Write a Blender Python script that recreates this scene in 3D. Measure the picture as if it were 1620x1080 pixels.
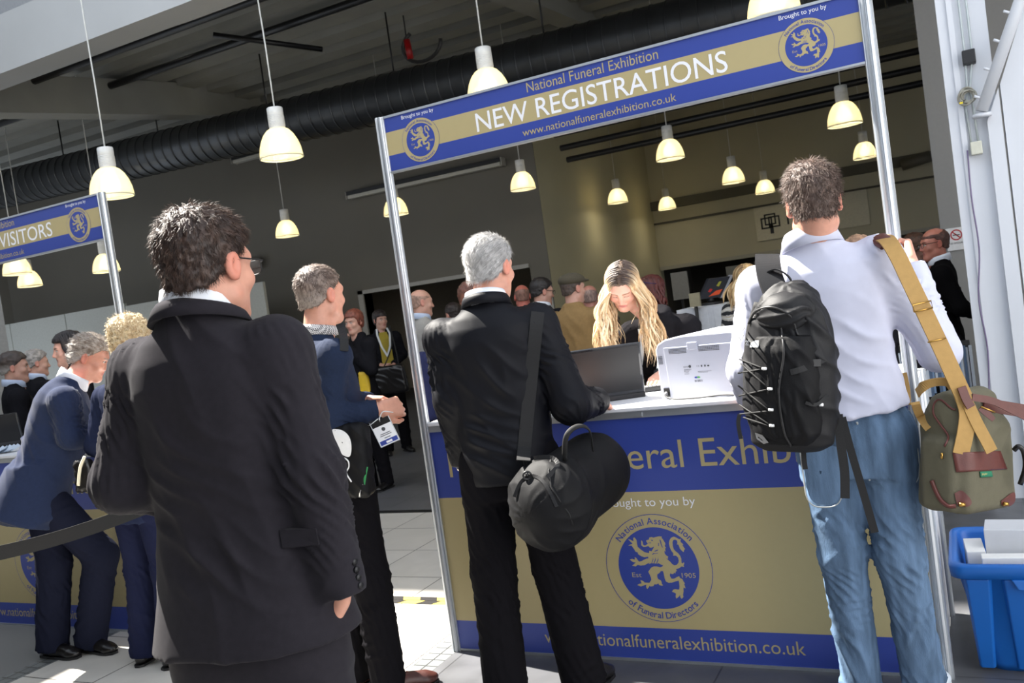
import bpy, bmesh, math, random
import numpy as np
from mathutils import Vector, Matrix
from mathutils.geometry import tessellate_polygon
for _o in list(bpy.data.objects):
    bpy.data.objects.remove(_o)
SC = bpy.context.scene
COL = SC.collection
random.seed(7)
RAD = math.radians
# ------------------------------------------------------------------ camera
F_PX = 1420.5                                  # focal length in pixels of the 1620x1080 frame
ROLL, PITCH, YAW, CAM_H = 0.1402, 0.0415, 0.4688, 1.564
_fw = np.array([-math.sin(YAW)*math.cos(PITCH), math.cos(YAW)*math.cos(PITCH), -math.sin(PITCH)])
_r0 = np.array([math.cos(YAW), math.sin(YAW), 0.0]); _u0 = np.cross(_r0, _fw)
_rt = _r0*math.cos(ROLL) - _u0*math.sin(ROLL); _up = _u0*math.cos(ROLL) + _r0*math.sin(ROLL)
_eye = np.array([0.0, 0.0, CAM_H])
cd = bpy.data.cameras.new('camera'); cam = bpy.data.objects.new('camera', cd); COL.objects.link(cam)
cam.matrix_world = Matrix(((_rt[0], _up[0], -_fw[0], 0), (_rt[1], _up[1], -_fw[1], 0), (_rt[2], _up[2], -_fw[2], CAM_H), (0, 0, 0, 1)))
cd.sensor_width = 36; cd.lens = F_PX/1620*36; cd.clip_start = 0.05; cd.clip_end = 200
cd.dof.use_dof = True; cd.dof.focus_distance = 2.9; cd.dof.aperture_fstop = 8.0
SC.camera = cam
# ------------------------------------------------------------------ light
wd = bpy.data.worlds.new('sky'); SC.world = wd; wd.use_nodes = True
wn = wd.node_tree.nodes; wl = wd.node_tree.links; wn.clear()
_bg = wn.new('ShaderNodeBackground'); _bg.inputs[0].default_value = (0.80, 0.88, 1.0, 1); _bg.inputs[1].default_value = 1.7
_wo = wn.new('ShaderNodeOutputWorld'); wl.new(_bg.outputs[0], _wo.inputs[0])
sd = bpy.data.lights.new('sun', 'SUN'); sun = bpy.data.objects.new('sun', sd); COL.objects.link(sun)
sd.energy = 26.0; sd.angle = RAD(0.6); sd.color = (1.0, 0.95, 0.87)
SUN_EL, SUN_DIR = RAD(53), np.array([-0.972, 0.235])
_sv = Vector((SUN_DIR[0]*math.cos(SUN_EL), SUN_DIR[1]*math.cos(SUN_EL), math.sin(SUN_EL)))
sun.rotation_euler = _sv.to_track_quat('Z', 'Y').to_euler(); sun.location = (-12, 6, 14)
SC.view_settings.view_transform = 'Standard'; SC.view_settings.look = 'None'
SC.view_settings.gamma = 1; SC.view_settings.use_curve_mapping = False
SC.view_settings.exposure = 0.0
# ------------------------------------------------------------------ where a ray of the photograph meets the place
def _ray(px, py):
    return _fw + _rt*((px-810)/F_PX) - _up*((py-540)/F_PX)
def D(px, py, d):  return _eye + d*_ray(px, py)                       # at a distance along the view axis
def U(px, py, Y):  r = _ray(px, py); return _eye + r*(Y/r[1])          # on the wall plane y = Y
def G(px, py, z=0.0): r = _ray(px, py); return _eye + r*((z-CAM_H)/r[2])   # on the level z
def px_of(P):
    d = np.asarray(P, float)-_eye; z = d@_fw
    return (810+F_PX*(d@_rt)/z, 540-F_PX*(d@_up)/z, z)
# ------------------------------------------------------------------ materials
def lin(c):
    return tuple(((v/255)/12.92 if v/255 <= 0.04045 else (((v/255)+0.055)/1.055)**2.4) for v in c)
MATS = {}
def mat(name, rgb, rough=0.6, metal=0.0, var=0.06, scale=30.0, bump=0.0, bscale=400.0, sheen=0.0, spec=0.5, attr=False, coat=0.0, stretch=None, sss=0.0):
    """procedural surface: base colour with a little noise of its own and a fine bump"""
    if name in MATS: return MATS[name]
    m = bpy.data.materials.new(name); m.use_nodes = True; MATS[name] = m
    nt = m.node_tree; N = nt.nodes; L = nt.links; b = N['Principled BSDF']
    b.inputs['Roughness'].default_value = rough; b.inputs['Metallic'].default_value = metal
    b.inputs['Specular IOR Level'].default_value = spec
    if sheen: b.inputs['Sheen Weight'].default_value = sheen; b.inputs['Sheen Roughness'].default_value = 0.5
    if coat: b.inputs['Coat Weight'].default_value = coat
    if sss:
        b.inputs['Subsurface Weight'].default_value = sss; b.inputs['Subsurface Radius'].default_value = (0.012, 0.005, 0.003)
        b.inputs['Subsurface Scale'].default_value = 1.0
    tc = N.new('ShaderNodeTexCoord'); src = tc.outputs['Object']
    if stretch:
        mp = N.new('ShaderNodeMapping'); mp.inputs['Scale'].default_value = stretch; L.new(src, mp.inputs[0]); src = mp.outputs[0]
    c = lin(rgb) if max(rgb) > 1.0 else rgb
    nz = N.new('ShaderNodeTexNoise'); nz.inputs['Scale'].default_value = scale; nz.inputs['Detail'].default_value = 5
    L.new(src, nz.inputs['Vector'])
    mr = N.new('ShaderNodeMapRange'); mr.inputs[1].default_value = 0.3; mr.inputs[2].default_value = 0.7
    mr.inputs[3].default_value = 1-var; mr.inputs[4].default_value = 1+var
    L.new(nz.outputs['Fac'], mr.inputs[0])
    mx = N.new('ShaderNodeMix'); mx.data_type = 'RGBA'; mx.blend_type = 'MULTIPLY'; mx.inputs[0].default_value = 1.0
    if attr:
        at = N.new('ShaderNodeAttribute'); at.attribute_name = 'col'; L.new(at.outputs['Color'], mx.inputs[6])
    else:
        mx.inputs[6].default_value = (*c, 1)
    L.new(mr.outputs[0], mx.inputs[7]); L.new(mx.outputs[2], b.inputs['Base Color'])
    if bump:
        n2 = N.new('ShaderNodeTexNoise'); n2.inputs['Scale'].default_value = bscale; n2.inputs['Detail'].default_value = 3; L.new(src, n2.inputs['Vector'])
        bp = N.new('ShaderNodeBump'); bp.inputs['Strength'].default_value = bump; bp.inputs['Distance'].default_value = 0.002
        L.new(n2.outputs['Fac'], bp.inputs['Height']); L.new(bp.outputs[0], b.inputs['Normal'])
    return m
# ------------------------------------------------------------------ objects
def link(name, me, m=None, parent=None):
    o = bpy.data.objects.new(name, me); COL.objects.link(o)
    if m is not None:
        for q in (m if isinstance(m, (list, tuple)) else [m]): me.materials.append(q)
    if parent is not None: o.parent = parent
    return o
def tag(o, label, cat, group=None, kind=None):
    o['label'] = label; o['category'] = cat
    if group: o['group'] = group
    if kind: o['kind'] = kind
    return o
def part_label(o, s): o['label'] = s; return o
def empty(name, loc=(0, 0, 0)):
    o = bpy.data.objects.new(name, None); COL.objects.link(o); o.location = loc; o.empty_display_size = 0.1
    return o
def struct(o): o['kind'] = 'structure'; return o
class MB:
    """collects shapes in world coordinates and links them as one mesh"""
    def __init__(s): s.v = []; s.f = []; s.mi = []; s.sm = []
    def add(s, V, F, mi=0, smooth=False):
        b = len(s.v); s.v += [tuple(map(float, p)) for p in V]
        for f in F: s.f.append(tuple(i+b for i in f)); s.mi.append(mi); s.sm.append(smooth)
        return s
    def box(s, lo, hi, mi=0, M=None):
        x0, y0, z0 = lo; x1, y1, z1 = hi
        V = [(x0,y0,z0),(x1,y0,z0),(x1,y1,z0),(x0,y1,z0),(x0,y0,z1),(x1,y0,z1),(x1,y1,z1),(x0,y1,z1)]
        if M is not None: V = [tuple(M @ Vector(p)) for p in V]
        return s.add(V, [(0,3,2,1),(4,5,6,7),(0,1,5,4),(1,2,6,5),(2,3,7,6),(3,0,4,7)], mi)
    def tube(s, pts, r, n=8, mi=0, cap=True, flat=1.0, side=None, smooth=True):
        """swept tube; r number or list; flat<1 squashes across the side vector's normal"""
        P = [np.array(p, float) for p in pts]; k = len(P)
        R = r if isinstance(r, (list, tuple, np.ndarray)) else [r]*k
        V = []; prev = None
        for i in range(k):
            t = P[min(i+1, k-1)]-P[max(i-1, 0)]; t = t/(np.linalg.norm(t)+1e-12)
            if side is not None: a = np.array(side[i] if np.ndim(side) == 2 else side, float)
            elif prev is None: a = np.array([0, 0, 1.0]) if abs(t[2]) < 0.9 else np.array([1.0, 0, 0])
            else: a = prev
            a = a-t*(a@t); a = a/(np.linalg.norm(a)+1e-12); prev = a; b = np.cross(t, a)
            for j in range(n):
                an = 2*math.pi*j/n
                V.append(P[i]+R[i]*(a*math.cos(an)+b*math.sin(an)*flat))
        F = [(i*n+j, i*n+(j+1) % n, (i+1)*n+(j+1) % n, (i+1)*n+j) for i in range(k-1) for j in range(n)]
        if cap: F += [tuple(range(n-1, -1, -1)), tuple((k-1)*n+j for j in range(n))]
        return s.add(V, F, mi, smooth)
    def lathe(s, prof, c, n=24, mi=0, axis=None):
        """profile of (radius, height) about a vertical axis through c"""
        V = []; k = len(prof)
        for r, z in prof:
            for j in range(n):
                a = 2*math.pi*j/n; V.append((c[0]+r*math.cos(a), c[1]+r*math.sin(a), c[2]+z))
        F = [(i*n+j, i*n+(j+1) % n, (i+1)*n+(j+1) % n, (i+1)*n+j) for i in range(k-1) for j in range(n)]
        return s.add(V, F, mi, True)
    def ribbon(s, pts, w, side, th=0.003, mi=0, smooth=True):
        """flat strap: width w across the side vectors, thickness th"""
        P = [np.array(p, float) for p in pts]; k = len(P); V = []
        for i in range(k):
            t = P[min(i+1, k-1)]-P[max(i-1, 0)]; t /= np.linalg.norm(t)+1e-12
            a = np.array(side[i] if np.ndim(side) == 2 else side, float); a = a-t*(a@t); a /= np.linalg.norm(a)+1e-12
            nn = np.cross(t, a); ww = w[i] if isinstance(w, (list, tuple)) else w
            for q in ((-1,-1),(1,-1),(1,1),(-1,1)): V.append(P[i]+a*q[0]*ww/2+nn*q[1]*th/2)
        F = [(i*4+j, i*4+(j+1) % 4, (i+1)*4+(j+1) % 4, (i+1)*4+j) for i in range(k-1) for j in range(4)]
        F += [(3,2,1,0), tuple((k-1)*4+j for j in range(4))]
        return s.add(V, F, mi, False)
    def build(s, name, m, parent=None, bevel=0.0, origin=None):
        me = bpy.data.meshes.new(name)
        V = np.array(s.v, float)
        org = np.zeros(3)
        if parent is None:
            org = V.mean(0) if origin is None else np.array(origin, float)
            if origin is None: org[2] = V[:, 2].min()
        else:
            org = world_loc(parent)
        me.from_pydata((V-org).tolist(), [], s.f); me.update()
        me.polygons.foreach_set('material_index', s.mi); me.polygons.foreach_set('use_smooth', s.sm)
        o = link(name, me, m, parent)
        if parent is None: o.location = org
        if bevel:
            bv = o.modifiers.new('bevel', 'BEVEL'); bv.width = bevel; bv.segments = 2; bv.limit_method = 'ANGLE'
        return o
def world_loc(o):
    p = np.zeros(3)
    while o is not None: p += np.array(o.location); o = o.parent
    return p
def curve_pts(ctrl, n=24):
    """Catmull-Rom through control points"""
    C = [np.array(c, float) for c in ctrl]; C = [2*C[0]-C[1]]+C+[2*C[-1]-C[-2]]; out = []
    segs = len(C)-3
    for i in range(segs):
        p0, p1, p2, p3 = C[i:i+4]
        m = max(2, n//segs)
        for j in range(m):
            t = j/m
            out.append(0.5*((2*p1)+(p2-p0)*t+(2*p0-5*p1+4*p2-p3)*t*t+(-p0+3*p1-3*p2+p3)*t**3))
    out.append(C[-2]); return out
# ================================================================== THE PLACE
def tile_mat(name, rgb, grout, size, ox, oy, rough, var=0.05, marble=0.0, mortar=0.004):
    m = bpy.data.materials.new(name); m.use_nodes = True; N = m.node_tree.nodes; L = m.node_tree.links; b = N['Principled BSDF']
    g = N.new('ShaderNodeNewGeometry'); mp = N.new('ShaderNodeMapping'); mp.inputs['Location'].default_value = (-ox, -oy, 0); L.new(g.outputs['Position'], mp.inputs[0])
    br = N.new('ShaderNodeTexBrick'); br.offset = 0; br.squash = 1; L.new(mp.outputs[0], br.inputs['Vector'])
    br.inputs['Scale'].default_value = 1; br.inputs['Brick Width'].default_value = size; br.inputs['Row Height'].default_value = size
    br.inputs['Mortar Size'].default_value = mortar; br.inputs['Mortar Smooth'].default_value = 0.1
    c = lin(rgb); br.inputs['Color1'].default_value = (*[v*(1-var) for v in c], 1); br.inputs['Color2'].default_value = (*[v*(1+var) for v in c], 1)
    br.inputs['Mortar'].default_value = (*lin(grout), 1)
    nz = N.new('ShaderNodeTexNoise'); nz.inputs['Scale'].default_value = 3.0; nz.inputs['Detail'].default_value = 8; nz.inputs['Distortion'].default_value = 1.5; L.new(mp.outputs[0], nz.inputs['Vector'])
    mr = N.new('ShaderNodeMapRange'); mr.inputs[1].default_value = 0.3; mr.inputs[2].default_value = 0.7; mr.inputs[3].default_value = 1-0.05-marble; mr.inputs[4].default_value = 1.05+marble; L.new(nz.outputs['Fac'], mr.inputs[0])
    mx = N.new('ShaderNodeMix'); mx.data_type = 'RGBA'; mx.blend_type = 'MULTIPLY'; mx.inputs[0].default_value = 1
    L.new(br.outputs['Color'], mx.inputs[6]); L.new(mr.outputs[0], mx.inputs[7]); L.new(mx.outputs[2], b.inputs['Base Color'])
    b.inputs['Roughness'].default_value = rough
    bp = N.new('ShaderNodeBump'); bp.inputs['Strength'].default_value = 0.25; bp.inputs['Distance'].default_value = 0.002; bp.invert = True
    L.new(br.outputs['Fac'], bp.inputs['Height']); L.new(bp.outputs[0], b.inputs['Normal'])
    return m
M_TILE = tile_mat('pale_floor_tile', (196, 192, 184), (70, 68, 64), 0.535, -2.953, 3.939, 0.34)
M_SLATE = tile_mat('slate_floor_tile', (84, 85, 88), (60, 60, 62), 0.6, -1.02, 2.9, 0.36, 0.05, 0.22)
M_DARKF = tile_mat('dark_hall_floor', (84, 84, 88), (58, 58, 60), 0.5, 0, 6.02, 0.42, 0.04, 0.1)
M_MOSAIC = tile_mat('mosaic_border_tile', (112, 116, 116), (52, 52, 52), 0.066, -2.40, 0, 0.4, 0.14, 0.1, 0.004)
M_CARPET = mat('grey_mat', (112, 112, 110), 0.95, var=0.2, scale=300, bump=0.6, bscale=500)
M_WALLD = mat('grey_wall_paint', (112, 109, 101), 0.85, var=0.03, scale=1.5)
M_WALLB = mat('beige_wall_paint', (196, 190, 160), 0.8, var=0.03, scale=1.5)
M_WALLC = mat('putty_wall_paint', (186, 182, 162), 0.85, var=0.03, scale=1.5)
M_WHITE = mat('white_paint', (214, 216, 220), 0.6, var=0.025, scale=3)
M_CONC = mat('ceiling_concrete', (146, 146, 140), 0.9, var=0.08, scale=2, bump=0.3, bscale=40)
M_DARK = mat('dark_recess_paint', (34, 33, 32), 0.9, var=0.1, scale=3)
M_BLACKP = mat('black_plastic', (20, 20, 22), 0.45, var=0.03)
M_STEEL = mat('galvanised_steel', (120, 124, 126), 0.35, 0.9, var=0.12, scale=6)
M_DUCT = mat('dark_duct_metal', (70, 72, 74), 0.42, 0.75, var=0.2, scale=2.5)
def box_struct(name, lo, hi, m, parent=None):
    o = MB().box(lo, hi).build(name, m, parent)
    return struct(o) if parent is None else o
box_struct('floor', (-4.55, -6, -0.1), (-2.40, 6.02, 0), M_TILE)
box_struct('floor', (-2.27, -6, -0.1), (6, 6.02, 0.0), M_SLATE)
box_struct('floor', (-16, 6.02, -0.1), (6, 23, 0.0), M_DARKF)
box_struct('floor', (-16, -6, -0.1), (-4.68, 6.02, 0.0), M_CARPET)
box_struct('trim_1', (-2.40, -6, -0.1), (-2.27, 6.02, 0.0), M_MOSAIC)
box_struct('trim_2', (-4.68, -6, -0.1), (-4.55, 6.02, 0.0), M_MOSAIC)
box_struct('trim_3', (-4.55, 6.00, 0.0), (-2.40, 6.07, 0.006), M_BLACKP)
# back wall with its doorway
w = MB(); w.box((-20, 13.8, 0), (-9.92, 14.05, 5.95)); w.box((-9.92, 13.8, 2.13), (-6.46, 14.05, 5.95)); w.box((-6.46, 13.8, 0), (-6.1, 13.815, 5.95))
struct(w.build('wall_back', M_WALLD))
jm = MB(); jm.box((-10.03, 13.76, 0), (-9.92, 14.05, 2.2)); jm.box((-10.03, 13.76, 2.13), (-6.46, 14.05, 2.2)); struct(jm.build('trim_4', mat('pale_grey_trim', (168, 166, 160), 0.6)))
rm = MB(); rm.box((-12, 17.0, 0), (-6.4, 17.2, 3.2)); rm.box((-12, 14.05, 2.9), (-6.4, 17.2, 3.1)); rm.box((-12.2, 14.05, 0), (-12, 17.2, 3.1)); struct(rm.build('wall_inner_room', mat('dim_room_paint', (150, 142, 126), 0.9)))
box_struct('baseboard_back', (-20, 13.77, 0), (-10.03, 13.8, 0.12), mat('pale_grey_trim', (168, 166, 160), 0.6))
box_struct('wall_return', (-6.35, 13.815, 0), (-6.1, 20.25, 5.95), M_WALLB)
w = MB(); w.box((-6.1, 20.0, 1.86), (4, 20.25, 5.95)); struct(w.build('wall_far', M_WALLC))
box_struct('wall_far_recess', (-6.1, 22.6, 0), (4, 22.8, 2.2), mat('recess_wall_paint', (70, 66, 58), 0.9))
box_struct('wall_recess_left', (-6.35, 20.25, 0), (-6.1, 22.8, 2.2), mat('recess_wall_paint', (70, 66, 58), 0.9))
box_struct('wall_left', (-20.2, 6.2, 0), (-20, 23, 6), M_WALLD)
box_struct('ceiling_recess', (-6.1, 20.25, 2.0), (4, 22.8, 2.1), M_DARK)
box_struct('trim_5', (-6.09, 19.93, 2.88), (4, 20.0, 2.92), mat('dark_rail', (80, 78, 70), 0.7))
box_struct('trim_6', (-6.09, 19.86, 3.20), (4, 20.0, 3.40), mat('ledge_paint', (92, 90, 80), 0.8))
box_struct('trim_7', (-6.09, 19.96, 1.84), (4, 20.0, 1.92), mat('pale_grey_trim', (168, 166, 160), 0.6))
pil = MB(); pil.box((-0.125, 9.0, 0), (2.4, 9.4, 5.95)); struct(pil.build('wall_right_pier', mat('grey_pier_paint', (150, 149, 146), 0.8, var=0.02)))
box_struct('wall_right', (5.9, -6, 0), (6.1, 20, 6), M_WHITE)
# unseen wall and slab added behind camera to block sky; open towards the right
box_struct('wall_sky_blocker', (-20, -1.3, 0), (-0.25, -1.0, 3.2), mat('sky_blocker_grey', (60, 60, 60), 0.8))
box_struct('ceiling_sky_blocker', (-20, -6, 3.2), (-0.25, 0.9, 3.5), mat('sky_blocker_grey', (60, 60, 60), 0.8))
box_struct('wall_sun_blocker', (-9.4, 2.4, 0), (-9.15, 6.2, 6.6), mat('sun_blocker_paint', (150, 150, 148), 0.8))  # unseen wall added to keep the sun off the left floor
# ceiling: deck, planks running along x, two deep beams, the white front fascia with the wall above it
box_struct('ceiling', (-20, 6.5, 5.95), (6, 23, 6.15), M_CONC)
pl = MB()
for i in range(22):
    y = 6.75+i*0.62; pl.box((-20, y, 5.62), (6, y+0.34, 5.95))
struct(pl.build('ceiling_planks', M_CONC))
fa = MB(); fa.box((-24, 6.2, 4.65), (8, 6.55, 5.22)); struct(fa.build('trim_8', mat('fascia_white_paint', (180, 182, 182), 0.6, var=0.03, scale=2)))
box_struct('wall_front_upper', (-24, 6.5, 5.22), (8, 6.7, 13.0), mat('upper_wall_grey', (150, 152, 154), 0.8))  # its unseen height is set to shade the hall floor from sun
def sloped_beam(name, x, y0, z0, y1, z1, h, wdt):
    b = MB(); V = [(x-wdt, y0, z0), (x+wdt, y0, z0), (x+wdt, y1, z1), (x-wdt, y1, z1), (x-wdt, y0, z0+h), (x+wdt, y0, z0+h), (x+wdt, y1, z1+h), (x-wdt, y1, z1+h)]
    b.add(V, [(0,3,2,1),(4,5,6,7),(0,1,5,4),(1,2,6,5),(2,3,7,6),(3,0,4,7)]); return struct(b.build(name, M_CONC))
sloped_beam('trim_9', -10.6, 6.6, 4.72, 13.8, 5.55, 0.5, 0.18)
sloped_beam('trim_10', -4.6, 6.6, 5.05, 13.8, 5.5, 0.5, 0.16)
# dark service pipes high up
pp = MB()
for y, z in ((8.0, 5.30), (9.2, 5.42), (12.6, 3.98), (12.8, 3.80), (13.0, 3.64)): pp.tube([(-14 if z > 4.5 else -5.2, y, z), (4, y, z)], 0.05 if z > 4.5 else 0.045, 10)
struct(pp.build('trim_11', M_BLACKP))
struct(MB().tube([U(337, 55, 8.6), U(510, 78, 9.6)], 0.035, 8).build('trim_12', M_BLACKP))
# spiral duct
du = MB(); pts = [(-17.0, 10.3, 4.85), (-9.0, 10.3, 4.594), (-5.46, 10.3, 4.482), (-1.66, 10.3, 4.388), (4, 10.3, 4.26)]
du.tube(pts, 0.31, 36)
for i in range(112):
    t = i/111; x = -16.8+20.7*t; z = np.interp(x, [p[0] for p in pts], [p[2] for p in pts])
    du.tube([(x-0.011, 10.3, z), (x+0.011, 10.3, z)], 0.319, 36)
duct = du.build('ventilation_duct', M_DUCT); tag(duct, 'large dark spiral ventilation duct running under the ceiling', 'duct')
for x in (-15.2, -13.0, -10.8, -8.6, -6.4, -4.2, -2.0, 0.2): MB().tube([(x, 10.3, 4.7), (x, 10.3, 5.62)], 0.012, 6).build('hanger_rod', M_BLACKP, duct)
# wall-mounted fluorescent fittings
def strip_light(name, p0, p1, label):
    e = empty(name, (p0+p1)/2)
    x0, x1 = p0[0], p1[0]; y, z = p0[1], (p0[2]+p1[2])/2
    b = MB(); b.box((x0, y-0.12, z-0.02), (x1, y+0.05, z+0.05)); b.build('housing', M_BLACKP, e, 0.006)
    b = MB(); b.box((x0+0.02, y-0.11, z-0.085), (x1-0.02, y+0.03, z-0.02)); b.build('diffuser', mat('strip_diffuser', (190, 188, 178), 0.5), e, 0.01)
    for xa in (x0-0.015, x1): MB().box((xa, y-0.12, z-0.09), (xa+0.015, y+0.05, z+0.05)).build('end_cap', mat('pale_grey_trim', (168, 166, 160), 0.6), e)
    return tag(e, label, 'light fitting', 'unlit strip lights on the grey back wall')
strip_light('strip_light', U(553, 306, 13.72), U(797, 257, 13.72), 'long unlit strip light on the grey wall below the New Registrations sign')
strip_light('strip_light', U(372, 250, 13.72), U(440, 238, 13.72), 'short dim strip light high on the grey wall left of a hanging lamp')
# red hook and small wall devices
p = U(645, 75, 10.6)
e = empty('ceiling_hook', p); t = [p+np.array([0.30*math.sin(a)+0.22, 0, -0.12-0.22*math.cos(a)+0.1]) for a in np.linspace(-2.6, 1.6, 16)]
MB().tube(t, 0.025, 8).build('loop', mat('grey_loop', (60, 60, 60), 0.5), e)
MB().tube([p+np.array([0, 0, 0.10]), p+np.array([0.02, 0, -0.16])], 0.045, 10).build('tip', mat('red_plastic', (170, 20, 24), 0.4), e)
MB().tube([p+np.array([0, 0, 0.10]), (p[0], p[1], 5.95)], 0.012, 6).build('rod', M_BLACKP, e)
tag(e, 'dark loop hook with a red tip hanging near the ceiling', 'hook')
p = U(402, 416, 13.74); e = empty('wall_sensor', p); b = MB(); b.box((p[0]-0.16, p[1]-0.06, p[2]-0.12), (p[0]+0.0, p[1]+0.06, p[2]+0.12)); b.build('bracket', mat('grey_device', (120, 118, 112), 0.6), e, 0.01)
MB().lathe([(0, -0.12), (0.10, -0.1), (0.13, 0), (0.10, 0.1), (0, 0.12)], p+np.array([0.12, -0.1, 0]), 16).build('dome', mat('grey_device', (120, 118, 112), 0.6), e)
tag(e, 'small grey sensor on the wall beside the glasses of the man in the charcoal suit', 'sensor')
p = U(1448, 256, 19.7); e = empty('security_camera', p)
MB().tube([p+np.array([-0.25, 0, -0.02]), p+np.array([0.28, -0.05, 0.06])], 0.11, 14).build('camera_body', mat('camera_shell', (96, 92, 80), 0.6), e)
MB().tube([p+np.array([0.1, 0, 0.0]), p+np.array([0.1, 0.3, 0.12])], 0.04, 8).build('bracket', mat('camera_shell', (96, 92, 80), 0.6), e)
tag(e, 'security camera on the ledge of the far wall', 'camera')
# low white partition at the far left
for i in range(5):
    x0 = -19.6+i*1.75
    o = MB().box((x0, 12.2, 0), (x0+1.73, 12.26, 2.62 if i < 3 else 2.56)).build('partition_panel', mat('partition_white', (176, 178, 172), 0.7), bevel=0.004)
    tag(o, 'tall pale grey partition panel along the back wall at the far left', 'partition', 'partition panels at the far left')
# the column at the right, its cables and boxes
MCOL = mat('column_white', (206, 209, 214), 0.5, var=0.03, scale=2.5)
b = MB(); b.box((0.03, 6.0, 0), (0.285, 6.35, 5.9)); b.box((0.085, 5.985, 0), (0.115, 6.0, 5.9)); struct(b.build('trim_13', MCOL))
wl_ = MB()
def poly_wall(mb, pts, y0, y1):
    n = len(pts); mb.add([(x, y0, z) for x, z in pts]+[(x, y1, z) for x, z in pts], [tuple(range(n)), tuple(range(2*n-1, n-1, -1))]+[(i, i+n, (i+1) % n+n, (i+1) % n) for i in range(n)])
poly_wall(wl_, [(0.312, 0), (1.9, 0), (1.9, 6.4), (0.312, 2.42)], 5.98, 6.06); struct(wl_.build('wall_right_stair', MCOL))
wl_ = MB(); poly_wall(wl_, [(0.225, 0), (0.300, 0), (0.300, 2.40), (0.225, 2.22)], 5.95, 6.02); struct(wl_.build('trim_14', MCOL))
e = empty('handrail_pipe', U(1555, 172, 5.9)); d0, d1 = U(1553, 176, 5.9), U(1700, -248, 5.9)
MB().tube([d0, d1], 0.032, 16).build('pipe', MCOL, e)
b = MB(); b.lathe([(0.0, -0.01), (0.05, -0.01), (0.05, 0.01), (0, 0.012)], d0+np.array([0.0, 0.03, -0.02]), 14); b.build('flange', MCOL, e)
b = MB()
for i in range(7):
    q = d0+(d1-d0)*(0.05+0.11*i); b.tube([q+np.array([-0.03, -0.01, 0.01]), q+np.array([-0.058, -0.015, 0.025])], 0.008, 6)
b.build('clip', MCOL, e)
tag(e, 'white painted sloping pipe rail fixed beside the white column', 'rail')
cond = MB()
for dx in (-0.02, 0.018): cond.tube([(0.175+dx, 5.98, 5.5), (0.172+dx, 5.98, 2.62), (0.15+dx*0.3, 5.98, 2.42), (0.145+dx, 5.98, 2.32), (0.152+dx, 5.98, 2.10)], 0.0065, 8)
tag(cond.build('conduit', mat('conduit_grey', (176, 184, 184), 0.4, 0.3)), 'pair of thin grey conduits running down the white column', 'conduit')
o = MB().box((0.137, 5.93, 2.565), (0.205, 6.0, 2.645)).build('junction_box', M_BLACKP, bevel=0.005); tag(o, 'small black box on the conduits of the white column', 'junction box')
o = MB().box((0.125, 5.94, 2.045), (0.185, 6.0, 2.12)).build('junction_box', mat('beige_plastic', (196, 196, 180), 0.5), bevel=0.005); tag(o, 'small beige box at the lower end of the conduits', 'junction box')
rg = random.Random(3); b = MB(); c0 = np.array([0.140, 5.945, 2.385])
for k in range(9):
    ph = rg.random()*6; rr = 0.030+0.012*rg.random(); dx, dz, tl = rg.uniform(-.012, .012), rg.uniform(-.012, .012), rg.uniform(-.4, .4)
    b.tube([c0+np.array([dx+rr*math.cos(a+ph), 0.012*math.sin(a*2+ph)-0.002*k+0.01, dz+rr*1.05*math.sin(a+ph)*math.cos(tl)]) for a in np.linspace(0, 6.1, 20)], 0.005, 6)
e = empty('cable_coil', c0); b.build('cable', mat('coil_grey', (150, 148, 136), 0.6), e)
o = MB().box(c0+np.array([-0.045, -0.03, -0.04]), c0+np.array([-0.027, -0.022, -0.030])).build('cable_tag', mat('yellow_tag', (230, 205, 40), 0.5), e); part_label(o, 'yellow tag')
tag(e, 'tangled coil of grey cable tied on the white column', 'cable')
cp = curve_pts([(0.108, 5.975, 2.08), (0.10, 5.97, 1.8), (0.108, 5.965, 1.5), (0.075, 5.96, 1.2), (0.09, 5.965, 0.9), (0.06, 5.96, 0.55), (0.03, 5.95, 0.3), (-0.02, 5.9, 0.02)], 40)
tag(MB().tube(cp, 0.0045, 6).build('hanging_cable', mat('purple_cable', (112, 100, 130), 0.5)), 'thin purple cable hanging down the white column', 'cable')
# ================================================================== LETTERING
def text_geo(s, size=1.0, weight=0.0):
    c = bpy.data.curves.new('lettering', 'FONT'); c.body = s; c.size = size; c.offset = weight; c.resolution_u = 4
    o = bpy.data.objects.new('lettering', c); COL.objects.link(o)
    dg = bpy.context.evaluated_depsgraph_get(); me = bpy.data.meshes.new_from_object(o.evaluated_get(dg))
    V = np.array([v.co[:] for v in me.vertices]).reshape(-1, 3); Fc = [tuple(p.vertices) for p in me.polygons]
    bpy.data.objects.remove(o); bpy.data.curves.remove(c); bpy.data.meshes.remove(me)
    return V, Fc
def put_text(mb, s, x0, x1, z, y, mi=0, cap=None, z1=None, weight=0.0):
    """lettering on a board that faces -y: from x0 to x1 on the baseline z, cap height `cap`"""
    V, Fc = text_geo(s, 1.0, weight)
    a, b = V[:, 0].min(), V[:, 0].max(); k = (x1-x0)/(b-a)
    capk = k if cap is None else cap/0.70
    W = np.stack([x0+(V[:, 0]-a)*k, np.full(len(V), y), z+V[:, 1]*capk], 1)
    mb.add(W, Fc, mi)
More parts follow.
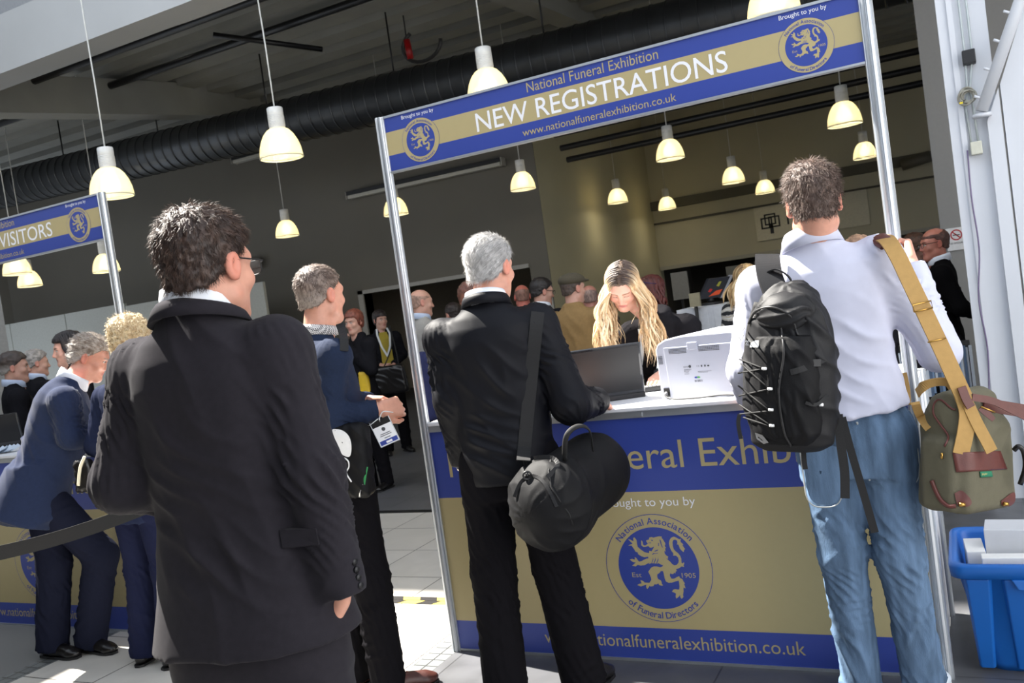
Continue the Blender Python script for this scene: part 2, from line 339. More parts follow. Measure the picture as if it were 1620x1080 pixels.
LION_A = [(645,190),(690,180),(740,195),(800,180),(880,160),(955,165),(950,195),(990,250),(1040,330),(1050,385),(1030,370),(1040,430),(1070,460),(1040,470),(1055,560),(1020,530),(1030,600),(1070,650),(1130,690),(1105,700),(1120,740),(1070,725),(1110,760),(1170,810),(1220,870),(1280,905),(1340,890),(1380,840),(1390,780),(1370,700),(1320,655),(1240,655),(1255,620),(1240,580),(1200,530),(1160,440),(1140,350),(1150,270),(1190,200),(1260,170),(1340,200),(1400,240),(1450,225),(1430,270),(1440,310),(1490,350),(1510,390),(1480,385),(1510,430),(1555,490),(1530,500),(1515,570),(1470,530),(1420,480),(1400,420),(1380,375),(1340,370),(1355,330),(1345,270),(1300,245),(1250,255),(1230,310),(1235,400),(1260,490),(1310,545),(1380,600),(1430,670),(1455,740),(1460,830),(1490,860),(1525,820),(1530,870),(1510,900),(1530,945),(1460,930),(1410,970),(1330,1000)]
LION_B = [(1320,215),(1350,235),(1310,260),(1300,310),(1270,285),(1250,320),(1210,320),(1175,300),(1160,340),(1170,385),(1210,440),(1270,440),(1340,400),(1400,375),(1420,420),(1480,450),(1510,490),(1490,490),(1530,530),(1550,585),(1520,570),(1550,630),(1565,690),(1510,670),(1515,760),(1500,850),(1510,910),(1465,955),(1425,905),(1430,850),(1400,890),(1330,950),(1310,890),(1320,820),(1270,790),(1215,775),(1250,720),(1300,705),(1400,720),(1410,650),(1400,540),(1390,490),(1300,510),(1220,540),(1130,545),(1060,510),(1030,430),(1010,330),(1000,280),(985,245),(930,245),(900,290),(840,330),(840,400),(870,455),(930,480),(950,520),(960,580),(990,605),(960,620),(890,600),(870,560),(810,590),(770,580),(740,630),(670,640),(640,620),(630,650),(585,705),(555,650),(560,590),(500,610),(420,640),(330,600),(380,570),(440,560),(410,470),(480,500),(520,540),(640,545),(690,470),(680,410),(640,320),(610,260),(640,220),(680,160),(750,125),(830,125),(920,150),(980,120)]
LION_C = [(990,905),(930,880),(870,850),(830,862),(770,855),(720,852),(690,850),(620,870),(640,830),(590,860),(510,900),(410,910),(340,890),(290,930),(195,915),(250,870),(290,830),(220,820),(135,755),(200,735),(270,760),(260,690),(310,720),(340,770),(380,810),(450,790),(540,740),(620,720),(600,680),(520,695),(430,670),(340,610),(350,580),(280,550),(250,490),(210,440),(190,400),(95,400),(150,370),(210,350),(160,300),(90,235),(160,250),(230,290),(225,200),(260,190),(310,260),(320,350),(340,430),(420,500),(520,570),(630,590),(635,530),(690,545),(735,480),(755,420),(700,450),(650,450),(610,410),(540,430),(490,435),(430,390),(430,260),(460,290),(480,380),(530,400),(600,350),(560,290),(560,260),(630,245),(630,205)]
LION_CUT = [[(680,250),(715,248),(735,275),(700,282)],[(612,325),(690,326),(680,340),(615,338)],[(895,240),(925,255),(950,350),(985,460),(960,440),(925,350)],[(865,330),(885,340),(880,410),(862,400)],[(755,550),(800,520),(870,495),(850,530),(790,548)],[(705,625),(740,590),(800,595),(865,585),(845,605),(770,608),(715,632)],[(730,690),(740,760),(705,850),(690,848),(722,760)],[(795,690),(803,760),(765,850),(745,852),(780,760)],[(862,700),(870,770),(830,855),(812,855),(848,765)]]
_pz = [(985+x/16.12, 840+y/16.12) for x, y in LION_A]+[(985+x/16.12, 890+y/16.12) for x, y in LION_B]+[(985+x/16.12, 840+y/16.12) for x, y in LION_C]
_EC, _ER = (-1.240, 0.4005), 0.2275                    # where the photograph has that badge and its radius
def _rel(px, py): q = U(px, py, 3.46); return ((q[0]-_EC[0])/_ER, (q[2]-_EC[1])/_ER)
LION = [_rel(*q) for q in _pz]; CUTS = [[_rel(985+x/16.12, 840+y/16.12) for x, y in c] for c in LION_CUT]
def fill_poly(pts):
    return tessellate_polygon([[Vector((x, y, 0)) for x, y in pts]])
LION_T = fill_poly(LION)
def emblem(parent, cx, cz, r, y, name='emblem'):
    """round badge: tan ring with a fine outline and lettering round it, blue disc, tan rampant lion"""
    mb = MB(); n = 72
    ring = lambda rr: [(cx+rr*math.cos(2*math.pi*i/n), 0, cz+rr*math.sin(2*math.pi*i/n)) for i in range(n)]
    def disc(rr, yy, mi): mb.add([(a, yy, c) for a, _, c in ring(rr)], [tuple(range(n))], mi)
    disc(r, y, 1); disc(r*0.988, y-0.0003, 0); disc(r*0.757, y-0.0006, 1)
    mb.add([(cx+a*r, y-0.0009, cz+b*r) for a, b in LION], [tuple(reversed(t)) for t in LION_T], 0)
    for c in CUTS: mb.add([(cx+a*r, y-0.0012, cz+b*r) for a, b in c], [tuple(range(len(c)))], 1)
    def arc(s, rr, size, mid, flip):
        adv = []; x = 0
        for ch in s:
            if ch == ' ': adv.append((None, x, 0.28)); x += 0.28; continue
            V, Fc = text_geo(ch, 1.0, 0.012); wd_ = V[:, 0].max()-V[:, 0].min(); adv.append(((V, Fc), x, wd_)); x += wd_+0.075
        for g, x0, w_ in adv:
            if g is None: continue
            V, Fc = g; xm = (x0+w_/2-x/2)*size; an = xm/rr
            th = mid-an if not flip else mid+an
            lx = (V[:, 0]-(V[:, 0].min()+w_/2))*size; lz = V[:, 1]*size
            if not flip: rad = rr+lz; er, et = (math.cos(th), math.sin(th)), (math.sin(th), -math.cos(th))
            else: rad = rr-lz; er, et = (math.cos(th), math.sin(th)), (-math.sin(th), math.cos(th))
            W = np.stack([cx+er[0]*rad+et[0]*lx, np.full(len(V), y-0.0009), cz+er[1]*rad+et[1]*lx], 1)
            mb.add(W, Fc, 1)
    arc('National Association', r*0.815, r*0.172, math.pi/2, False)
    arc('of Funeral Directors', r*0.935, r*0.172, -math.pi/2, True)
    for s, x0, x1 in (('Est', -0.515, -0.335), ('1905', 0.425, 0.68)): put_text(mb, s, cx+x0*r, cx+x1*r, cz-0.17*r, y-0.0009, 0, cap=0.088*r)
    return mb.build(name, [M_TAN, M_BLUE], parent)
M_BLUE = mat('printed_blue', (52, 70, 150), 0.38, var=0.01)
M_TAN = mat('printed_tan', (176, 162, 118), 0.40, var=0.01)
M_WTXT = mat('printed_white', (235, 236, 240), 0.4, var=0.0)
M_ALU = mat('anodised_aluminium', (200, 204, 208), 0.38, 0.85, var=0.04, scale=8)
M_BOARD = mat('white_laminate', (228, 229, 232), 0.35, var=0.01)
def alu_post(x, y, h, parent):
    """eight-grooved exhibition stand post"""
    R, n = 0.024, 64; pr = []
    for j in range(n):
        a = 2*math.pi*j/n; k = (a+math.pi/8) % (math.pi/4)-math.pi/8
        pr.append((R*(0.72 if abs(k) < 0.10 else 1.0)*math.cos(a), R*(0.72 if abs(k) < 0.10 else 1.0)*math.sin(a)))
    mb = MB(); V = [(x+a, y+b, z) for z in (0.0, h) for a, b in pr]
    mb.add(V, [(j, (j+1) % n, n+(j+1) % n, n+j) for j in range(n)]+[tuple(range(n-1, -1, -1)), tuple(range(n, 2*n))])
    return mb.build('post', M_ALU, parent)
def booth(x0, x1, y, title, tx, label):
    """one registration stand between two posts: header sign, counter with its printed front"""
    e = empty('registration_stand', ((x0+x1)/2, y, 0))
    for px_, py_ in ((x0, y), (x1, y), (x0, y+0.62), (x1, y+0.62)): alu_post(px_, py_, 2.485 if py_ == y else 1.056, e)
    a, b = x0+0.022, x1-0.022; w = b-a; f = y-0.004
    # header
    h = MB(); h.box((a, f, 2.236), (b, y+0.004, 2.307), 0); h.box((a, f, 2.307), (b, y+0.004, 2.412), 1); h.box((a, f, 2.412), (b, y+0.004, 2.475), 0)
    hd = h.build('header_sign', [M_BLUE, M_TAN], e)
    for z0, z1 in ((2.475, 2.485), (2.228, 2.236)): MB().box((a, y-0.012, z0), (b, y+0.02, z1)).build('header_rail', M_ALU, hd)
    mid = x0+w/2+0.022
    X = lambda q: x0+(q+2.273)*(x1-x0)/2.07
    def line(par, mi, *a, **kw): t = MB(); put_text(t, *a, **kw); t.build('lettering', [M_WTXT, M_TAN][mi], par)
    line(hd, 1, 'National Funeral Exhibition', X(-1.530), X(-0.959), 2.429, f-0.001, cap=0.041)
    line(hd, 0, title, X(tx[0]), X(tx[1]), 2.318, f-0.001, cap=0.080, weight=0.004)
    line(hd, 1, 'www.nationalfuneralexhibition.co.uk', X(-1.576), X(-0.910), 2.2545, f-0.001, cap=0.031)
    line(hd, 0, 'Brought to you by', X(-2.157), X(-1.988), 2.4525, f-0.001, cap=0.0165)
    line(hd, 0, 'Brought to you by', X(-0.497), X(-0.330), 2.4525, f-0.001, cap=0.0165)
    emblem(hd, X(-2.073), 2.3445, 0.0975, f-0.001); emblem(hd, X(-0.414), 2.3415, 0.0975, f-0.001)
    # counter
    p = MB(); p.box((a, f, 0.012), (b, y+0.004, 0.145), 0); p.box((a, f, 0.145), (b, y+0.004, 0.722), 1); p.box((a, f, 0.722), (b, y+0.004, 1.031), 0)
    fp = p.build('front_panel', [M_BLUE, M_TAN], e)
    line(fp, 1, 'National Funeral Exhibition', X(-2.172), X(-0.352), 0.818, f-0.001, cap=0.115)
    line(fp, 0, 'Brought to you by', X(-1.452), X(-1.048), 0.661, f-0.001, cap=0.036)
    line(fp, 1, 'www.nationalfuneralexhibition.co.uk', X(-1.806), X(-0.691), 0.060, f-0.001, cap=0.055)
    emblem(fp, X(-1.240), 0.4005, 0.2275, f-0.001)
    r = MB(); r.box((a, y-0.010, 1.031), (b, y+0.014, 1.058)); r.box((a, y-0.012, 1.031), (b, y-0.009, 1.034)); r.box((a, y-0.013, 1.055), (b, y-0.009, 1.058)); r.box((mid-0.02, y-0.014, 1.035), (mid+0.02, y-0.010, 1.054))
    r.build('counter_rail', M_ALU, e); MB().box((a, y-0.008, 0.0), (b, y+0.012, 0.012)).build('foot_rail', M_ALU, e)
    for px_ in (x0, x1): MB().box((px_-0.004, y+0.024, 0.012), (px_+0.004, y+0.596, 1.05)).build('side_panel', M_BOARD, e)
    MB().box((a-0.0, y-0.012, 1.058), (b, y+0.68, 1.076)).build('countertop', M_BOARD, e, 0.004)
    return tag(e, label, 'exhibition stand')
booth(-2.273, -0.199, 3.483, 'NEW REGISTRATIONS', (-1.787, -0.700), 'blue and tan registration stand whose sign reads NEW REGISTRATIONS')
booth(-6.215, -4.145, 3.483, 'REGISTERED VISITORS', (-1.800, -0.640), 'blue and tan registration stand whose sign ends in VISITORS')
# ================================================================== PENDANT LAMPS
M_CORD = mat('white_cord', (210, 210, 205), 0.6)
M_CAP = mat('lamp_cap_white', (222, 222, 218), 0.4)
def shade_mat():
    m = bpy.data.materials.new('frosted_lamp_glass'); m.use_nodes = True; N = m.node_tree.nodes; L = m.node_tree.links
    N.clear(); o = N.new('ShaderNodeOutputMaterial'); tr = N.new('ShaderNodeBsdfTranslucent'); tr.inputs[0].default_value = (0.95, 0.87, 0.62, 1)
    gl = N.new('ShaderNodeBsdfPrincipled'); gl.inputs['Base Color'].default_value = (0.80, 0.78, 0.68, 1); gl.inputs['Roughness'].default_value = 0.25
    mx = N.new('ShaderNodeMixShader'); mx.inputs[0].default_value = 0.45; L.new(tr.outputs[0], mx.inputs[1]); L.new(gl.outputs[0], mx.inputs[2])
    wv = N.new('ShaderNodeTexNoise'); wv.inputs['Scale'].default_value = 40
    em = N.new('ShaderNodeEmission'); em.inputs[0].default_value = (1.0, 0.90, 0.62, 1); em.inputs[1].default_value = 0.12
    ad = N.new('ShaderNodeAddShader'); L.new(mx.outputs[0], ad.inputs[0]); L.new(em.outputs[0], ad.inputs[1]); tp = N.new('ShaderNodeBsdfTransparent'); tp.inputs[0].default_value = (1, 0.97, 0.88, 1); m2 = N.new('ShaderNodeMixShader'); m2.inputs[0].default_value = 0.34; L.new(ad.outputs[0], m2.inputs[1]); L.new(tp.outputs[0], m2.inputs[2]); L.new(m2.outputs[0], o.inputs[0])
    return m
M_SHADE = shade_mat()
M_BULB = bpy.data.materials.new('lamp_bulb_glow'); M_BULB.use_nodes = True
_b = M_BULB.node_tree.nodes['Principled BSDF']; _b.inputs['Emission Color'].default_value = (1, 0.92, 0.72, 1); _b.inputs['Emission Strength'].default_value = 6
def lamp(c, cord_to, first=None):
    """c: centre of the rim"""
    if first is not None:
        e = first.copy(); COL.objects.link(e); e.location = c
        for ch in list(first.children):
            k = ch.copy(); COL.objects.link(k); k.parent = e
        return e
    e = empty('pendant_lamp', c); R = 0.19
    pr = [(R, 0.0), (R*0.995, 0.03), (R*0.95, 0.09), (R*0.85, 0.15), (R*0.70, 0.205), (R*0.52, 0.245), (0.068, 0.262)]
    inner = [(r-0.004, z-0.002) for r, z in reversed(pr)]
    MB().lathe(pr+inner+[pr[0]], c, 40).build('lamp_shade', M_SHADE, e)
    MB().lathe([(R+0.002, 0.0), (R+0.003, 0.004), (R+0.001, 0.008), (R-0.006, 0.006), (R-0.006, 0.0), (R+0.002, 0.0)], c, 40).build('rim', mat('glass_rim', (215, 212, 190), 0.3), e)
    col = [(0, 0.255), (0.070, 0.255), (0.070, 0.275)]
    for i in range(7): z = 0.278+i*0.013; col += [(0.066, z), (0.072, z+0.003), (0.072, z+0.010), (0.066, z+0.0125)]
    col += [(0.070, 0.372), (0.070, 0.44), (0.064, 0.446), (0, 0.446)]
    MB().lathe(col, c, 32).build('lamp_cap', M_CAP, e)
    MB().lathe([(0, 0.035), (0.05, 0.045), (0.082, 0.085), (0.085, 0.12), (0.065, 0.17), (0.03, 0.21), (0, 0.26)], c, 16).build('bulb', M_BULB, e)
    MB().tube([(c[0], c[1], c[2]+0.44), (c[0]+0.004, c[1], c[2]+1.0), (c[0]-0.006, c[1], c[2]+1.6), (c[0], c[1], cord_to)], 0.007, 6).build('cord', M_CORD, e)
    ld = bpy.data.lights.new('lamp_light', 'POINT'); ld.energy = 58; ld.color = (1.0, 0.86, 0.58); ld.shadow_soft_size = 0.10
    lo = bpy.data.objects.new('lamp_light', ld); COL.objects.link(lo); lo.location = (0, 0, 0.12); lo.parent = e
    return e
LAMPS = [(178,311,66,'foremost pendant lamp above the VISITORS sign'),(446,250,67.7,'lit pendant lamp hanging clear between the two signs, highest of that gap'),(775,158,70,'pendant lamp rising behind the left half of the NEW REGISTRATIONS sign'),(1226,30,84,'pendant lamp cut off by the top of the picture above the right sign emblem'),
 (455,374,36.5,'small distant pendant lamp between the charcoal suit man and the navy sweater man'),(627,340,39,'distant pendant lamp half hidden by the left post of the NEW REGISTRATIONS stand'),(828,300,40,'pendant lamp under the NEW REGISTRATIONS sign above the silver-haired man'),(1061,252,45,'pendant lamp just under the sign above the blonde woman'),(978,321,32,'lower small lamp directly above the blonde head'),(1056,331,28,'tiny lamp below another lamp in front of the far wall corner'),(1161,289,35.5,'pendant lamp left of the head of the backpack man, the higher of two'),(1211,305.5,30,'pendant lamp nearest the left side of the backpack man\'s head'),(1337,198,53,'largest pendant lamp under the sign above the backpack man'),(1369,250,36,'pendant lamp touching the right post of the NEW REGISTRATIONS stand'),(1388,274,29,'pendant lamp mostly hidden behind the right post'),(28,434,42,'left one of two overlapping lamps under the VISITORS sign'),(48,453,36,'lower one of two overlapping lamps under the VISITORS sign'),(169,430,41,'distant pendant lamp behind the post of the VISITORS stand')]
_first = None
for px_, py_, dia, lab in LAMPS:
    c = D(px_, py_, F_PX*0.38/dia)
    o = lamp(c if _first is None else tuple(c), 5.9, _first)
    if _first is None: _first = o
    tag(o, lab, 'lamp', 'lit pendant lamps')
# ================================================================== FIGURES: distance fields meshed by surface nets
def nrm(v): v = np.asarray(v, float); return v/(np.linalg.norm(v)+1e-12)
_rs = np.random.RandomState(11); _PERM = _rs.rand(32, 32, 32).astype(np.float32)
def vnoise(P, f, seed=0):
    q = np.asarray(P, float)*f+seed*7.31; i = np.floor(q).astype(int); t = q-i; t = t*t*(3-2*t); i &= 31; j = (i+1) & 31
    x0, y0, z0 = i.T; x1, y1, z1 = j.T; tx, ty, tz = t.T
    L = lambda a, b, k: a+(b-a)*k
    return L(L(L(_PERM[x0,y0,z0], _PERM[x1,y0,z0], tx), L(_PERM[x0,y1,z0], _PERM[x1,y1,z0], tx), ty),
             L(L(_PERM[x0,y0,z1], _PERM[x1,y0,z1], tx), L(_PERM[x0,y1,z1], _PERM[x1,y1,z1], tx), ty), tz)*2-1
def smin(a, b, k):
    if k <= 0: return np.minimum(a, b)
    h = np.maximum(k-np.abs(a-b), 0)/k; return np.minimum(a, b)-h*h*k*0.25
class Prim:
    def __init__(s, fn, lo, hi, k, op='u'): s.fn, s.lo, s.hi, s.k, s.op = fn, np.array(lo, float), np.array(hi, float), k, op
def cone(a, b, ra, rb, k=0.02, op='u', clip=None, sq=None):
    """tapered capsule; clip = flat end at b pushed out by that much; sq = (axis, factor) squashes its section along an axis"""
    a = np.array(a, float); b = np.array(b, float); ab = b-a; L2 = ab@ab+1e-12; L = math.sqrt(L2); d = ab/L
    def fn(x, y, z):
        px, py, pz = x-a[0], y-a[1], z-a[2]
        t = np.clip((px*ab[0]+py*ab[1]+pz*ab[2])/L2, 0, 1)
        qx, qy, qz = px-t*ab[0], py-t*ab[1], pz-t*ab[2]
        if sq is not None:
            ax = sq[0]; s = qx*ax[0]+qy*ax[1]+qz*ax[2]; g = (1/sq[1]-1)*s
            qx, qy, qz = qx+g*ax[0], qy+g*ax[1], qz+g*ax[2]
        r = np.sqrt(qx*qx+qy*qy+qz*qz)-(ra+(rb-ra)*t)
        if clip is not None: r = np.maximum(r, (px*d[0]+py*d[1]+pz*d[2])-L-clip)
        return r
    R = max(ra, rb)
    return Prim(fn, np.minimum(a-ra, b-rb)-0.0, np.maximum(a+ra, b+rb), k, op)
def ell(c, r, M=None, k=0.02, op='u'):
    c = np.array(c, float); r = np.array(r, float); M = np.eye(3) if M is None else np.array(M)    # rows of M: local axes
    def fn(x, y, z):
        px, py, pz = x-c[0], y-c[1], z-c[2]
        u = [(M[i][0]*px+M[i][1]*py+M[i][2]*pz) for i in range(3)]
        k0 = np.sqrt(sum((u[i]/r[i])**2 for i in range(3)))+1e-9; k1 = np.sqrt(sum((u[i]/r[i]**2)**2 for i in range(3)))+1e-9
        return k0*(k0-1)/k1
    e = np.sqrt((M.T**2)@(r**2))
    return Prim(fn, c-e, c+e, k, op)
def loft(o, M, st, k=0.02, n=2.4, op='u'):
    """o origin, M rows (left, front, up); stations (u, cl, cf, halfwidth, front depth, back depth)"""
    o = np.array(o, float); M = np.array(M); S = np.array(st, float)
    def fn(x, y, z):
        px, py, pz = x-o[0], y-o[1], z-o[2]
        l = M[0][0]*px+M[0][1]*py+M[0][2]*pz; f = M[1][0]*px+M[1][1]*py+M[1][2]*pz; u = M[2][0]*px+M[2][1]*py+M[2][2]*pz
        I = lambda j: np.interp(u.ravel(), S[:, 0], S[:, j]).reshape(u.shape)
        a = I(3); lf = (l-I(1)); ff = f-I(2); b = np.where(ff > 0, I(4), I(5))
        q = (np.abs(lf/a)**n+np.abs(ff/b)**n)**(1/n)
        d = (q-1)*np.minimum(a, b)*0.92
        return np.maximum(d, np.maximum(u-S[-1, 0], S[0, 0]-u))
    C = []
    for s in st:
        for sl in (-1, 1):
            for bf in (s[4], -s[5]): C.append(o+M[0]*(s[1]+sl*s[3])+M[1]*(s[2]+bf)+M[2]*s[0])
    C = np.array(C)
    return Prim(fn, C.min(0), C.max(0), k, op)
def halfcut(p, n_, k=0.01, lo=None, hi=None):
    """removes what lies on the side n_ points to"""
    p = np.array(p, float); n_ = nrm(n_)
    return Prim(lambda x, y, z: -((x-p[0])*n_[0]+(y-p[1])*n_[1]+(z-p[2])*n_[2]), (-99,)*3 if lo is None else lo, (99,)*3 if hi is None else hi, k, 's')
def axis_pts(lo, hi, h, fine, hf):
    out = [lo]
    while out[-1] < hi:
        x = out[-1]; out.append(x+(hf if any(a-h <= x <= b for a, b in fine) else h))
    return np.array(out)
def mesh_field(prims, h, fine=(), hf=None, pad=None):
    pad = 2.5*h if pad is None else pad
    us = [p for p in prims if p.op == 'u']
    lo = np.min([p.lo for p in us], 0)-pad; hi = np.max([p.hi for p in us], 0)+pad
    ax = [axis_pts(lo[i], hi[i], h, [(a[i], b[i]) for a, b in fine], hf or h) for i in range(3)]
    Dm = np.full([len(a) for a in ax], 0.6, np.float32)
    for p in prims:
        m = p.k+pad
        sl = [slice(max(0, np.searchsorted(ax[i], p.lo[i]-m)-1), np.searchsorted(ax[i], p.hi[i]+m)+1) for i in range(3)]
        X, Y, Z = [ax[i][sl[i]] for i in range(3)]
        if min(len(X), len(Y), len(Z)) == 0: continue
        X, Y, Z = np.meshgrid(X, Y, Z, indexing='ij', sparse=False)
        d = p.fn(X, Y, Z); cur = Dm[tuple(sl)]
        if p.op == 'u': Dm[tuple(sl)] = smin(cur, d, p.k)
        elif p.op == 's': Dm[tuple(sl)] = -smin(-cur, d, p.k)
    return nets(Dm, ax)
def nets(Dm, ax):
    s = Dm < 0; n0, n1, n2 = s.shape
    cor = [s[i:n0-1+i, j:n1-1+j, k:n2-1+k] for i in (0, 1) for j in (0, 1) for k in (0, 1)]
    tot = sum(c.astype(np.int8) for c in cor); mask = (tot > 0) & (tot < 8)
    I, J, K = np.nonzero(mask); idx = np.full(mask.shape, -1, np.int64); idx[I, J, K] = np.arange(len(I))
    acc = np.zeros((len(I), 3)); cnt = np.zeros(len(I))
    base = np.stack([I, J, K], 1)
    def coord(P): return np.stack([ax[i][P[:, i]] for i in range(3)], 1)
    for a in range(3):
        b, c = [q for q in range(3) if q != a]
        for ob in (0, 1):
            for oc in (0, 1):
                A = base.copy(); A[:, b] += ob; A[:, c] += oc; B = A.copy(); B[:, a] += 1
                da = Dm[A[:, 0], A[:, 1], A[:, 2]]; db = Dm[B[:, 0], B[:, 1], B[:, 2]]
                cr = (da < 0) != (db < 0); t = (da/(da-db+1e-12))[cr]
                pa, pb = coord(A[cr]), coord(B[cr]); acc[cr] += pa+(pb-pa)*t[:, None]; cnt[cr] += 1
    V = acc/cnt[:, None]; Fs = []
    for a in range(3):
        b, c = (a+1) % 3, (a+2) % 3
        sa = [slice(None)]*3; sb = [slice(None)]*3; sa[a] = slice(0, -1); sb[a] = slice(1, None)
        for q in (b, c): sa[q] = slice(1, -1); sb[q] = slice(1, -1)
        e0 = s[tuple(sa)]; e1 = s[tuple(sb)]
        for sg in (0, 1):
            E = np.stack(np.nonzero((e0 & ~e1) if sg == 0 else (~e0 & e1)), 1)
            E[:, b] += 1; E[:, c] += 1
            def cell(ob, oc): Q = E.copy(); Q[:, b] -= ob; Q[:, c] -= oc; return idx[Q[:, 0], Q[:, 1], Q[:, 2]]
            q = [cell(1, 1), cell(0, 1), cell(0, 0), cell(1, 0)]
            if sg: q = q[::-1]
            Fs.append(np.stack(q, 1))
    return V, np.concatenate(Fs)
def vnormals(V, Fq):
    n = np.cross(V[Fq[:, 2]]-V[Fq[:, 0]], V[Fq[:, 3]]-V[Fq[:, 1]]); N = np.zeros_like(V)
    for i in range(4): np.add.at(N, Fq[:, i], n)
    return N/(np.linalg.norm(N, axis=1)[:, None]+1e-12)
def relax(V, Fq, it=2, w=0.5):
    E = np.concatenate([Fq[:, [i, (i+1) % 4]] for i in range(4)])
    for _ in range(it):
        S = np.zeros_like(V); c = np.zeros(len(V))
        np.add.at(S, E[:, 0], V[E[:, 1]]); np.add.at(S, E[:, 1], V[E[:, 0]]); np.add.at(c, E[:, 0], 1); np.add.at(c, E[:, 1], 1)
        V = V*(1-w)+w*S/np.maximum(c, 1)[:, None]
    return V
def fold_disp(V, folds):
    """cloth folds: (kind, a, b, reach, amp, wavelength, seed): rings across a limb or creases along it, fading out with distance"""
    d = np.zeros(len(V))
    for kind, a, b, R, amp, wl_, sd_ in folds:
        a = np.array(a, float); b = np.array(b, float); ab = b-a; L = np.linalg.norm(ab); t = ab/L
        q = V-a; s = q@t; sc = np.clip(s, 0, L); r = np.linalg.norm(q-sc[:, None]*t, axis=1)
        e1 = nrm(np.cross(t, [0.3, 0.8, 0.5])); e2 = np.cross(t, e1); an = np.arctan2(q@e2, q@e1)
        w = np.clip(1-(r/R), 0, 1); w = w*w*(3-2*w); w = np.minimum(w*2.2, 1)
        nz = vnoise(V, 1/(wl_*2.6), sd_); n2 = vnoise(V, 1/(wl_*1.1), sd_+5)
        if kind == 'ring': ph = s/wl_+0.55*np.sin(an+sd_)+0.35*np.sin(2*an+2*sd_)+1.9*nz
        elif kind == 'diag': ph = s/wl_+round(0.628/wl_)*an/(2*math.pi)+1.1*nz
        else: ph = round(0.754/wl_)*an/(2*math.pi)+0.35*s/wl_+1.0*nz
        rd = 1-np.abs(np.sin(math.pi*ph)); rd = rd**1.6-0.34
        d += amp*w*rd*np.clip(0.5+1.1*n2, 0, 1.5)
    return d
def obj_from(name, V, Fq, m, parent, col=None, smooth=True):
    me = bpy.data.meshes.new(name); W = V-world_loc(parent) if parent is not None else V
    me.vertices.add(len(W)); me.vertices.foreach_set('co', W.astype(np.float32).ravel())
    nf = len(Fq); k = Fq.shape[1]
    me.loops.add(nf*k); me.polygons.add(nf)
    me.loops.foreach_set('vertex_index', Fq.astype(np.int32).ravel()); me.polygons.foreach_set('loop_start', np.arange(0, nf*k, k, dtype=np.int32)); me.polygons.foreach_set('loop_total', np.full(nf, k, np.int32))
    me.update(calc_edges=True); me.validate()
    me.polygons.foreach_set('use_smooth', np.full(len(me.polygons), smooth))
    if col is not None:
        at = me.color_attributes.new('col', 'FLOAT_COLOR', 'POINT'); at.data.foreach_set('color', np.concatenate([col, np.ones((len(col), 1))], 1).astype(np.float32).ravel())
    return link(name, me, m, parent)
def cloth(name, prims, m, parent, h=0.008, folds=(), fine=(), hf=None, it=1, noise=0.0, colfn=None):
    V, Fq = mesh_field(prims, h, fine, hf); V = relax(V, Fq, it)
    if folds or noise:
        N = vnormals(V, Fq); d = fold_disp(V, folds) if folds else 0
        if noise: d = d+noise*vnoise(V, 9, 3)
        V = V+N*np.reshape(d, (-1, 1)); V = relax(V, Fq, 1, 0.3)
    return obj_from(name, V, Fq, m, parent, None if colfn is None else colfn(V))
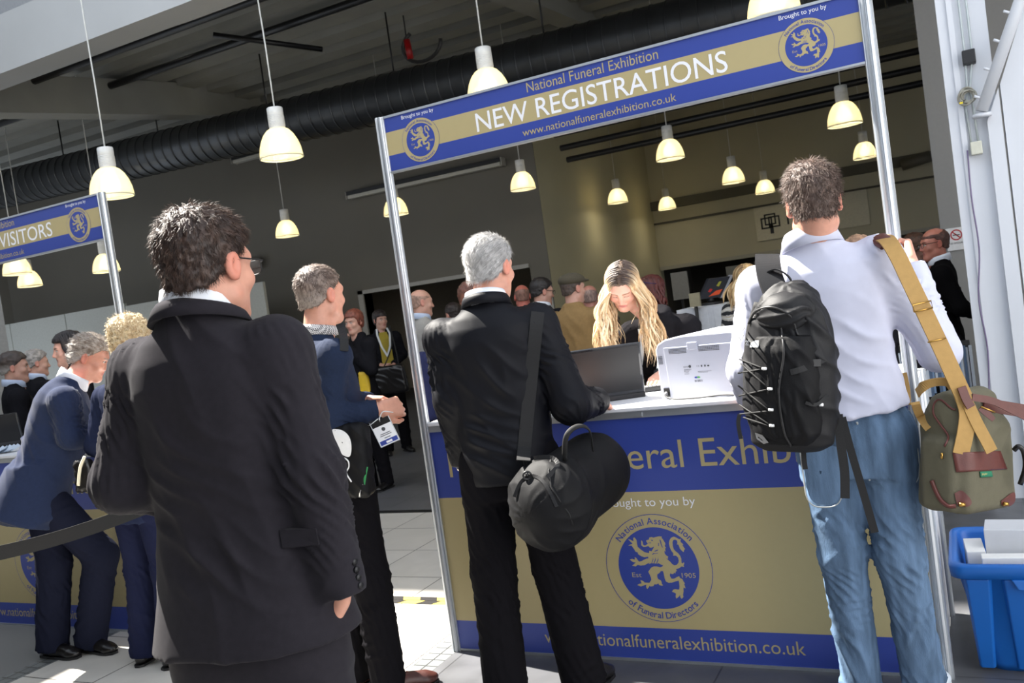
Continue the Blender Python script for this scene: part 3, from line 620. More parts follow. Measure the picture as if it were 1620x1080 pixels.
# ------------------------------------------------------------------ heads, hands, bodies
class Frame:
    def __init__(s, o, heading, pitch=0.0, roll=0.0):
        """heading in degrees, 0 looks along +y, counter-clockwise positive; pitch > 0 bows forward; roll > 0 tips to its left"""
        h, p, r = RAD(heading), RAD(pitch), RAD(roll)
        f = np.array([-math.sin(h), math.cos(h), 0.0]); l = np.array([-math.cos(h), -math.sin(h), 0.0]); u = np.array([0, 0, 1.0])
        f, u = f*math.cos(p)-u*math.sin(p), u*math.cos(p)+f*math.sin(p)
        l, u = l*math.cos(r)-u*math.sin(r), u*math.cos(r)+l*math.sin(r)
        s.o = np.array(o, float); s.M = np.array([l, f, u])
    def w(s, l, f, u): return s.o+s.M[0]*l+s.M[1]*f+s.M[2]*u
    def loc(s, P): return (np.asarray(P)-s.o)@s.M.T
def head_prims(fr, s=1.0, woman=False, nose=1.0):
    w = fr.w; M = fr.M; q = lambda a, b, c: w(a*s, b*s, c*s); j = 0.90 if woman else 1.0
    P = [ell(q(0, -0.014, 0.034), np.array([0.0755, 0.097, 0.083])*s, M, 0.03),
         ell(q(0, 0.030, -0.030), np.array([0.060*j, 0.062, 0.086])*s, M, 0.035*s),
         cone(q(0.050*j, 0.008, -0.066), q(0.016, 0.068, -0.100), 0.017*s, 0.016*s, 0.03*s), cone(q(-0.050*j, 0.008, -0.066), q(-0.016, 0.068, -0.100), 0.017*s, 0.016*s, 0.03*s),
         ell(q(0, 0.073, -0.100), np.array([0.020, 0.016, 0.016])*s*j, M, 0.02*s),
         cone(q(0.036, 0.072, 0.022), q(-0.036, 0.072, 0.022), 0.014*s, 0.014*s, 0.022*s),
         ell(q(0.043, 0.058, -0.028), np.array([0.022, 0.022, 0.02])*s, M, 0.02*s), ell(q(-0.043, 0.058, -0.028), np.array([0.022, 0.022, 0.02])*s, M, 0.02*s),
         ell(q(0.031, 0.094, 0.002), np.array([0.018, 0.016, 0.012])*s, M, 0.012*s, 's'), ell(q(-0.031, 0.094, 0.002), np.array([0.018, 0.016, 0.012])*s, M, 0.012*s, 's'),
         ell(q(0.031, 0.0715, 0.001), np.array([0.0145, 0.0135, 0.0125])*s, M, 0.003*s), ell(q(-0.031, 0.0715, 0.001), np.array([0.0145, 0.0135, 0.0125])*s, M, 0.003*s),
         cone(q(0, 0.084, 0.010), q(0, 0.084+0.020*nose, -0.032), 0.0075*s, 0.0115*s, 0.014*s),
         ell(q(0.0115, 0.090, -0.036), np.array([0.0085, 0.011, 0.0075])*s, M, 0.008*s), ell(q(-0.0115, 0.090, -0.036), np.array([0.0085, 0.011, 0.0075])*s, M, 0.008*s),
         cone(q(0.019, 0.080, -0.061), q(-0.019, 0.080, -0.061), 0.0062*s, 0.0062*s, 0.008*s), cone(q(0.004, 0.088, -0.059), q(-0.004, 0.088, -0.059), 0.006*s, 0.006*s, 0.008*s),
         cone(q(0.014, 0.081, -0.071), q(-0.014, 0.081, -0.071), 0.0075*s, 0.0075*s, 0.008*s)]
    P.append(cone(q(0.022, 0.096, -0.0655), q(-0.022, 0.096, -0.0655), 0.006*s, 0.006*s, 0.004*s, 's'))
    for sg in (1, -1):
        E = Frame(q(0, 0, 0), 0); EM = np.array([M[0]*math.cos(0.38)+sg*-M[1]*math.sin(0.38)*1.0, M[1]*math.cos(0.38)+sg*M[0]*math.sin(0.38), M[2]])
        P += [ell(q(sg*0.079, -0.014, -0.006), np.array([0.009, 0.019, 0.032])*s, EM, 0.006*s), ell(q(sg*0.088, -0.010, -0.004), np.array([0.006, 0.011, 0.020])*s, EM, 0.004*s, 's'),
              ell(q(sg*0.075, -0.006, -0.028), np.array([0.006, 0.009, 0.010])*s, EM, 0.006*s)]
    return P
def hand_prims(W, d, n, curl=(0.5, 0.6, 0.65, 0.7), thumb=1, s=1.0, spread=0.05, tfold=0.5):
    """W wrist, d towards the fingers, n the way the palm faces, thumb = +1/-1 picks the side cross(d, n)*thumb"""
    d = nrm(d); n = nrm(np.asarray(n)-d*(np.asarray(n)@d)); t = np.cross(d, n)*thumb; P = []
    W = np.array(W, float)
    L = (0.074, 0.082, 0.076, 0.060); off = (0.030, 0.010, -0.011, -0.031); fw_ = (0.088, 0.092, 0.088, 0.080)
    for i in range(4):
        kn = W+s*(d*fw_[i]+t*off[i]); b = W+s*(d*0.012+t*off[i]*0.62)
        P.append(cone(b, kn, 0.0165*s, 0.0125*s, 0.012*s))
        p = kn; dd = nrm(d+t*spread*(1.5-i)); an = 0
        for j, (fr_, r0, r1) in enumerate(((0.45, 0.0102, 0.0092), (0.31, 0.0092, 0.0083), (0.26, 0.0083, 0.0070))):
            an += curl[i]*(0.75, 1.15, 0.8)[j]; q = p+s*L[i]*fr_*(dd*math.cos(an)+n*math.sin(an)); sc = 0.88 if i == 3 else 1.0
            P.append(cone(p, q, r0*s*sc, r1*s*sc, 0.004*s)); p = q
    b = W+s*(d*0.022+t*0.022+n*0.006); t1 = b+s*0.046*nrm(d*0.72+t*0.62+n*0.35); t2 = t1+s*0.036*nrm(d*0.95+t*(0.35-tfold*0.5)+n*(0.2+tfold*0.5)); t3 = t2+s*0.028*nrm(d*0.95-t*tfold*0.5+n*(0.15+tfold*0.6))
    P += [cone(b, t1, 0.0175*s, 0.0125*s, 0.012*s), cone(t1, t2, 0.0118*s, 0.0103*s, 0.005*s), cone(t2, t3, 0.0103*s, 0.008*s, 0.004*s)]
    return P
SKIN = {}
def skin_mat(): return mat('skin', (200, 150, 130), 0.48, var=0.05, scale=60, attr=True, bump=0.12, bscale=700, sss=0.15)
class Person:
    """joints in world space; garments are built on them"""
    def __init__(s, x, y, H=1.78, heading=0.0, head_h=None, head_pitch=8.0, head_roll=0.0, lean=0.0, side=0.0, twist=0.0, woman=False, hs=None, skin=(205, 150, 128), legs=None, arms=None, head=None, sw=1.0, name='person', z=0.0, lift=0.0):
        k = s.k = H/1.80; s.woman = woman; s.H = H; s.skin = skin
        s.root = empty(name, (x, y, z))
        s.base = Frame((x, y, z), heading)
        s.pel = s.base.w(0, 0, 0.985*k+lift)
        s.tor = Frame(s.pel, heading+twist, lean, side); T = s.tor
        s.neck = T.w(0, -0.015*k, 0.545*k)
        sh = (0.165 if woman else 0.185)*k*sw; s.sw = sh
        s.shL, s.shR = T.w(sh, -0.005, 0.452*k), T.w(-sh, -0.005, 0.452*k)
        hp = head_pitch; hh = heading+twist if head_h is None else head_h
        s.hs = (0.96 if woman else 1.0)*min(1.03, max(0.95, k)) if hs is None else hs
        hf = Frame((0, 0, 0), hh, hp, head_roll); s.hd = hf
        nd = nrm(T.M[2]*0.75+np.array([0, 0, 0.5])+hf.M[1]*0.22)
        hf.o = (s.neck+nd*0.135*k+hf.M[2]*0.005 if head is None else np.array(head, float))
        B = s.base
        s.hipL, s.hipR = B.w(0.09*k, 0, 0.92*k), B.w(-0.09*k, 0, 0.92*k)
        lg = dict(kL=(0.105, 0.02, 0.50), kR=(-0.105, 0.02, 0.50), aL=(0.115, -0.02, 0.085), aR=(-0.115, -0.02, 0.085), fL=12, fR=-12); lg.update(legs or {})
        g = lambda v: np.array(v[0]) if len(v) == 1 else B.w(v[0]*k, v[1]*k, v[2]*k)
        s.knL, s.knR, s.anL, s.anR = g(lg['kL']), g(lg['kR']), g(lg['aL']), g(lg['aR']); s.anL[2] = s.anR[2] = s.base.o[2]+0.085*k; s.ftL, s.ftR = heading+lg['fL'], heading+lg['fR']
        am = dict(eL=(0.235, -0.03, 0.205), eR=(-0.235, -0.03, 0.205), wL=(0.235, 0.06, -0.04), wR=(-0.235, 0.06, -0.04)); am.update(arms or {})
        gt = lambda v: np.array(v[0]) if len(v) == 1 else T.w(v[0]*k, v[1]*k, v[2]*k)
        s.elL, s.elR, s.wrL, s.wrR = gt(am['eL']), gt(am['eR']), gt(am['wL']), gt(am['wR'])
        s.hdirL = am.get('hL'); s.hdirR = am.get('hR'); s.pnL = am.get('nL'); s.pnR = am.get('nR'); s.curlL = am.get('cL', (0.4, 0.45, 0.5, 0.5)); s.curlR = am.get('cR', (0.4, 0.45, 0.5, 0.5))
        s.tfL = am.get('tL', 0.4); s.tfR = am.get('tR', 0.4); s.hide = am.get('hide', '')
    def body(s, h=0.012, hf=0.0042, lips=(168, 92, 88), brow=(60, 42, 32), beard=None, nose=1.0, eyes=True, neck_r=0.056, nofine=False, cheek=0.0):
        k, T, hd, hs = s.k, s.tor, s.hd, s.hs; q = lambda a, b, c: hd.w(a*hs, b*hs, c*hs)
        nr = neck_r*(0.84 if s.woman else 1.0)*k
        P = [loft(T.o, T.M, [(-0.10*k, 0, 0, 0.10*k, 0.07*k, 0.09*k), (0.1*k, 0, 0.01, 0.095*k, 0.06*k, 0.06*k), (0.36*k, 0, 0, 0.10*k, 0.06*k, 0.06*k), (0.46*k, 0, -0.01, 0.08*k, 0.05*k, 0.05*k), (0.54*k, 0, -0.012, 0.05*k, 0.045*k, 0.045*k)], 0.02)]
        for a, b, c, d_ in ((s.shL, s.elL, s.wrL, 0), (s.shR, s.elR, s.wrR, 1)): P += [cone(a, T.w(0, 0, 0.44*k), 0.030*k, 0.035*k, 0.01), cone(a, b, 0.036*k, 0.032*k, 0.01), cone(b, c, 0.034*k, 0.026*k, 0.02)]
        for a, b, c in ((s.hipL, s.knL, s.anL), (s.hipR, s.knR, s.anR)): P += [cone(a, b, 0.070*k, 0.048*k, 0.03), cone(b, c, 0.048*k, 0.034*k, 0.02)]
        for a, hdg in ((s.anL, s.ftL), (s.anR, s.ftR)): F_ = Frame(a, hdg); P.append(cone(F_.w(0, 0, -0.03), F_.w(0, 0.12, -0.055), 0.028, 0.022, 0.01))
        P += [cone(s.neck-T.M[2]*0.05, q(0, -0.022, -0.050), nr*1.12, nr*0.98, 0.03), cone(s.neck+T.M[1]*0.02-T.M[2]*0.03, q(0, 0.012, -0.065), nr*0.9, nr*0.75, 0.03)]
        P += head_prims(hd, hs, s.woman, nose)
        fine = [(hd.o-0.14, hd.o+0.14)]
        for W, e, dv, nv, cu, th, tf, nm in ((s.wrL, s.elL, s.hdirL, s.pnL, s.curlL, -1, s.tfL, 'L'), (s.wrR, s.elR, s.hdirR, s.pnR, s.curlR, 1, s.tfR, 'R')):
            d_ = nrm(W-e) if dv is None else nrm(dv); n_ = (T.M[0]*(-1 if nm == 'L' else 1)) if nv is None else np.array(nv, float)
            # thumb side: forward when the arm hangs with its palm to the thigh
            n_ = nrm(n_-d_*(n_@d_)); t_ = np.cross(d_, n_); s.__dict__['pn'+nm] = n_
            tsign = 1 if nm == 'L' else -1
            P += hand_prims(W+d_*0.012, d_, n_, cu, tsign, k*(0.90 if s.woman else 1.0), 0.05, tf)
            if nm not in s.hide: fine.append((W-0.03+np.minimum(d_*0.18, 0)-0.03, W+0.03+np.maximum(d_*0.18, 0)+0.03))
        if nofine: V, Fq = mesh_field(P, h)
        else: V, Fq = mesh_field(P, h, fine, hf)
        V = relax(V, Fq, 1, 0.35)
        L = hd.loc(V)/hs; c = np.tile(np.array(lin(s.skin)), (len(V), 1)); l, f, u = np.abs(L[:, 0]), L[:, 1], L[:, 2]
        def mixc(w, rgb): w = np.clip(w, 0, 1)[:, None]; c[:] = c*(1-w)+np.array(lin(rgb))*w
        near = (np.abs(u) < 0.16) & (l < 0.12) & (np.abs(f) < 0.14)
        sm = lambda e0, e1, v: np.clip((v-e0)/(e1-e0), 0, 1)
        red = tuple(np.clip(np.array(s.skin)*[1.0, 0.83, 0.81], 0, 255))
        mixc(near*0.7*sm(0.068, 0.080, l)*(1-sm(0.03, 0.05, np.abs(f+0.012))), red)
        mixc(near*0.45*(1-sm(0.008, 0.022, l))*sm(0.092, 0.104, f), red)
        if cheek: mixc(near*cheek*(1-sm(0.012, 0.03, np.hypot(l-0.042, u+0.03)))*sm(0.04, 0.06, f), red)
        if beard: mixc(near*0.55*(1-sm(-0.055, -0.035, u))*sm(-0.005, 0.02, f)*(1-sm(-0.125, -0.12, -u)*0), beard)
        if eyes:
            if eyes == 'down':
                ls = (1-sm(0.0010, 0.0028, np.abs(u+0.0065-4.0*(l-0.031)**2*0-0.25*np.abs(l-0.031)*0.4)))*(1-sm(0.012, 0.015, np.abs(l-0.031))); mixc(near*(f > 0.06)*ls, (58, 40, 32)); mixc(near*(f > 0.06)*0.35*(1-sm(0.006, 0.012, np.hypot((l-0.031)*0.6, u-0.004))), (150, 104, 88))
            eye = 0*l if eyes == 'down' else 1-sm(0.0105, 0.0125, np.hypot((l-0.031)*0.85, (u-0.001)*1.9)); eye = near*eye*(f > 0.06)
            mixc(eye, (215, 208, 200)); mixc((eyes != 'down')*near*(f > 0.06)*(1-sm(0.0045, 0.006, np.hypot(l-0.031, u-0.001))), (58, 44, 34))
            lash = (1-sm(0.0012, 0.0026, np.abs(np.hypot((l-0.031)*0.85, (u-0.0015)*1.75)-0.0118)))*(u > 0.0005); mixc((eyes != 'down')*near*(f > 0.06)*lash, (50, 36, 30))
            bw = (1-sm(0.003, 0.0055, np.abs(u-(0.0205+0.10*(l-0.03)-3.5*(l-0.033)**2))))*sm(0.010, 0.014, l)*(1-sm(0.048, 0.054, l)); mixc(near*(f > 0.055)*0.85*bw, brow)
        lp = 1-sm(0.85, 1.15, np.hypot(l/0.023, (u+0.0655)/0.0105)); mixc(near*(f > 0.070)*0.75*lp, lips)
        s.body_o = obj_from('body', V, Fq, skin_mat(), s.root, c)
        return s.body_o
    # -------------------------------------------------------------- garments
    def sleeve(s, side, r0, r1, r2, k=0.035, end=0.0, upto=1.0):
        a, b, c = (s.shL, s.elL, s.wrL) if side == 'L' else (s.shR, s.elR, s.wrR); T = s.tor
        w = b+(c-b)*upto
        return [ell(a-T.M[2]*0.012, np.array([r0*1.02, r0*1.0, r0*0.96]), T.M, k), cone(a, b, r0*0.96, r1, k), cone(b, w, r1, r2, 0.03, clip=end)]
    def top(s, name, m, hem=-0.215, chest=0.165, waist=0.150, hip=0.170, depth=0.118, r=(0.071, 0.060, 0.047), belly=0.0, h=0.009, folds=None, extra=(), noise=0.002, flare=0.0, upto=1.0, cuff=0.0, neck=0.072, amp=1.0, slope=0.0, seedv=1, colfn=None, cutn=True, fine=(), hf=None):
        k, T = s.k, s.tor; g = 0.92 if s.woman else 1.0
        chest, waist, hip, depth = chest*g, waist*g, hip*g, depth*g
        st = [(hem*k, 0, 0.0, (hip+flare)*k, (depth*1.0+flare*0.6)*k, (depth*1.12+flare*0.7)*k), (-0.05*k, 0, 0.0, hip*k, (depth*0.98+belly*0.6)*k, depth*1.10*k), (0.12*k, 0, 0.0, waist*k, (depth*0.92+belly)*k, depth*0.90*k),
              (0.30*k, 0, 0.0, chest*1.02*k, (depth*1.04+belly*0.4+(0.015 if s.woman else 0))*k, depth*1.02*k), (0.40*k, 0, -0.004, chest*1.06*k, depth*0.98*k, depth*1.04*k), (0.455*k, 0, -0.012, s.sw*0.99, depth*0.78*k, depth*0.92*k),
              ((0.500-slope*0.2)*k, 0, -0.016, s.sw*0.80, depth*0.62*k, depth*0.76*k), (0.530*k, 0, -0.018, s.sw*0.54, 0.066*k, depth*0.62*k), (0.560*k, 0, -0.018, (neck+0.014)*k, 0.056*k, 0.066*k), (0.578*k, 0, -0.018, neck*0.86*k, 0.048*k, 0.055*k)]
        P = [loft(T.o, T.M, st, 0.03, 2.35)]+s.sleeve('L', r[0]*k, r[1]*k, r[2]*k, upto=upto, end=cuff)+s.sleeve('R', r[0]*k, r[1]*k, r[2]*k, upto=upto, end=cuff)+list(extra)
        fo = []
        if folds is None:
            for a, b, c, sd_ in ((s.shL, s.elL, s.wrL, 1), (s.shR, s.elR, s.wrR, 4)):
                fo += [('diag', b+(a-b)*0.55, b+(c-b)*0.45, 0.14, 0.015*amp, 0.048, sd_+seedv), ('ring', c+(b-c)*0.35, c, 0.11, min(0.006*amp, 0.005), 0.05, sd_+9+seedv), ('long', a, b, 0.14, 0.007*amp, 0.045, sd_+3+seedv)]
            fo += [('diag', T.w(0, 0, 0.02*k), T.w(0, 0, 0.22*k), 0.28, 0.011*amp, 0.085, 6+seedv), ('long', T.w(0, 0, hem*k), T.w(0, 0, 0.40*k), 0.28, 0.007*amp, 0.09, 8+seedv)]
        else: fo = folds
        return cloth(name, P, m, s.root, h, fo, noise=noise, colfn=colfn, fine=fine, hf=hf)
    def trousers(s, m, r=(0.098, 0.076, 0.066), seat=0.118, h=0.009, amp=1.0, name='trousers', bunch=1.0, low=0.0, flare=0.0, top=0.05, hipw=0.165, folds_extra=(), seedv=0, extra=()):
        k, T = s.k, s.base; P = []
        hw = hipw*(0.96 if s.woman else 1)*k
        P.append(loft(T.w(0, 0, 0), T.M, [(0.80*k, 0, 0, hw*0.98, 0.095*k, 0.120*k), (0.90*k, 0, 0, hw, 0.10*k, seat*1.06*k), (0.98*k, 0, 0, hw*0.93, 0.096*k, seat*0.90*k), ((0.98+top)*k, 0, 0, hw*0.86, 0.092*k, 0.092*k)], 0.05, 2.3))
        for hp, kn, an, sg in ((s.hipL, s.knL, s.anL, 1), (s.hipR, s.knR, s.anR, -1)):
            e = an+np.array([0, 0, -0.045-low])
            P += [cone(hp, kn, r[0]*k, r[1]*k, 0.045), cone(kn, e, r[1]*k, (r[2]+flare)*k, 0.03, clip=0.0)]
        P += list(extra)
        fo = list(folds_extra)
        for hp, kn, an, sd_ in ((s.hipL, s.knL, s.anL, 2), (s.hipR, s.knR, s.anR, 7)):
            sd_ += seedv
            fo += [('diag', kn+(hp-kn)*0.3, kn+(an-kn)*0.3, 0.15, 0.013*amp, 0.05, sd_), ('ring', an+(kn-an)*0.42, an-np.array([0, 0, 0.03]), 0.15, 0.010*amp*bunch, 0.075, sd_+3), ('long', hp, an, 0.15, 0.006*amp, 0.06, sd_+5), ('diag', hp+np.array([0, 0, -0.06]), hp+(kn-hp)*0.3, 0.16, 0.010*amp, 0.055, sd_+6)]
        return cloth(name, P, m, s.root, h, fo)
    def shoe(s, side, m, sole=None, h=0.006, L=0.27):
        a, hdg = (s.anL, s.ftL) if side == 'L' else (s.anR, s.ftR); F_ = Frame((a[0], a[1], s.base.o[2]), hdg); z0 = a[2]-0.085*s.k; k = L/0.27*(0.9 if s.woman else 1)
        w = lambda l, f, u: F_.w(l*k, f*k, u*k+z0)
        P = [cone(w(0, -0.045, 0.040), w(0, 0.03, 0.048), 0.036*k, 0.038*k, 0.02), cone(w(0, 0.03, 0.045), w(0, 0.15, 0.030), 0.040*k, 0.034*k, 0.02), cone(w(0, -0.03, 0.07), w(0, 0.02, 0.085), 0.034*k, 0.03*k, 0.02), ell(w(0, 0.165, 0.026), np.array([0.040, 0.050, 0.026])*k, F_.M, 0.02),
             halfcut(w(0, 0, 0.012), (0, 0, -1), 0.004)]
        o = cloth('shoe', P, m, s.root, h)
        b = MB(); ol = [(-0.034, -0.07), (-0.038, 0.0), (-0.036, 0.06), (-0.043, 0.13), (-0.038, 0.18), (-0.016, 0.213), (0.016, 0.213), (0.038, 0.18), (0.043, 0.13), (0.036, 0.06), (0.038, 0.0), (0.034, -0.07), (0.016, -0.088), (-0.016, -0.088)]
        n = len(ol); V = [w(l, f, 0.001) for l, f in ol]+[w(l, f, 0.014) for l, f in ol]
        b.add(V, [tuple(range(n-1, -1, -1)), tuple(range(n, 2*n))]+[(i, (i+1) % n, (i+1) % n+n, i+n) for i in range(n)]); b.build('sole', sole or M_BLACKP, o)
        return o
    def collar(s, name, m, rx=0.066, ry=0.070, h=0.038, flare=0.012, up=0.0, tilt=0.0, gap=0.5, th=0.004, fold=True, parent=None, back=0.0, drop=0.012):
        """a turned collar round the neck, open in front by `gap` radians each side"""
        k, T = s.k, s.tor; hd = s.hd; hb = hd.w(0, -0.016*s.hs, -0.05*s.hs); nd = hb-s.neck; c = s.neck+nd*min(0.45, (0.012+up)/np.linalg.norm(nd))-T.M[1]*back; rx += 0.003; ry += 0.004
        mb = MB(); n = 40; V = []
        prof = [(0.0, 0.0), (0.002, h*0.55), (0.0045, h), (0.008, h+0.002), (0.010+flare*0.4, h*0.7), (0.010+flare, -h*0.18), (0.006+flare, -h*0.20), (0.006, 0.0)] if fold else [(0, 0), (flare*0.5, h*0.5), (flare, h), (flare+th, h), (flare*0.5+th, h*0.5), (th, 0)]
        m_ = len(prof)
        for i in range(n+1):
            a = math.pi/2+gap+(2*math.pi-2*gap)*i/n
            fr = (1+math.sin(a))/2
            for dr, dz in prof:
                V.append(c+T.M[0]*math.cos(a)*(rx*k+dr)+T.M[1]*math.sin(a)*(ry*k+dr)+T.M[2]*(dz-drop*0-fr*(drop+0.02)+tilt*math.sin(a)))
        F = [(i*m_+j, (i+1)*m_+j, (i+1)*m_+(j+1) % m_, i*m_+(j+1) % m_) for i in range(n) for j in range(m_)]+[tuple(range(m_)), tuple(n*m_+j for j in range(m_-1, -1, -1))]
        mb.add(V, F, 0, True)
        o = mb.build(name, m, s.root if parent is None else parent)
        return o
    # -------------------------------------------------------------- hair
    def hair_cap(s, m, th=0.012, top=0.022, line=((-0.12, -0.062), (-0.06, -0.045), (-0.025, -0.015), (0.0, 0.008), (0.03, 0.035), (0.055, 0.062), (0.09, 0.074), (0.13, 0.078)), h=0.006, noise=0.004, col=(50, 38, 32), col2=None, side_l=0.0, bald=None, grey=None, name='hair'):
        """close-fitting hair: the skull swollen and cut along a hairline u(f)"""
        hs = s.hs; hd = s.hd; lx = np.array([a for a, _ in line]); lu = np.array([b for _, b in line])
        c = np.array([0, -0.016, 0.036])
        def fn(x, y, z):
            px, py, pz = x-hd.o[0], y-hd.o[1], z-hd.o[2]; M = hd.M
            l = (M[0][0]*px+M[0][1]*py+M[0][2]*pz)/hs; f = (M[1][0]*px+M[1][1]*py+M[1][2]*pz)/hs; u = (M[2][0]*px+M[2][1]*py+M[2][2]*pz)/hs
            up = np.clip((u-0.02)/0.08, 0, 1); a = th+(top-th)*up
            r = (0.0755+a*0.8, 0.097+a, 0.083+a); qq = np.sqrt(((l)/r[0])**2+((f+0.014)/r[1])**2+((u-0.034)/r[2])**2)+1e-9
            d = (qq-1)*0.082
            # nape: carry the hair down the back of the head
            d2 = np.sqrt((l/(0.062+th*0.6))**2+((f+0.040)/(0.058+th))**2+((u+0.028)/0.062)**2)-1; d = smin(d, d2*0.058, 0.02)
            ln = np.interp(f.ravel(), lx, lu).reshape(f.shape)-0.010*np.clip((np.abs(l)-0.03)/0.04, 0, 1)*(f > 0.03)*0
            d = np.maximum(d, (ln-u)*0.85)
            if bald is not None: d = np.maximum(d, bald(l, f, u))
            return d*hs
        V, Fq = mesh_field([Prim(fn, hd.o-0.15*hs, hd.o+0.16*hs, 0.0)], h, pad=0.0)
        N = vnormals(V, Fq); V = relax(V, Fq, 1, 0.4)
        L = hd.loc(V)/hs
        V = V+N*(noise*(vnoise(L*[1, 0.45, 1], 95, 2)+0.7*vnoise(L*[1, 0.4, 0.6], 190, 4)))[:, None]
        cc = np.tile(np.array(lin(col)), (len(V), 1))
        if col2 is not None:
            w = np.clip(0.5+1.3*vnoise(L*[1, 0.35, 0.35], 170, 7), 0, 1)[:, None]; cc = cc*(1-w)+np.array(lin(col2))*w
        if grey is not None:
            w = np.clip((0.03-L[:, 2])/0.05, 0, 1)[:, None]*0.8; cc = cc*(1-w)+np.array(lin(grey))*w
        return obj_from(name, V, Fq, m, s.root, cc)
    def strands(s, hair, n, length, rad=0.0007, col=((50, 38, 32),), flow=None, lift=0.5, jitter=0.35, seg=3, seed=1, name='loose_strands', umin=-0.06, curl=0.0):
        """fine hairs rooted on the hair's own surface, lying along `flow` (head coordinates)"""
        rs = np.random.RandomState(seed); me = hair.data; off = world_loc(hair)
        V = np.array([v.co[:] for v in me.vertices])+off; Nn = np.array([v.normal[:] for v in me.vertices])
        L = s.hd.loc(V); ok = np.nonzero((np.sum((V-s.hd.w(0, -0.015, 0.0))*Nn, 1) > 0) & (L[:, 2] > umin))[0]
        pick = ok[rs.randint(0, len(ok), n)]; p = V[pick]+rs.normal(0, 0.0018, (n, 3)); nn = Nn[pick]; Lp = s.hd.loc(p)
        fl = np.array([flow(*q) for q in Lp])@s.hd.M if flow else np.tile(-s.hd.M[1], (n, 1))
        fl = fl-nn*np.sum(fl*nn, 1)[:, None]; fl /= np.linalg.norm(fl, axis=1)[:, None]+1e-9
        d = fl+nn*lift+rs.normal(0, jitter, (n, 3)); d /= np.linalg.norm(d, axis=1)[:, None]
        ln = length*(0.6+0.8*rs.rand(n))
        VV = np.zeros((n, seg+1, 3, 3)); pos = p-nn*0.002
        for k in range(seg+1):
            t = k/seg; r = rad*(1-0.85*t)
            a = np.cross(d, [0.31, 0.52, 0.79]); a /= np.linalg.norm(a, axis=1)[:, None]+1e-9; b = np.cross(d, a)
            for j in range(3): VV[:, k, j] = pos+r*(a*math.cos(2.094*j)+b*math.sin(2.094*j))
            pos = pos+d*(ln/seg)[:, None]; d = d-nn*(lift*0.35)+curl*rs.normal(0, 1, (n, 3)); d /= np.linalg.norm(d, axis=1)[:, None]
        base = (np.arange(n)*(seg+1)*3)[:, None, None, None]; kk = np.arange(seg)[None, :, None, None]*3; j = np.arange(3)[None, None, :, None]
        q = np.concatenate([base+kk+j, base+kk+(j+1) % 3, base+kk+3+(j+1) % 3, base+kk+3+j], 3).reshape(-1, 4)
        pal = np.array([lin(c) for c in col]); cc = pal[rs.randint(0, len(pal), n)]*(0.8+0.4*rs.rand(n))[:, None]; cc = np.repeat(cc, (seg+1)*3, 0)
        return obj_from(name, VV.reshape(-1, 3), q, hair.data.materials[0], hair, cc)
def locks(name, curves, radii, m, parent, cols, n=5, flat=0.55):
    """thick tapered locks of long hair, one mesh"""
    VV = []; FF = []; CC = []; b = 0
    for P, R, c in zip(curves, radii, cols):
        P = np.array(P); k = len(P); T = np.gradient(P, axis=0); T /= np.linalg.norm(T, axis=1)[:, None]+1e-9
        A = np.cross(T, [0.2, -0.95, 0.1]); A /= np.linalg.norm(A, axis=1)[:, None]+1e-9; B = np.cross(T, A)
        for j in range(n):
            an = 2*math.pi*j/n; VV.append((P+R[:, None]*(A*math.cos(an)+B*math.sin(an)*flat))[:, None, :])
        W = np.concatenate(VV[-n:], 1).reshape(-1, 3); del VV[-n:]; VV.append(W)
        i = np.arange(k-1)[:, None]*n; j = np.arange(n)[None, :]; q = np.stack([b+i+j, b+i+(j+1) % n, b+i+n+(j+1) % n, b+i+n+j], 2).reshape(-1, 4); FF.append(q)
        c = np.array(c); CC.append(np.repeat(c if c.ndim == 2 else np.tile(c, (k, 1)), n, 0)); b += k*n
    return obj_from(name, np.concatenate(VV), np.concatenate(FF), m, parent, np.concatenate(CC))
def hair_mat(name='hair', rough=0.5): return mat(name, (50, 40, 35), rough, var=0.12, scale=120, attr=True, bump=0.5, bscale=500, spec=0.5)
M_HAIR = hair_mat('hair_fibre')
def suit(name, rgb, sheen=0.0, bump=0.35): return mat(name, rgb, 0.85, var=0.07, scale=60, bump=bump, bscale=900, spec=0.04, sheen=sheen)

def on_surface(objs, pts, lift=0.003, rad=0.016):
    """points of the view brought onto the camera side of a built surface"""
    V = np.concatenate([np.array([v.co[:] for v in o.data.vertices])+world_loc(o) for o in (objs if isinstance(objs, (list, tuple)) else [objs])]); rel = V-_eye; out = []
    for p in pts:
        un = (np.array(p)-_eye); un = un/np.linalg.norm(un); dp = rel@un; off = ((rel-np.outer(dp, un))**2).sum(1); c = np.nonzero(off < rad**2)[0]
        if len(c) == 0: out.append(np.array(p, float)); continue
        m_ = dp[c].min(); c = c[dp[c] < m_+0.03]; w = np.exp(-off[c]/(0.5*rad)**2); out.append(_eye+un*((w*dp[c]).sum()/w.sum()-lift))
    return out
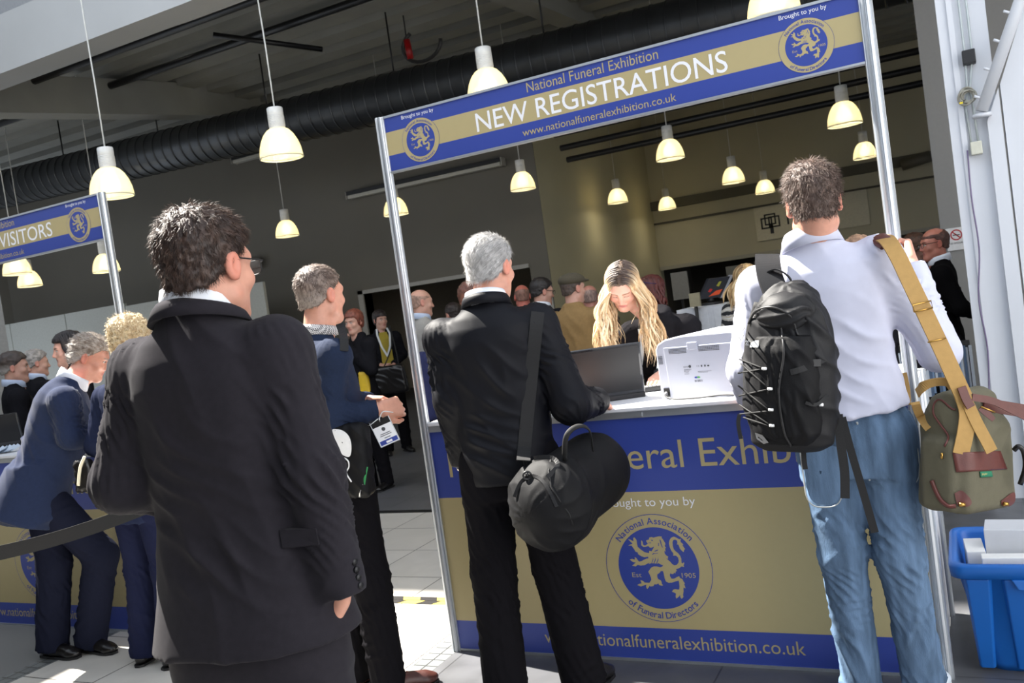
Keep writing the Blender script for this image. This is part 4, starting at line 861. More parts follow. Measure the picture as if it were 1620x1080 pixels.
# ================================================================== PEOPLE NEAR THE STANDS
CROWN = lambda l, f, u: (l, f+0.045, u-0.125)
COMB = lambda l, f, u: (l*0.6, -0.9, u*0.2-0.08)
M_SHIRTW = mat('white_shirt_cotton', (226, 230, 238), 0.75, var=0.02, scale=40, bump=0.2, bscale=900)
M_BROWNL = mat('brown_leather', (74, 40, 34), 0.4, var=0.15, scale=40, bump=0.3, bscale=300)
M_BLACKL = mat('black_leather', (22, 20, 20), 0.28, var=0.1, scale=40, bump=0.15, bscale=300)
M_STEELB = mat('bright_metal', (200, 200, 200), 0.25, 1.0, var=0.02)
M_BRASS = mat('brass', (190, 150, 80), 0.3, 1.0, var=0.05)
M_BLACKW = suit('black_webbing', (30, 30, 32))
def glasses(P, m, lens=True, temple=True):
    hd, hs = P.hd, P.hs; w = lambda a, b, c: hd.w(a*hs, b*hs, c*hs); b = MB()
    for sg in (1, -1):
        ring = [w(sg*(0.034+0.024*math.copysign(abs(math.cos(a))**0.7, math.cos(a))), 0.106-0.006*abs(math.cos(a)), 0.0+0.017*math.copysign(abs(math.sin(a))**0.7, math.sin(a))) for a in np.linspace(0, 2*math.pi, 25)]
        b.tube(ring, 0.0016, 6, cap=False)
        b.tube([w(sg*0.058, 0.100, 0.008), w(sg*0.076, 0.085, 0.009), w(sg*0.080, 0.012, 0.011), w(sg*0.077, -0.004, 0.014)], 0.0019, 6)
    b.tube([w(0.011, 0.107, 0.004), w(0, 0.110, 0.007), w(-0.011, 0.107, 0.004)], 0.0017, 6)
    o = b.build('glasses', m, P.root)
    g = MB()
    for sg in (1, -1):
        n = 20; g.add([w(sg*(0.034+0.023*math.copysign(abs(math.cos(a))**0.7, math.cos(a))), 0.1045-0.005*abs(math.cos(a)), 0.016*math.copysign(abs(math.sin(a))**0.7, math.sin(a))) for a in np.linspace(0, 2*math.pi, n, endpoint=False)], [tuple(range(n))])
    lm = bpy.data.materials.get('spectacle_glass')
    if lm is None:
        lm = bpy.data.materials.new('spectacle_glass'); lm.use_nodes = True; bb = lm.node_tree.nodes['Principled BSDF']; bb.inputs['Alpha'].default_value = 0.12; bb.inputs['Roughness'].default_value = 0.05
    g.build('lens', lm, o); return o
# ---- man in the charcoal suit, foremost
CH = suit('charcoal_wool', (42, 40, 45), 0.05)
c = D(327, 486, 2.02); P1 = Person(c[0], c[1], 1.87, heading=9, head_h=2, head_pitch=3, lift=0.045, side=1.5, head=D(331, 424, 2.0), sw=0.93,
    legs=dict(kL=(0.12, 0.0, 0.5), aL=(0.13, -0.04, 0.085), kR=(-0.12, 0.02, 0.5), aR=(-0.13, -0.02, 0.085)),
    arms=dict(eL=(D(192, 765, 2.06),), wL=(D(330, 790, 2.27),), eR=(D(494, 742, 1.94),), wR=(D(541, 928, 1.94),), nR=-_rt*0.8-_up*0.5, hR=-_rt*0.42-_up*0.62+_fw*0.72, cR=(0.5, 0.5, 0.5, 0.5), tR=0.1, hide='L'))
P1.body(brow=(40, 28, 24))
hr = P1.hair_cap(M_HAIR, th=0.007, top=0.020, h=0.005, noise=0.005, col=(46, 34, 30), col2=(70, 52, 44))
P1.strands(hr, 8000, 0.018, 0.0007, ((46, 34, 30), (66, 48, 40), (90, 70, 58)), CROWN, 0.35, 0.25, umin=-0.065)
P1.top('jacket', CH, hem=-0.165, chest=0.182, waist=0.184, hip=0.212, depth=0.125, flare=0.030, r=(0.070, 0.060, 0.052), amp=0.9, h=0.007, cuff=0.022, seedv=3, upto=0.98)
jk = P1.root.children[-1]
P1.collar('jacket_collar', CH, rx=0.076, ry=0.078, h=0.030, flare=0.020, gap=0.75, parent=jk, drop=0.03)
P1.collar('shirt_collar', M_SHIRTW, rx=0.066, ry=0.068, h=0.048, flare=0.006, gap=0.4, up=0.014)
fq = on_surface(jk, [D(441, 838, 1.9), D(500, 836, 1.9), D(505, 862, 1.9), D(446, 868, 1.9)], 0.004); fq2 = [v+_fw*0.02 for v in fq]
pm = MB(); pm.add(fq+fq2, [(0,1,2,3),(7,6,5,4),(0,4,5,1),(1,5,6,2),(2,6,7,3),(3,7,4,0)]); pm.build('pocket_flap', CH, jk, 0.002)
dR = nrm(P1.wrR-P1.elR)
for i in range(4):
    bc = P1.wrR-dR*(0.012+0.017*i)+nrm(_rt*0.85-_fw*0.52)*0.054
    MB().tube([bc, bc+nrm(_rt*0.85-_fw*0.52)*0.005], 0.0075, 12).build('cuff_button', M_BLACKP, jk)
hd_ = nrm(_rt*0.05-_up*1.0+_fw*0.10)
P1.trousers(CH, r=(0.112, 0.088, 0.082), hipw=0.185, amp=0.8); P1.shoe('L', M_BLACKL); P1.shoe('R', M_BLACKL); glasses(P1, M_BLACKP)
tag(P1.root, 'person in a charcoal suit and glasses seen from behind, nearest the camera', 'person', 'people around the stands')
# ---- man in the navy sweater
NV = mat('navy_knit', (32, 42, 64), 0.85, var=0.10, scale=160, bump=0.6, bscale=700, spec=0.15)
BK = suit('black_trouser_cloth', (22, 21, 24))
c = D(507, 522, 3.80); P2 = Person(c[0], c[1], 1.83, heading=-36, head_h=-12, head_pitch=2, head=D(508, 467, 3.80), lean=-1,
    legs=dict(kR=(-0.09, 0.03, 0.5), aR=(-0.09, 0.04, 0.085), kL=(0.09, 0.0, 0.5), aL=(0.10, -0.06, 0.085), fR=-8),
    arms=dict(eR=(D(521, 664, 3.62),), wR=(D(598, 648, 3.66),), eL=(D(530, 655, 4.0),), wL=(D(585, 634, 3.84),), hR=_rt*0.75+_up*0.10+_fw*0.60, nR=_fw*0.75-_rt*0.6-_up*0.35, cR=(1.0, 1.1, 1.1, 1.1), hL=_rt*0.8-_fw*0.5, nL=-_fw*0.3-_up*0.5, cL=(0.9, 1.0, 1.0, 1.0)))
P2.body(brow=(70, 50, 40))
hr = P2.hair_cap(M_HAIR, th=0.005, top=0.013, h=0.005, noise=0.002, col=(78, 62, 54), col2=(128, 112, 102), grey=(150, 138, 128))
P2.strands(hr, 4000, 0.011, 0.0008, ((78, 62, 54), (120, 104, 94), (160, 148, 138)), CROWN, 0.7, 0.3, umin=-0.06)
P2.top('sweater', NV, hem=-0.16, chest=0.155, waist=0.158, hip=0.160, depth=0.113, r=(0.068, 0.058, 0.044), amp=0.9, seedv=8, belly=0.01)
def gingham(name, a, b_, cell):
    m = bpy.data.materials.new(name); m.use_nodes = True; N = m.node_tree.nodes; L = m.node_tree.links; b = N['Principled BSDF']
    tc = N.new('ShaderNodeTexCoord'); ck = N.new('ShaderNodeTexChecker'); ck.inputs['Scale'].default_value = 1/cell; ck.inputs[1].default_value = (*lin(a), 1); ck.inputs[2].default_value = (*lin(b_), 1)
    L.new(tc.outputs['Object'], ck.inputs[0]); L.new(ck.outputs[0], b.inputs['Base Color']); b.inputs['Roughness'].default_value = 0.8; return m
P2.collar('shirt_collar', gingham('gingham_cotton', (214, 212, 210), (98, 96, 98), 0.006), rx=0.068, ry=0.070, h=0.034, flare=0.016, gap=0.35, up=0.004)
P2.trousers(BK, r=(0.098, 0.078, 0.074)); P2.shoe('L', M_BROWNL)
sh = P2.shoe('R', M_BROWNL); F_ = Frame((P2.anR[0], P2.anR[1], 0), P2.ftR); lb = MB()
for i in range(4):
    f0 = 0.06+0.02*i; z0 = 0.089-0.012*i
    lb.tube([F_.w(-0.02, f0, z0-0.012), F_.w(0, f0+0.004, z0), F_.w(0.02, f0, z0-0.012)], 0.0028, 6)
lb.tube([F_.w(0.0, 0.06, 0.090), F_.w(0.022, 0.05, 0.106), F_.w(0.034, 0.056, 0.092)], 0.0024, 6); lb.tube([F_.w(0.0, 0.06, 0.090), F_.w(-0.022, 0.052, 0.104), F_.w(-0.034, 0.062, 0.090)], 0.0024, 6)
lb.build('laces', mat('red_brown_lace', (130, 52, 44), 0.7), sh)
tag(P2.root, 'person in a navy sweater with checked collar standing in the aisle between the stands', 'person', 'people around the stands')
# ---- silver-haired man in the black bomber jacket
BJ = mat('black_nylon', (15, 16, 22), 0.6, var=0.05, scale=40, bump=0.15, bscale=600, spec=0.17)
c = D(785, 476, 3.55); P3 = Person(c[0]-0.01, c[1]-0.06, 1.85, heading=17, head_h=-4, head_pitch=6, head=D(776, 424, 3.55), lean=3, side=1, sw=1.0,
    legs=dict(kL=(0.13, 0.03, 0.5), aL=(0.14, 0.0, 0.085), kR=(-0.11, 0.05, 0.5), aR=(-0.17, 0.0, 0.085), fL=14, fR=-24),
    arms=dict(eL=(D(716, 632, 3.55),), wL=(D(735, 732, 3.62),), eR=(D(905, 640, 3.42),), wR=(D(945, 634, 3.68),), hL=_rt*0.25-_up+_fw*0.2, nL=_rt*0.8+_fw*0.3, hR=_fw*1.0+_rt*0.2-_up*0.2, nR=-_up, hide='R'))
P3.body(brow=(150, 145, 140))
hr = P3.hair_cap(M_HAIR, th=0.008, top=0.016, h=0.005, noise=0.0015, col=(186, 184, 182), col2=(140, 138, 136))
P3.strands(hr, 9000, 0.030, 0.0007, ((206, 204, 202), (164, 162, 160), (228, 227, 226)), lambda l, f, u: (l*0.7, f-0.12, u-0.14), 0.10, 0.08, umin=-0.06)
bj = P3.top('jacket', BJ, hem=-0.13, chest=0.178, waist=0.185, hip=0.172, depth=0.135, flare=-0.012, r=(0.074, 0.072, 0.056), amp=1.2, seedv=12, belly=0.02, h=0.008)
P3.collar('jacket_collar', BJ, rx=0.075, ry=0.077, h=0.034, flare=0.012, gap=0.5, parent=bj)
P3.collar('shirt_collar', M_SHIRTW, rx=0.066, ry=0.068, h=0.048, flare=0.005, gap=0.4, up=0.004)
P3.trousers(BK, r=(0.105, 0.086, 0.078), hipw=0.172, amp=1.1, flare=0.01); P3.shoe('L', M_BLACKL); P3.shoe('R', M_BLACKL)
wd_ = nrm(P3.wrL-P3.elL); wc = P3.wrL+wd_*0.012; wt = MB(); wt.tube([wc-wd_*0.009, wc+wd_*0.009], 0.036, 16); wt.build('watch', M_STEELB, P3.root)
tag(P3.root, 'person with silver hair and a black bomber jacket in front of the New Registrations counter', 'person', 'people around the stands')
# ---- man in the pale shirt and jeans
def denim():
    m = mat('washed_denim', (90, 112, 138), 0.9, var=0.38, scale=26, bump=0.8, bscale=500, spec=0.1, stretch=(1, 1, 0.16)); return m
DN = denim()
M_SH5 = mat('lavender_white_shirt', (194, 196, 214), 0.75, var=0.02, scale=30, bump=0.25, bscale=900)
c = D(1352, 690, 3.06); P5 = Person(c[0], c[1], 1.87, heading=6, head_h=10, head_pitch=8, lean=2, lift=0.035, side=6.5, head=D(1287, 322, 3.0), sw=1.02,
    legs=dict(kL=(D(1332, 872, 3.1),), aL=(D(1362, 1070, 3.16),), kR=(D(1425, 880, 3.02),), aR=(D(1462, 1068, 3.08),), fL=12, fR=-18),
    arms=dict(eL=(D(1182, 585, 3.12),), wL=(D(1182, 628, 3.40),), eR=(D(1486, 556, 2.98),), wR=(np.array([-0.148, 3.405, 1.500]),), hR=np.array([-0.05, 0.78, 0.62]), nR=np.array([-1.0, 0.1, 0]), cR=(1.15, 1.15, 1.2, 1.2), hide='L', tR=0.9))
P5.body(brow=(60, 44, 36))
hr = P5.hair_cap(M_HAIR, th=0.010, top=0.022, line=((-0.12, -0.072), (-0.06, -0.055), (-0.025, -0.015), (0.0, 0.008), (0.03, 0.035), (0.055, 0.062), (0.09, 0.074), (0.13, 0.078)), h=0.005, noise=0.004, col=(74, 56, 48), col2=(104, 84, 74))
P5.strands(hr, 6000, 0.021, 0.0008, ((70, 54, 46), (96, 78, 68), (126, 108, 98)), CROWN, 0.75, 0.4, umin=-0.062)
P5.top('shirt', M_SH5, hem=-0.028, chest=0.178, waist=0.172, hip=0.180, depth=0.126, r=(0.074, 0.062, 0.044), amp=0.8, seedv=21, h=0.008, belly=0.012, extra=[cone(P5.neck-P5.tor.M[2]*0.05, P5.neck+(P5.hd.w(0, -0.016, -0.05)-P5.neck)*0.34, 0.092, 0.080, 0.03, clip=0.0)])
P5.collar('shirt_collar', M_SH5, rx=0.068, ry=0.072, h=0.050, flare=0.022, gap=0.35, parent=P5.root.children[-1], up=0.000)
P5.trousers(DN, r=(0.098, 0.073, 0.066), seat=0.125, amp=0.9, bunch=1.7, folds_extra=[f_ for kn_, sd_ in ((P5.knL, 3), (P5.knR, 11)) for f_ in (('ring', kn_+np.array([0, 0, 0.12]), kn_-np.array([0, 0, 0.16]), 0.15, 0.009, 0.055, sd_),)], name='jeans', h=0.008, hipw=0.166, top=0.05)
jn = P5.root.children[-1]; T = P5.base; kk = P5.k
on_jeans = lambda pts, r: on_surface(jn, pts, r)
pk = MB()
for pts in (((1262, 690), (1270, 745), (1278, 790), (1300, 802), (1330, 790), (1335, 720)), ((1408, 700), (1420, 742), (1428, 768), (1452, 758), (1452, 712), (1440, 690), (1408, 700))):
    dp = curve_pts([D(x, y, 2.95) for x, y in pts], 40); pk.tube(on_jeans(dp, 0.002), 0.0022, 5, smooth=True)
pk.tube(on_jeans(curve_pts([D(1356, 668, 2.95), D(1364, 710, 2.95), D(1376, 760, 2.95)], 24), 0.002), 0.0035, 5)
pk.build('stitching', mat('denim_thread', (168, 172, 172), 0.8), jn)
def panel(o_, pts, m, name, par, lift, d):
    cc_ = np.mean(pts, 0); ring_ = curve_pts([np.array(p, float) for p in pts]+[np.array(pts[0], float)], 36); rows = [[cc_+(p-cc_)*s_ for p in ring_] for s_ in (1, 0.7, 0.35, 0.05)]; k_ = len(ring_)
    V = [v for r in rows for v in on_surface(o_, [D(*p, d) for p in r], lift, 0.02)]
    return MB().add(V, [(j*k_+i, j*k_+i+1, (j+1)*k_+i+1, (j+1)*k_+i) for j in range(3) for i in range(k_-1)], 0, True).build(name, m, par)
for pts in (((1266, 694), (1273, 745), (1282, 788), (1304, 798), (1328, 786), (1332, 716), (1300, 702)), ((1409, 702), (1421, 742), (1430, 766), (1450, 756), (1449, 712), (1438, 693))): panel(jn, pts, DN, 'back_pocket', jn, 0.004, 2.95)
V = np.array([v.co[:] for v in jn.data.vertices])+world_loc(jn); zb = T.o[2]+0.992*kk; V = V[np.abs(V[:, 2]-zb) < 0.014]; cb = V.mean(0); bl = []
an = np.arctan2(V[:, 1]-cb[1], V[:, 0]-cb[0]); rr = np.hypot(V[:, 0]-cb[0], V[:, 1]-cb[1])
for i in range(41):
    a = -math.pi+2*math.pi*i/40; w = np.exp(-(np.angle(np.exp(1j*(an-a)))/0.12)**2); r_ = (w*rr).sum()/w.sum()+0.003; bl.append(np.array([cb[0]+r_*math.cos(a), cb[1]+r_*math.sin(a), zb]))
bt = MB(); bt.ribbon(bl, 0.036, np.array([0, 0, 1.0]), 0.005); bt.build('belt', M_BLACKL, P5.root)
M_TRN = mat('white_trainer', (205, 214, 222), 0.55, var=0.04)
for sd_ in 'LR':
    so = P5.shoe(sd_, M_TRN, mat('white_rubber', (225, 225, 225), 0.6)); F_ = Frame((P5.anL if sd_ == 'L' else P5.anR), P5.ftL if sd_ == 'L' else P5.ftR); sb = MB()
    for l in (0.038, -0.038): sb.ribbon([F_.w(l, -0.03, -0.03), F_.w(l*1.05, 0.03, -0.02), F_.w(l*1.05, 0.07, -0.035)], 0.016, np.array([0, 0, 1.0]), 0.003)
    sb.build('stripe', mat('blue_stripe', (60, 110, 160), 0.6), so)
tag(P5.root, 'person in a pale lavender shirt and faded jeans gripping the right post of the stand', 'person', 'people around the stands')
# ---- blonde woman behind the counter
c = D(985, 403, 4.52); bx = c[0]+0.18*-math.sin(RAD(188))*-1; by = c[1]+0.32
P4 = Person(c[0]+0.06, c[1]+0.34, 1.74, heading=190, head_h=186, head_pitch=42, head_roll=5, lean=32, woman=True, skin=(226, 172, 150), head=D(984, 452, 4.47),
    legs=dict(kL=(0.10, 0.02, 0.5), aL=(0.11, 0.0, 0.085), kR=(-0.10, 0.0, 0.5), aR=(-0.11, -0.02, 0.085)),
    sw=0.88, arms=dict(eL=(D(1064, 578, 4.62),), wL=(D(1046, 592, 4.36),), eR=(D(912, 600, 4.60),), wR=(D(955, 606, 4.40),), hL=-_rt*0.45-_up*0.30-_fw*0.80, nL=-_up*1.0-_rt*0.1, cL=(0.45, 0.40, 0.42, 0.55), hR=_rt*0.5-_fw*0.6-_up*0.2, nR=-_up*1.0, cR=(0.5, 0.5, 0.5, 0.5)))
P4.body(lips=(188, 96, 98), brow=(112, 80, 56), nose=0.9, hf=0.0033, cheek=0.35, eyes='down')
DKJ = suit('black_jacket_wool', (30, 29, 32))
P4.top('jacket', DKJ, hem=-0.16, chest=0.165, waist=0.140, hip=0.165, depth=0.112, r=(0.068, 0.056, 0.042), seedv=31)
P4.trousers(BK); P4.shoe('L', M_BLACKL); P4.shoe('R', M_BLACKL)
rs = np.random.RandomState(5)
def long_hair(P, n, length, root_c, tip_cs, r0, wav=0.018, spread=0.05, part=0.004, seed=1, fwd=0.10, n_fine=0, name='hair', down=None, thick=1.0, side_bias=0.5):
    rs = np.random.RandomState(seed); hd, hs = P.hd, P.hs; C, R, K = [], [], []
    dn = np.array([0, 0, -1.0]) if down is None else nrm(down)
    for i in range(n+n_fine):
        fine = i >= n; sg = 1 if rs.rand() < side_bias else -1; f = rs.uniform(-0.108, 0.078); hh = math.sqrt(max(0.02, 1-((f+0.014)/0.112)**2))
        a0 = rs.uniform(0.02, 0.55)*sg if rs.rand() < 0.6 else rs.uniform(0.3, 1.0)*sg
        rx, ru = (0.0755+0.012*thick)*hh**0.8, (0.083+0.012*thick)*hh
        pts = []
        aa = np.linspace(a0, sg*1.75, 6)
        for a in aa: pts.append(hd.w((part+rx*math.sin(a))*hs, (f*(1-0.12*abs(a)))*hs, (0.034+ru*math.cos(a))*hs))
        L = length*(0.70+0.35*rs.rand()); p = pts[-1].copy(); ph = rs.rand()*6.28; ph2 = rs.rand()*6.28; o_ = hd.M[0]*sg; fz = nrm(np.array([hd.M[1][0], hd.M[1][1], 0]))
        off = rs.normal(0, spread)*0.5; m = 14; q0 = p
        for j in range(1, m+1):
            t = j/m; w_ = wav*min(1, t*2.2)
            pts.append(q0+dn*L*t+o_*((0.030+0.035*max(0, f/0.08))*math.sin(min(t*3.2, 1.6))+0.004*t+off*t+w_*math.sin(ph+t*9.5))+fz*(fwd*t*(0.5+f*2)+w_*math.cos(ph2+t*8.5)))
        C.append(curve_pts(pts, 60)); k = len(C[-1]); t = np.linspace(0, 1, k); rr = (0.0016 if fine else r0*(0.7+0.6*rs.rand()))
        R.append(rr*np.clip(np.minimum(0.45+t*4, 1), 0, 1)*np.clip((1-t)*4.0, 0.12, 1)); tc = np.array(lin(tip_cs[rs.randint(len(tip_cs))]))*(0.85+0.3*rs.rand()); rc = np.array(lin(root_c))
        wv = np.clip((t-0.02-0.07*rs.rand())/0.16, 0, 1)[:, None] if abs(a0) < 0.6 else np.clip((t+0.05)/0.12, 0, 1)[:, None]
        K.append(rc*(1-wv)+tc*wv)
    return locks(name, C, R, M_HAIR, P.root, K)
P4.hair_cap(M_HAIR, th=0.006, top=0.008, h=0.006, noise=0.002, col=(74, 56, 46), col2=(104, 82, 62), line=((-0.12, -0.07), (-0.03, -0.05), (0.0, -0.02), (0.025, 0.03), (0.05, 0.058), (0.08, 0.070), (0.13, 0.075)))
hl = P4.root.children[-1]; part_label(hl, 'blonde hair under the loose locks')
BL = ((220, 192, 152), (204, 170, 126), (232, 210, 174), (186, 150, 108))
long_hair(P4, 260, 0.37, (66, 50, 42), BL, 0.0066, wav=0.013, spread=0.05, part=0.006, seed=4, fwd=0.05, n_fine=500)
P4.root.children[-1]['label'] = 'long wavy blonde hair with dark roots'
wb = nrm(P4.wrL-P4.elL); MB().tube([P4.wrL-wb*0.012, P4.wrL+wb*0.012], 0.035, 14).build('bracelet', M_BLACKP, P4.root)
jk4 = [o for o in P4.root.children if o.name.startswith('jacket')][0]
for pts in (((1012, 520), (1016, 545), (1014, 575), (1008, 600)), ((1040, 520), (1044, 550), (1042, 580), (1040, 606))):
    P = on_surface(jk4, curve_pts([D(x, y, 4.3) for x, y in pts], 16), 0.012, 0.03); MB().ribbon(P, 0.018, _rt, 0.003).build('lanyard', mat('white_lanyard_cloth', (205, 208, 210), 0.7), P4.root)
tag(P4.root, 'person with long wavy blonde hair bending over the laptop behind the counter', 'person', 'people around the stands')
# ---- man in a navy suit leaning on the VISITORS counter
NS = suit('navy_suit_wool', (36, 45, 70), 0.10)
P6 = Person(-4.53, 3.12, 1.80, heading=-42, head_h=-50, head_pitch=26, lean=27, head=D(143, 566, 5.0), skin=(206, 148, 126),
    legs=dict(kL=(D(86, 890, 4.93),), aL=(D(80, 1008, 4.93),), kR=(D(160, 878, 4.86),), aR=(D(138, 988, 4.93),), fL=-48, fR=-52),
    arms=dict(eR=(D(112, 690, 4.72),), wR=(D(172, 692, 4.90),), eL=(D(150, 690, 5.2),), wL=(D(178, 706, 5.15),), hide='L', hR=_rt-_up*0.3+_fw*0.3, nR=-_up))
P6.body(brow=(120, 110, 100))
hr = P6.hair_cap(M_HAIR, th=0.010, top=0.020, h=0.006, noise=0.004, col=(120, 106, 94), col2=(170, 160, 150), grey=(176, 170, 164))
P6.strands(hr, 2500, 0.022, 0.0011, ((120, 104, 92), (170, 158, 146), (200, 192, 184)), COMB, 0.35, 0.25)
P6.top('jacket', NS, hem=-0.22, chest=0.180, waist=0.172, hip=0.200, depth=0.155, flare=0.04, r=(0.076, 0.066, 0.052), amp=1.3, seedv=41, belly=0.02, extra=[loft(P6.base.w(0, 0, 0), P6.base.M, [(0.79, 0, -0.03, 0.205, 0.155, 0.19), (0.95, 0, -0.03, 0.192, 0.15, 0.17), (1.07, 0, 0.0, 0.17, 0.13, 0.14)], 0.05)])
P6.collar('shirt_collar', M_SHIRTW, rx=0.068, ry=0.070, h=0.050, flare=0.006, gap=0.4)
P6.trousers(suit('dark_navy_trouser', (26, 29, 44)), r=(0.105, 0.088, 0.085), amp=1.0); P6.shoe('L', M_BLACKL); P6.shoe('R', M_BLACKL)
tag(P6.root, 'person in a navy suit leaning forward over the VISITORS counter', 'person', 'people around the stands')
# ---- curly-haired person beyond the charcoal suit
c = D(209, 552, 4.62); P7 = Person(c[0], c[1]-0.10, 1.73, heading=-2, head_h=4, head_pitch=14, lean=4, woman=True, head=D(207, 540, 4.66), arms=dict(eL=(0.22, -0.05, 0.20), wL=(0.20, 0.16, 0.10)))
P7.body(nofine=False, hf=0.007)
hr = P7.hair_cap(M_HAIR, th=0.022, top=0.034, h=0.007, noise=0.010, col=(212, 194, 158), col2=(176, 150, 112), line=((-0.12, -0.075), (-0.03, -0.05), (0.0, -0.02), (0.03, 0.03), (0.06, 0.055), (0.13, 0.07)))
P7.strands(hr, 2600, 0.030, 0.0013, ((224, 206, 170), (190, 164, 124), (240, 228, 200)), CROWN, 0.9, 0.6, seg=5, curl=0.55)
P7.top('jacket', suit('midnight_jacket', (32, 38, 60)), seedv=51); P7.trousers(suit('blue_trouser', (27, 31, 54)), amp=0.8, flare=0.02); P7.shoe('L', M_BLACKL); P7.shoe('R', M_BLACKL)
tag(P7.root, 'person with short curly blond hair mostly hidden beyond the charcoal suit', 'person', 'people around the stands')
# ================================================================== PEOPLE INSIDE THE HALL
DKS = suit('dark_suit_cloth', (26, 26, 30)); M_BLUSH = mat('pale_blue_shirt', (176, 190, 214), 0.8, var=0.03)
def bystander(px, py, d, H, heading, label, hair=None, top=DKS, low=BK, woman=False, head_h=None, pitch=4, lean=0, collar=None, skin=(192, 148, 130), topname='jacket', arms=None, capkw=None, legs=None, hem=-0.2, fringe=None, seed=1, glass=False, topkw=None, roll=0, beard=None):
    """px, py: where the crown of the head is seen, d: how far along the view"""
    c = D(px, py, d); p = Person(c[0], c[1], H, heading=heading, head_h=head_h, head_pitch=pitch, lean=lean, woman=woman, skin=skin, arms=arms, legs=legs, head_roll=roll)
    p.body(h=0.016, hf=0.0055, beard=beard)
    if hair is not None:
        kw = dict(th=0.010, top=0.020, h=0.008, noise=0.004, col=hair, col2=tuple(min(255, int(v*1.35)) for v in hair)); kw.update(capkw or {}); hr = p.hair_cap(M_HAIR, **kw)
    p.top(topname, top, hem=hem, h=0.013, seedv=seed, **(topkw or {})); p.trousers(low, h=0.013, seedv=seed)
    p.shoe('L', M_BLACKL, h=0.01); p.shoe('R', M_BLACKL, h=0.01)
    if collar is not None: p.collar('shirt_collar', collar, rx=0.067, ry=0.069, h=0.044, flare=0.006, gap=0.45)
    if glass: glasses(p, M_BLACKP)
    tag(p.root, label, 'person', 'people inside the hall'); return p
FR = ((-0.13, -0.06), (-0.05, -0.045), (-0.01, -0.01), (0.015, 0.012), (0.03, 0.03), (0.13, 0.02))
BALDTOP = lambda l, f, u: (u-0.060-0.25*np.clip(-f-0.05, 0, 1))
p8 = bystander(104, 516, 6.45, 1.82, 150, 'person with dark hair in profile behind the VISITORS counter, facing left', (30, 24, 24), woman=True, pitch=4, skin=(222, 170, 150), seed=61, capkw=dict(th=0.016, top=0.024, line=((-0.14, -0.10), (-0.01, -0.09), (0.015, -0.03), (0.03, 0.03), (0.06, 0.058), (0.13, 0.07))))
long_hair(p8, 50, 0.22, (26, 20, 20), ((34, 28, 28), (44, 36, 34)), 0.011, wav=0.008, seed=19, fwd=-0.08, thick=1.5)
bystander(18, 559, 6.9, 1.74, -32, 'person with short dark hair at the far left edge, behind the VISITORS laptop', (52, 44, 40), collar=M_BLUSH, capkw=dict(grey=(150, 146, 142)), seed=62, head_h=-38)
bystander(53, 554, 8.1, 1.76, -12, 'person with grey hair second from the left edge, facing away', (120, 116, 112), collar=M_BLUSH, seed=63, head_h=-24)
YT = mat('mustard_top', (150, 132, 40), 0.8, var=0.05); LAN = mat('white_lanyard_cloth', (205, 208, 210), 0.7)
pw = bystander(598, 490, 10.6, 1.72, 226, 'person in a black jacket and mustard top standing by the doorway', (34, 26, 24), woman=True, pitch=4, head_h=244, seed=64, arms=dict(eR=(-0.23, -0.02, 0.22), wR=(-0.10, 0.17, 0.14), eL=(0.23, -0.02, 0.22), wL=(0.06, 0.19, 0.12), nR=(0, 0, 1), nL=(0, 0, 1)), capkw=dict(th=0.014, top=0.022, line=((-0.14, -0.08), (-0.01, -0.06), (0.02, 0.0), (0.04, 0.04), (0.06, 0.045), (0.13, 0.05))))
T = pw.tor; b = MB(); pts = [T.w(0.0, 0.135, 0.02), T.w(0, 0.148, 0.12), T.w(0, 0.142, 0.22), T.w(0, 0.135, 0.32), T.w(0, 0.118, 0.42), T.w(0, 0.075, 0.50)]
b.ribbon(pts, [0.15, 0.14, 0.13, 0.13, 0.12, 0.09], T.M[0], 0.02); b.build('mustard_blouse', YT, pw.root)
b = MB(); b.ribbon([T.w(0.06, 0.05, 0.55), T.w(0.075, 0.11, 0.48), T.w(0.05, 0.152, 0.34), T.w(0.0, 0.168, 0.22)], 0.022, T.M[0], 0.004); b.ribbon([T.w(-0.06, 0.05, 0.55), T.w(-0.075, 0.11, 0.48), T.w(-0.05, 0.152, 0.34), T.w(0.0, 0.168, 0.22)], 0.022, T.M[0], 0.004); b.build('lanyard', LAN, pw.root)
GS = mat('grey_marl_knit', (150, 148, 144), 0.9, var=0.06, scale=80, bump=0.4, bscale=500)
pb = bystander(662, 456, 8.1, 1.82, -30, 'bald person in a grey sweater seen in profile beside the left post', (120, 96, 84), top=GS, low=suit('ink_trouser', (30, 32, 42)), topname='sweater', collar=M_BLUSH, head_h=-42, pitch=6, seed=65, capkw=dict(th=0.0015, top=0.003, line=FR, bald=BALDTOP, noise=0.001), hem=-0.12, arms=dict(eR=(-0.26, -0.03, 0.22), wR=(-0.16, 0.22, 0.16), eL=(0.25, 0, 0.22), wL=(0.05, 0.25, 0.17)), topkw=dict(belly=0.04))
b = bystander(557, 484, 8.5, 1.73, 168, 'person with reddish hair holding a hand to the chin beyond the navy sweater', (96, 52, 40), woman=True, head_h=176, pitch=6, seed=66, arms=dict(eL=(0.20, 0.05, 0.20), wL=(0.02, 0.17, 0.46), hL=(0, 0, 1), nL=(0, 1, 0.2), cL=(0.8, 0.9, 0.9, 0.9)), capkw=dict(th=0.018, top=0.022, line=((-0.14, -0.10), (-0.01, -0.09), (0.02, -0.03), (0.035, 0.03), (0.06, 0.055), (0.13, 0.065))))
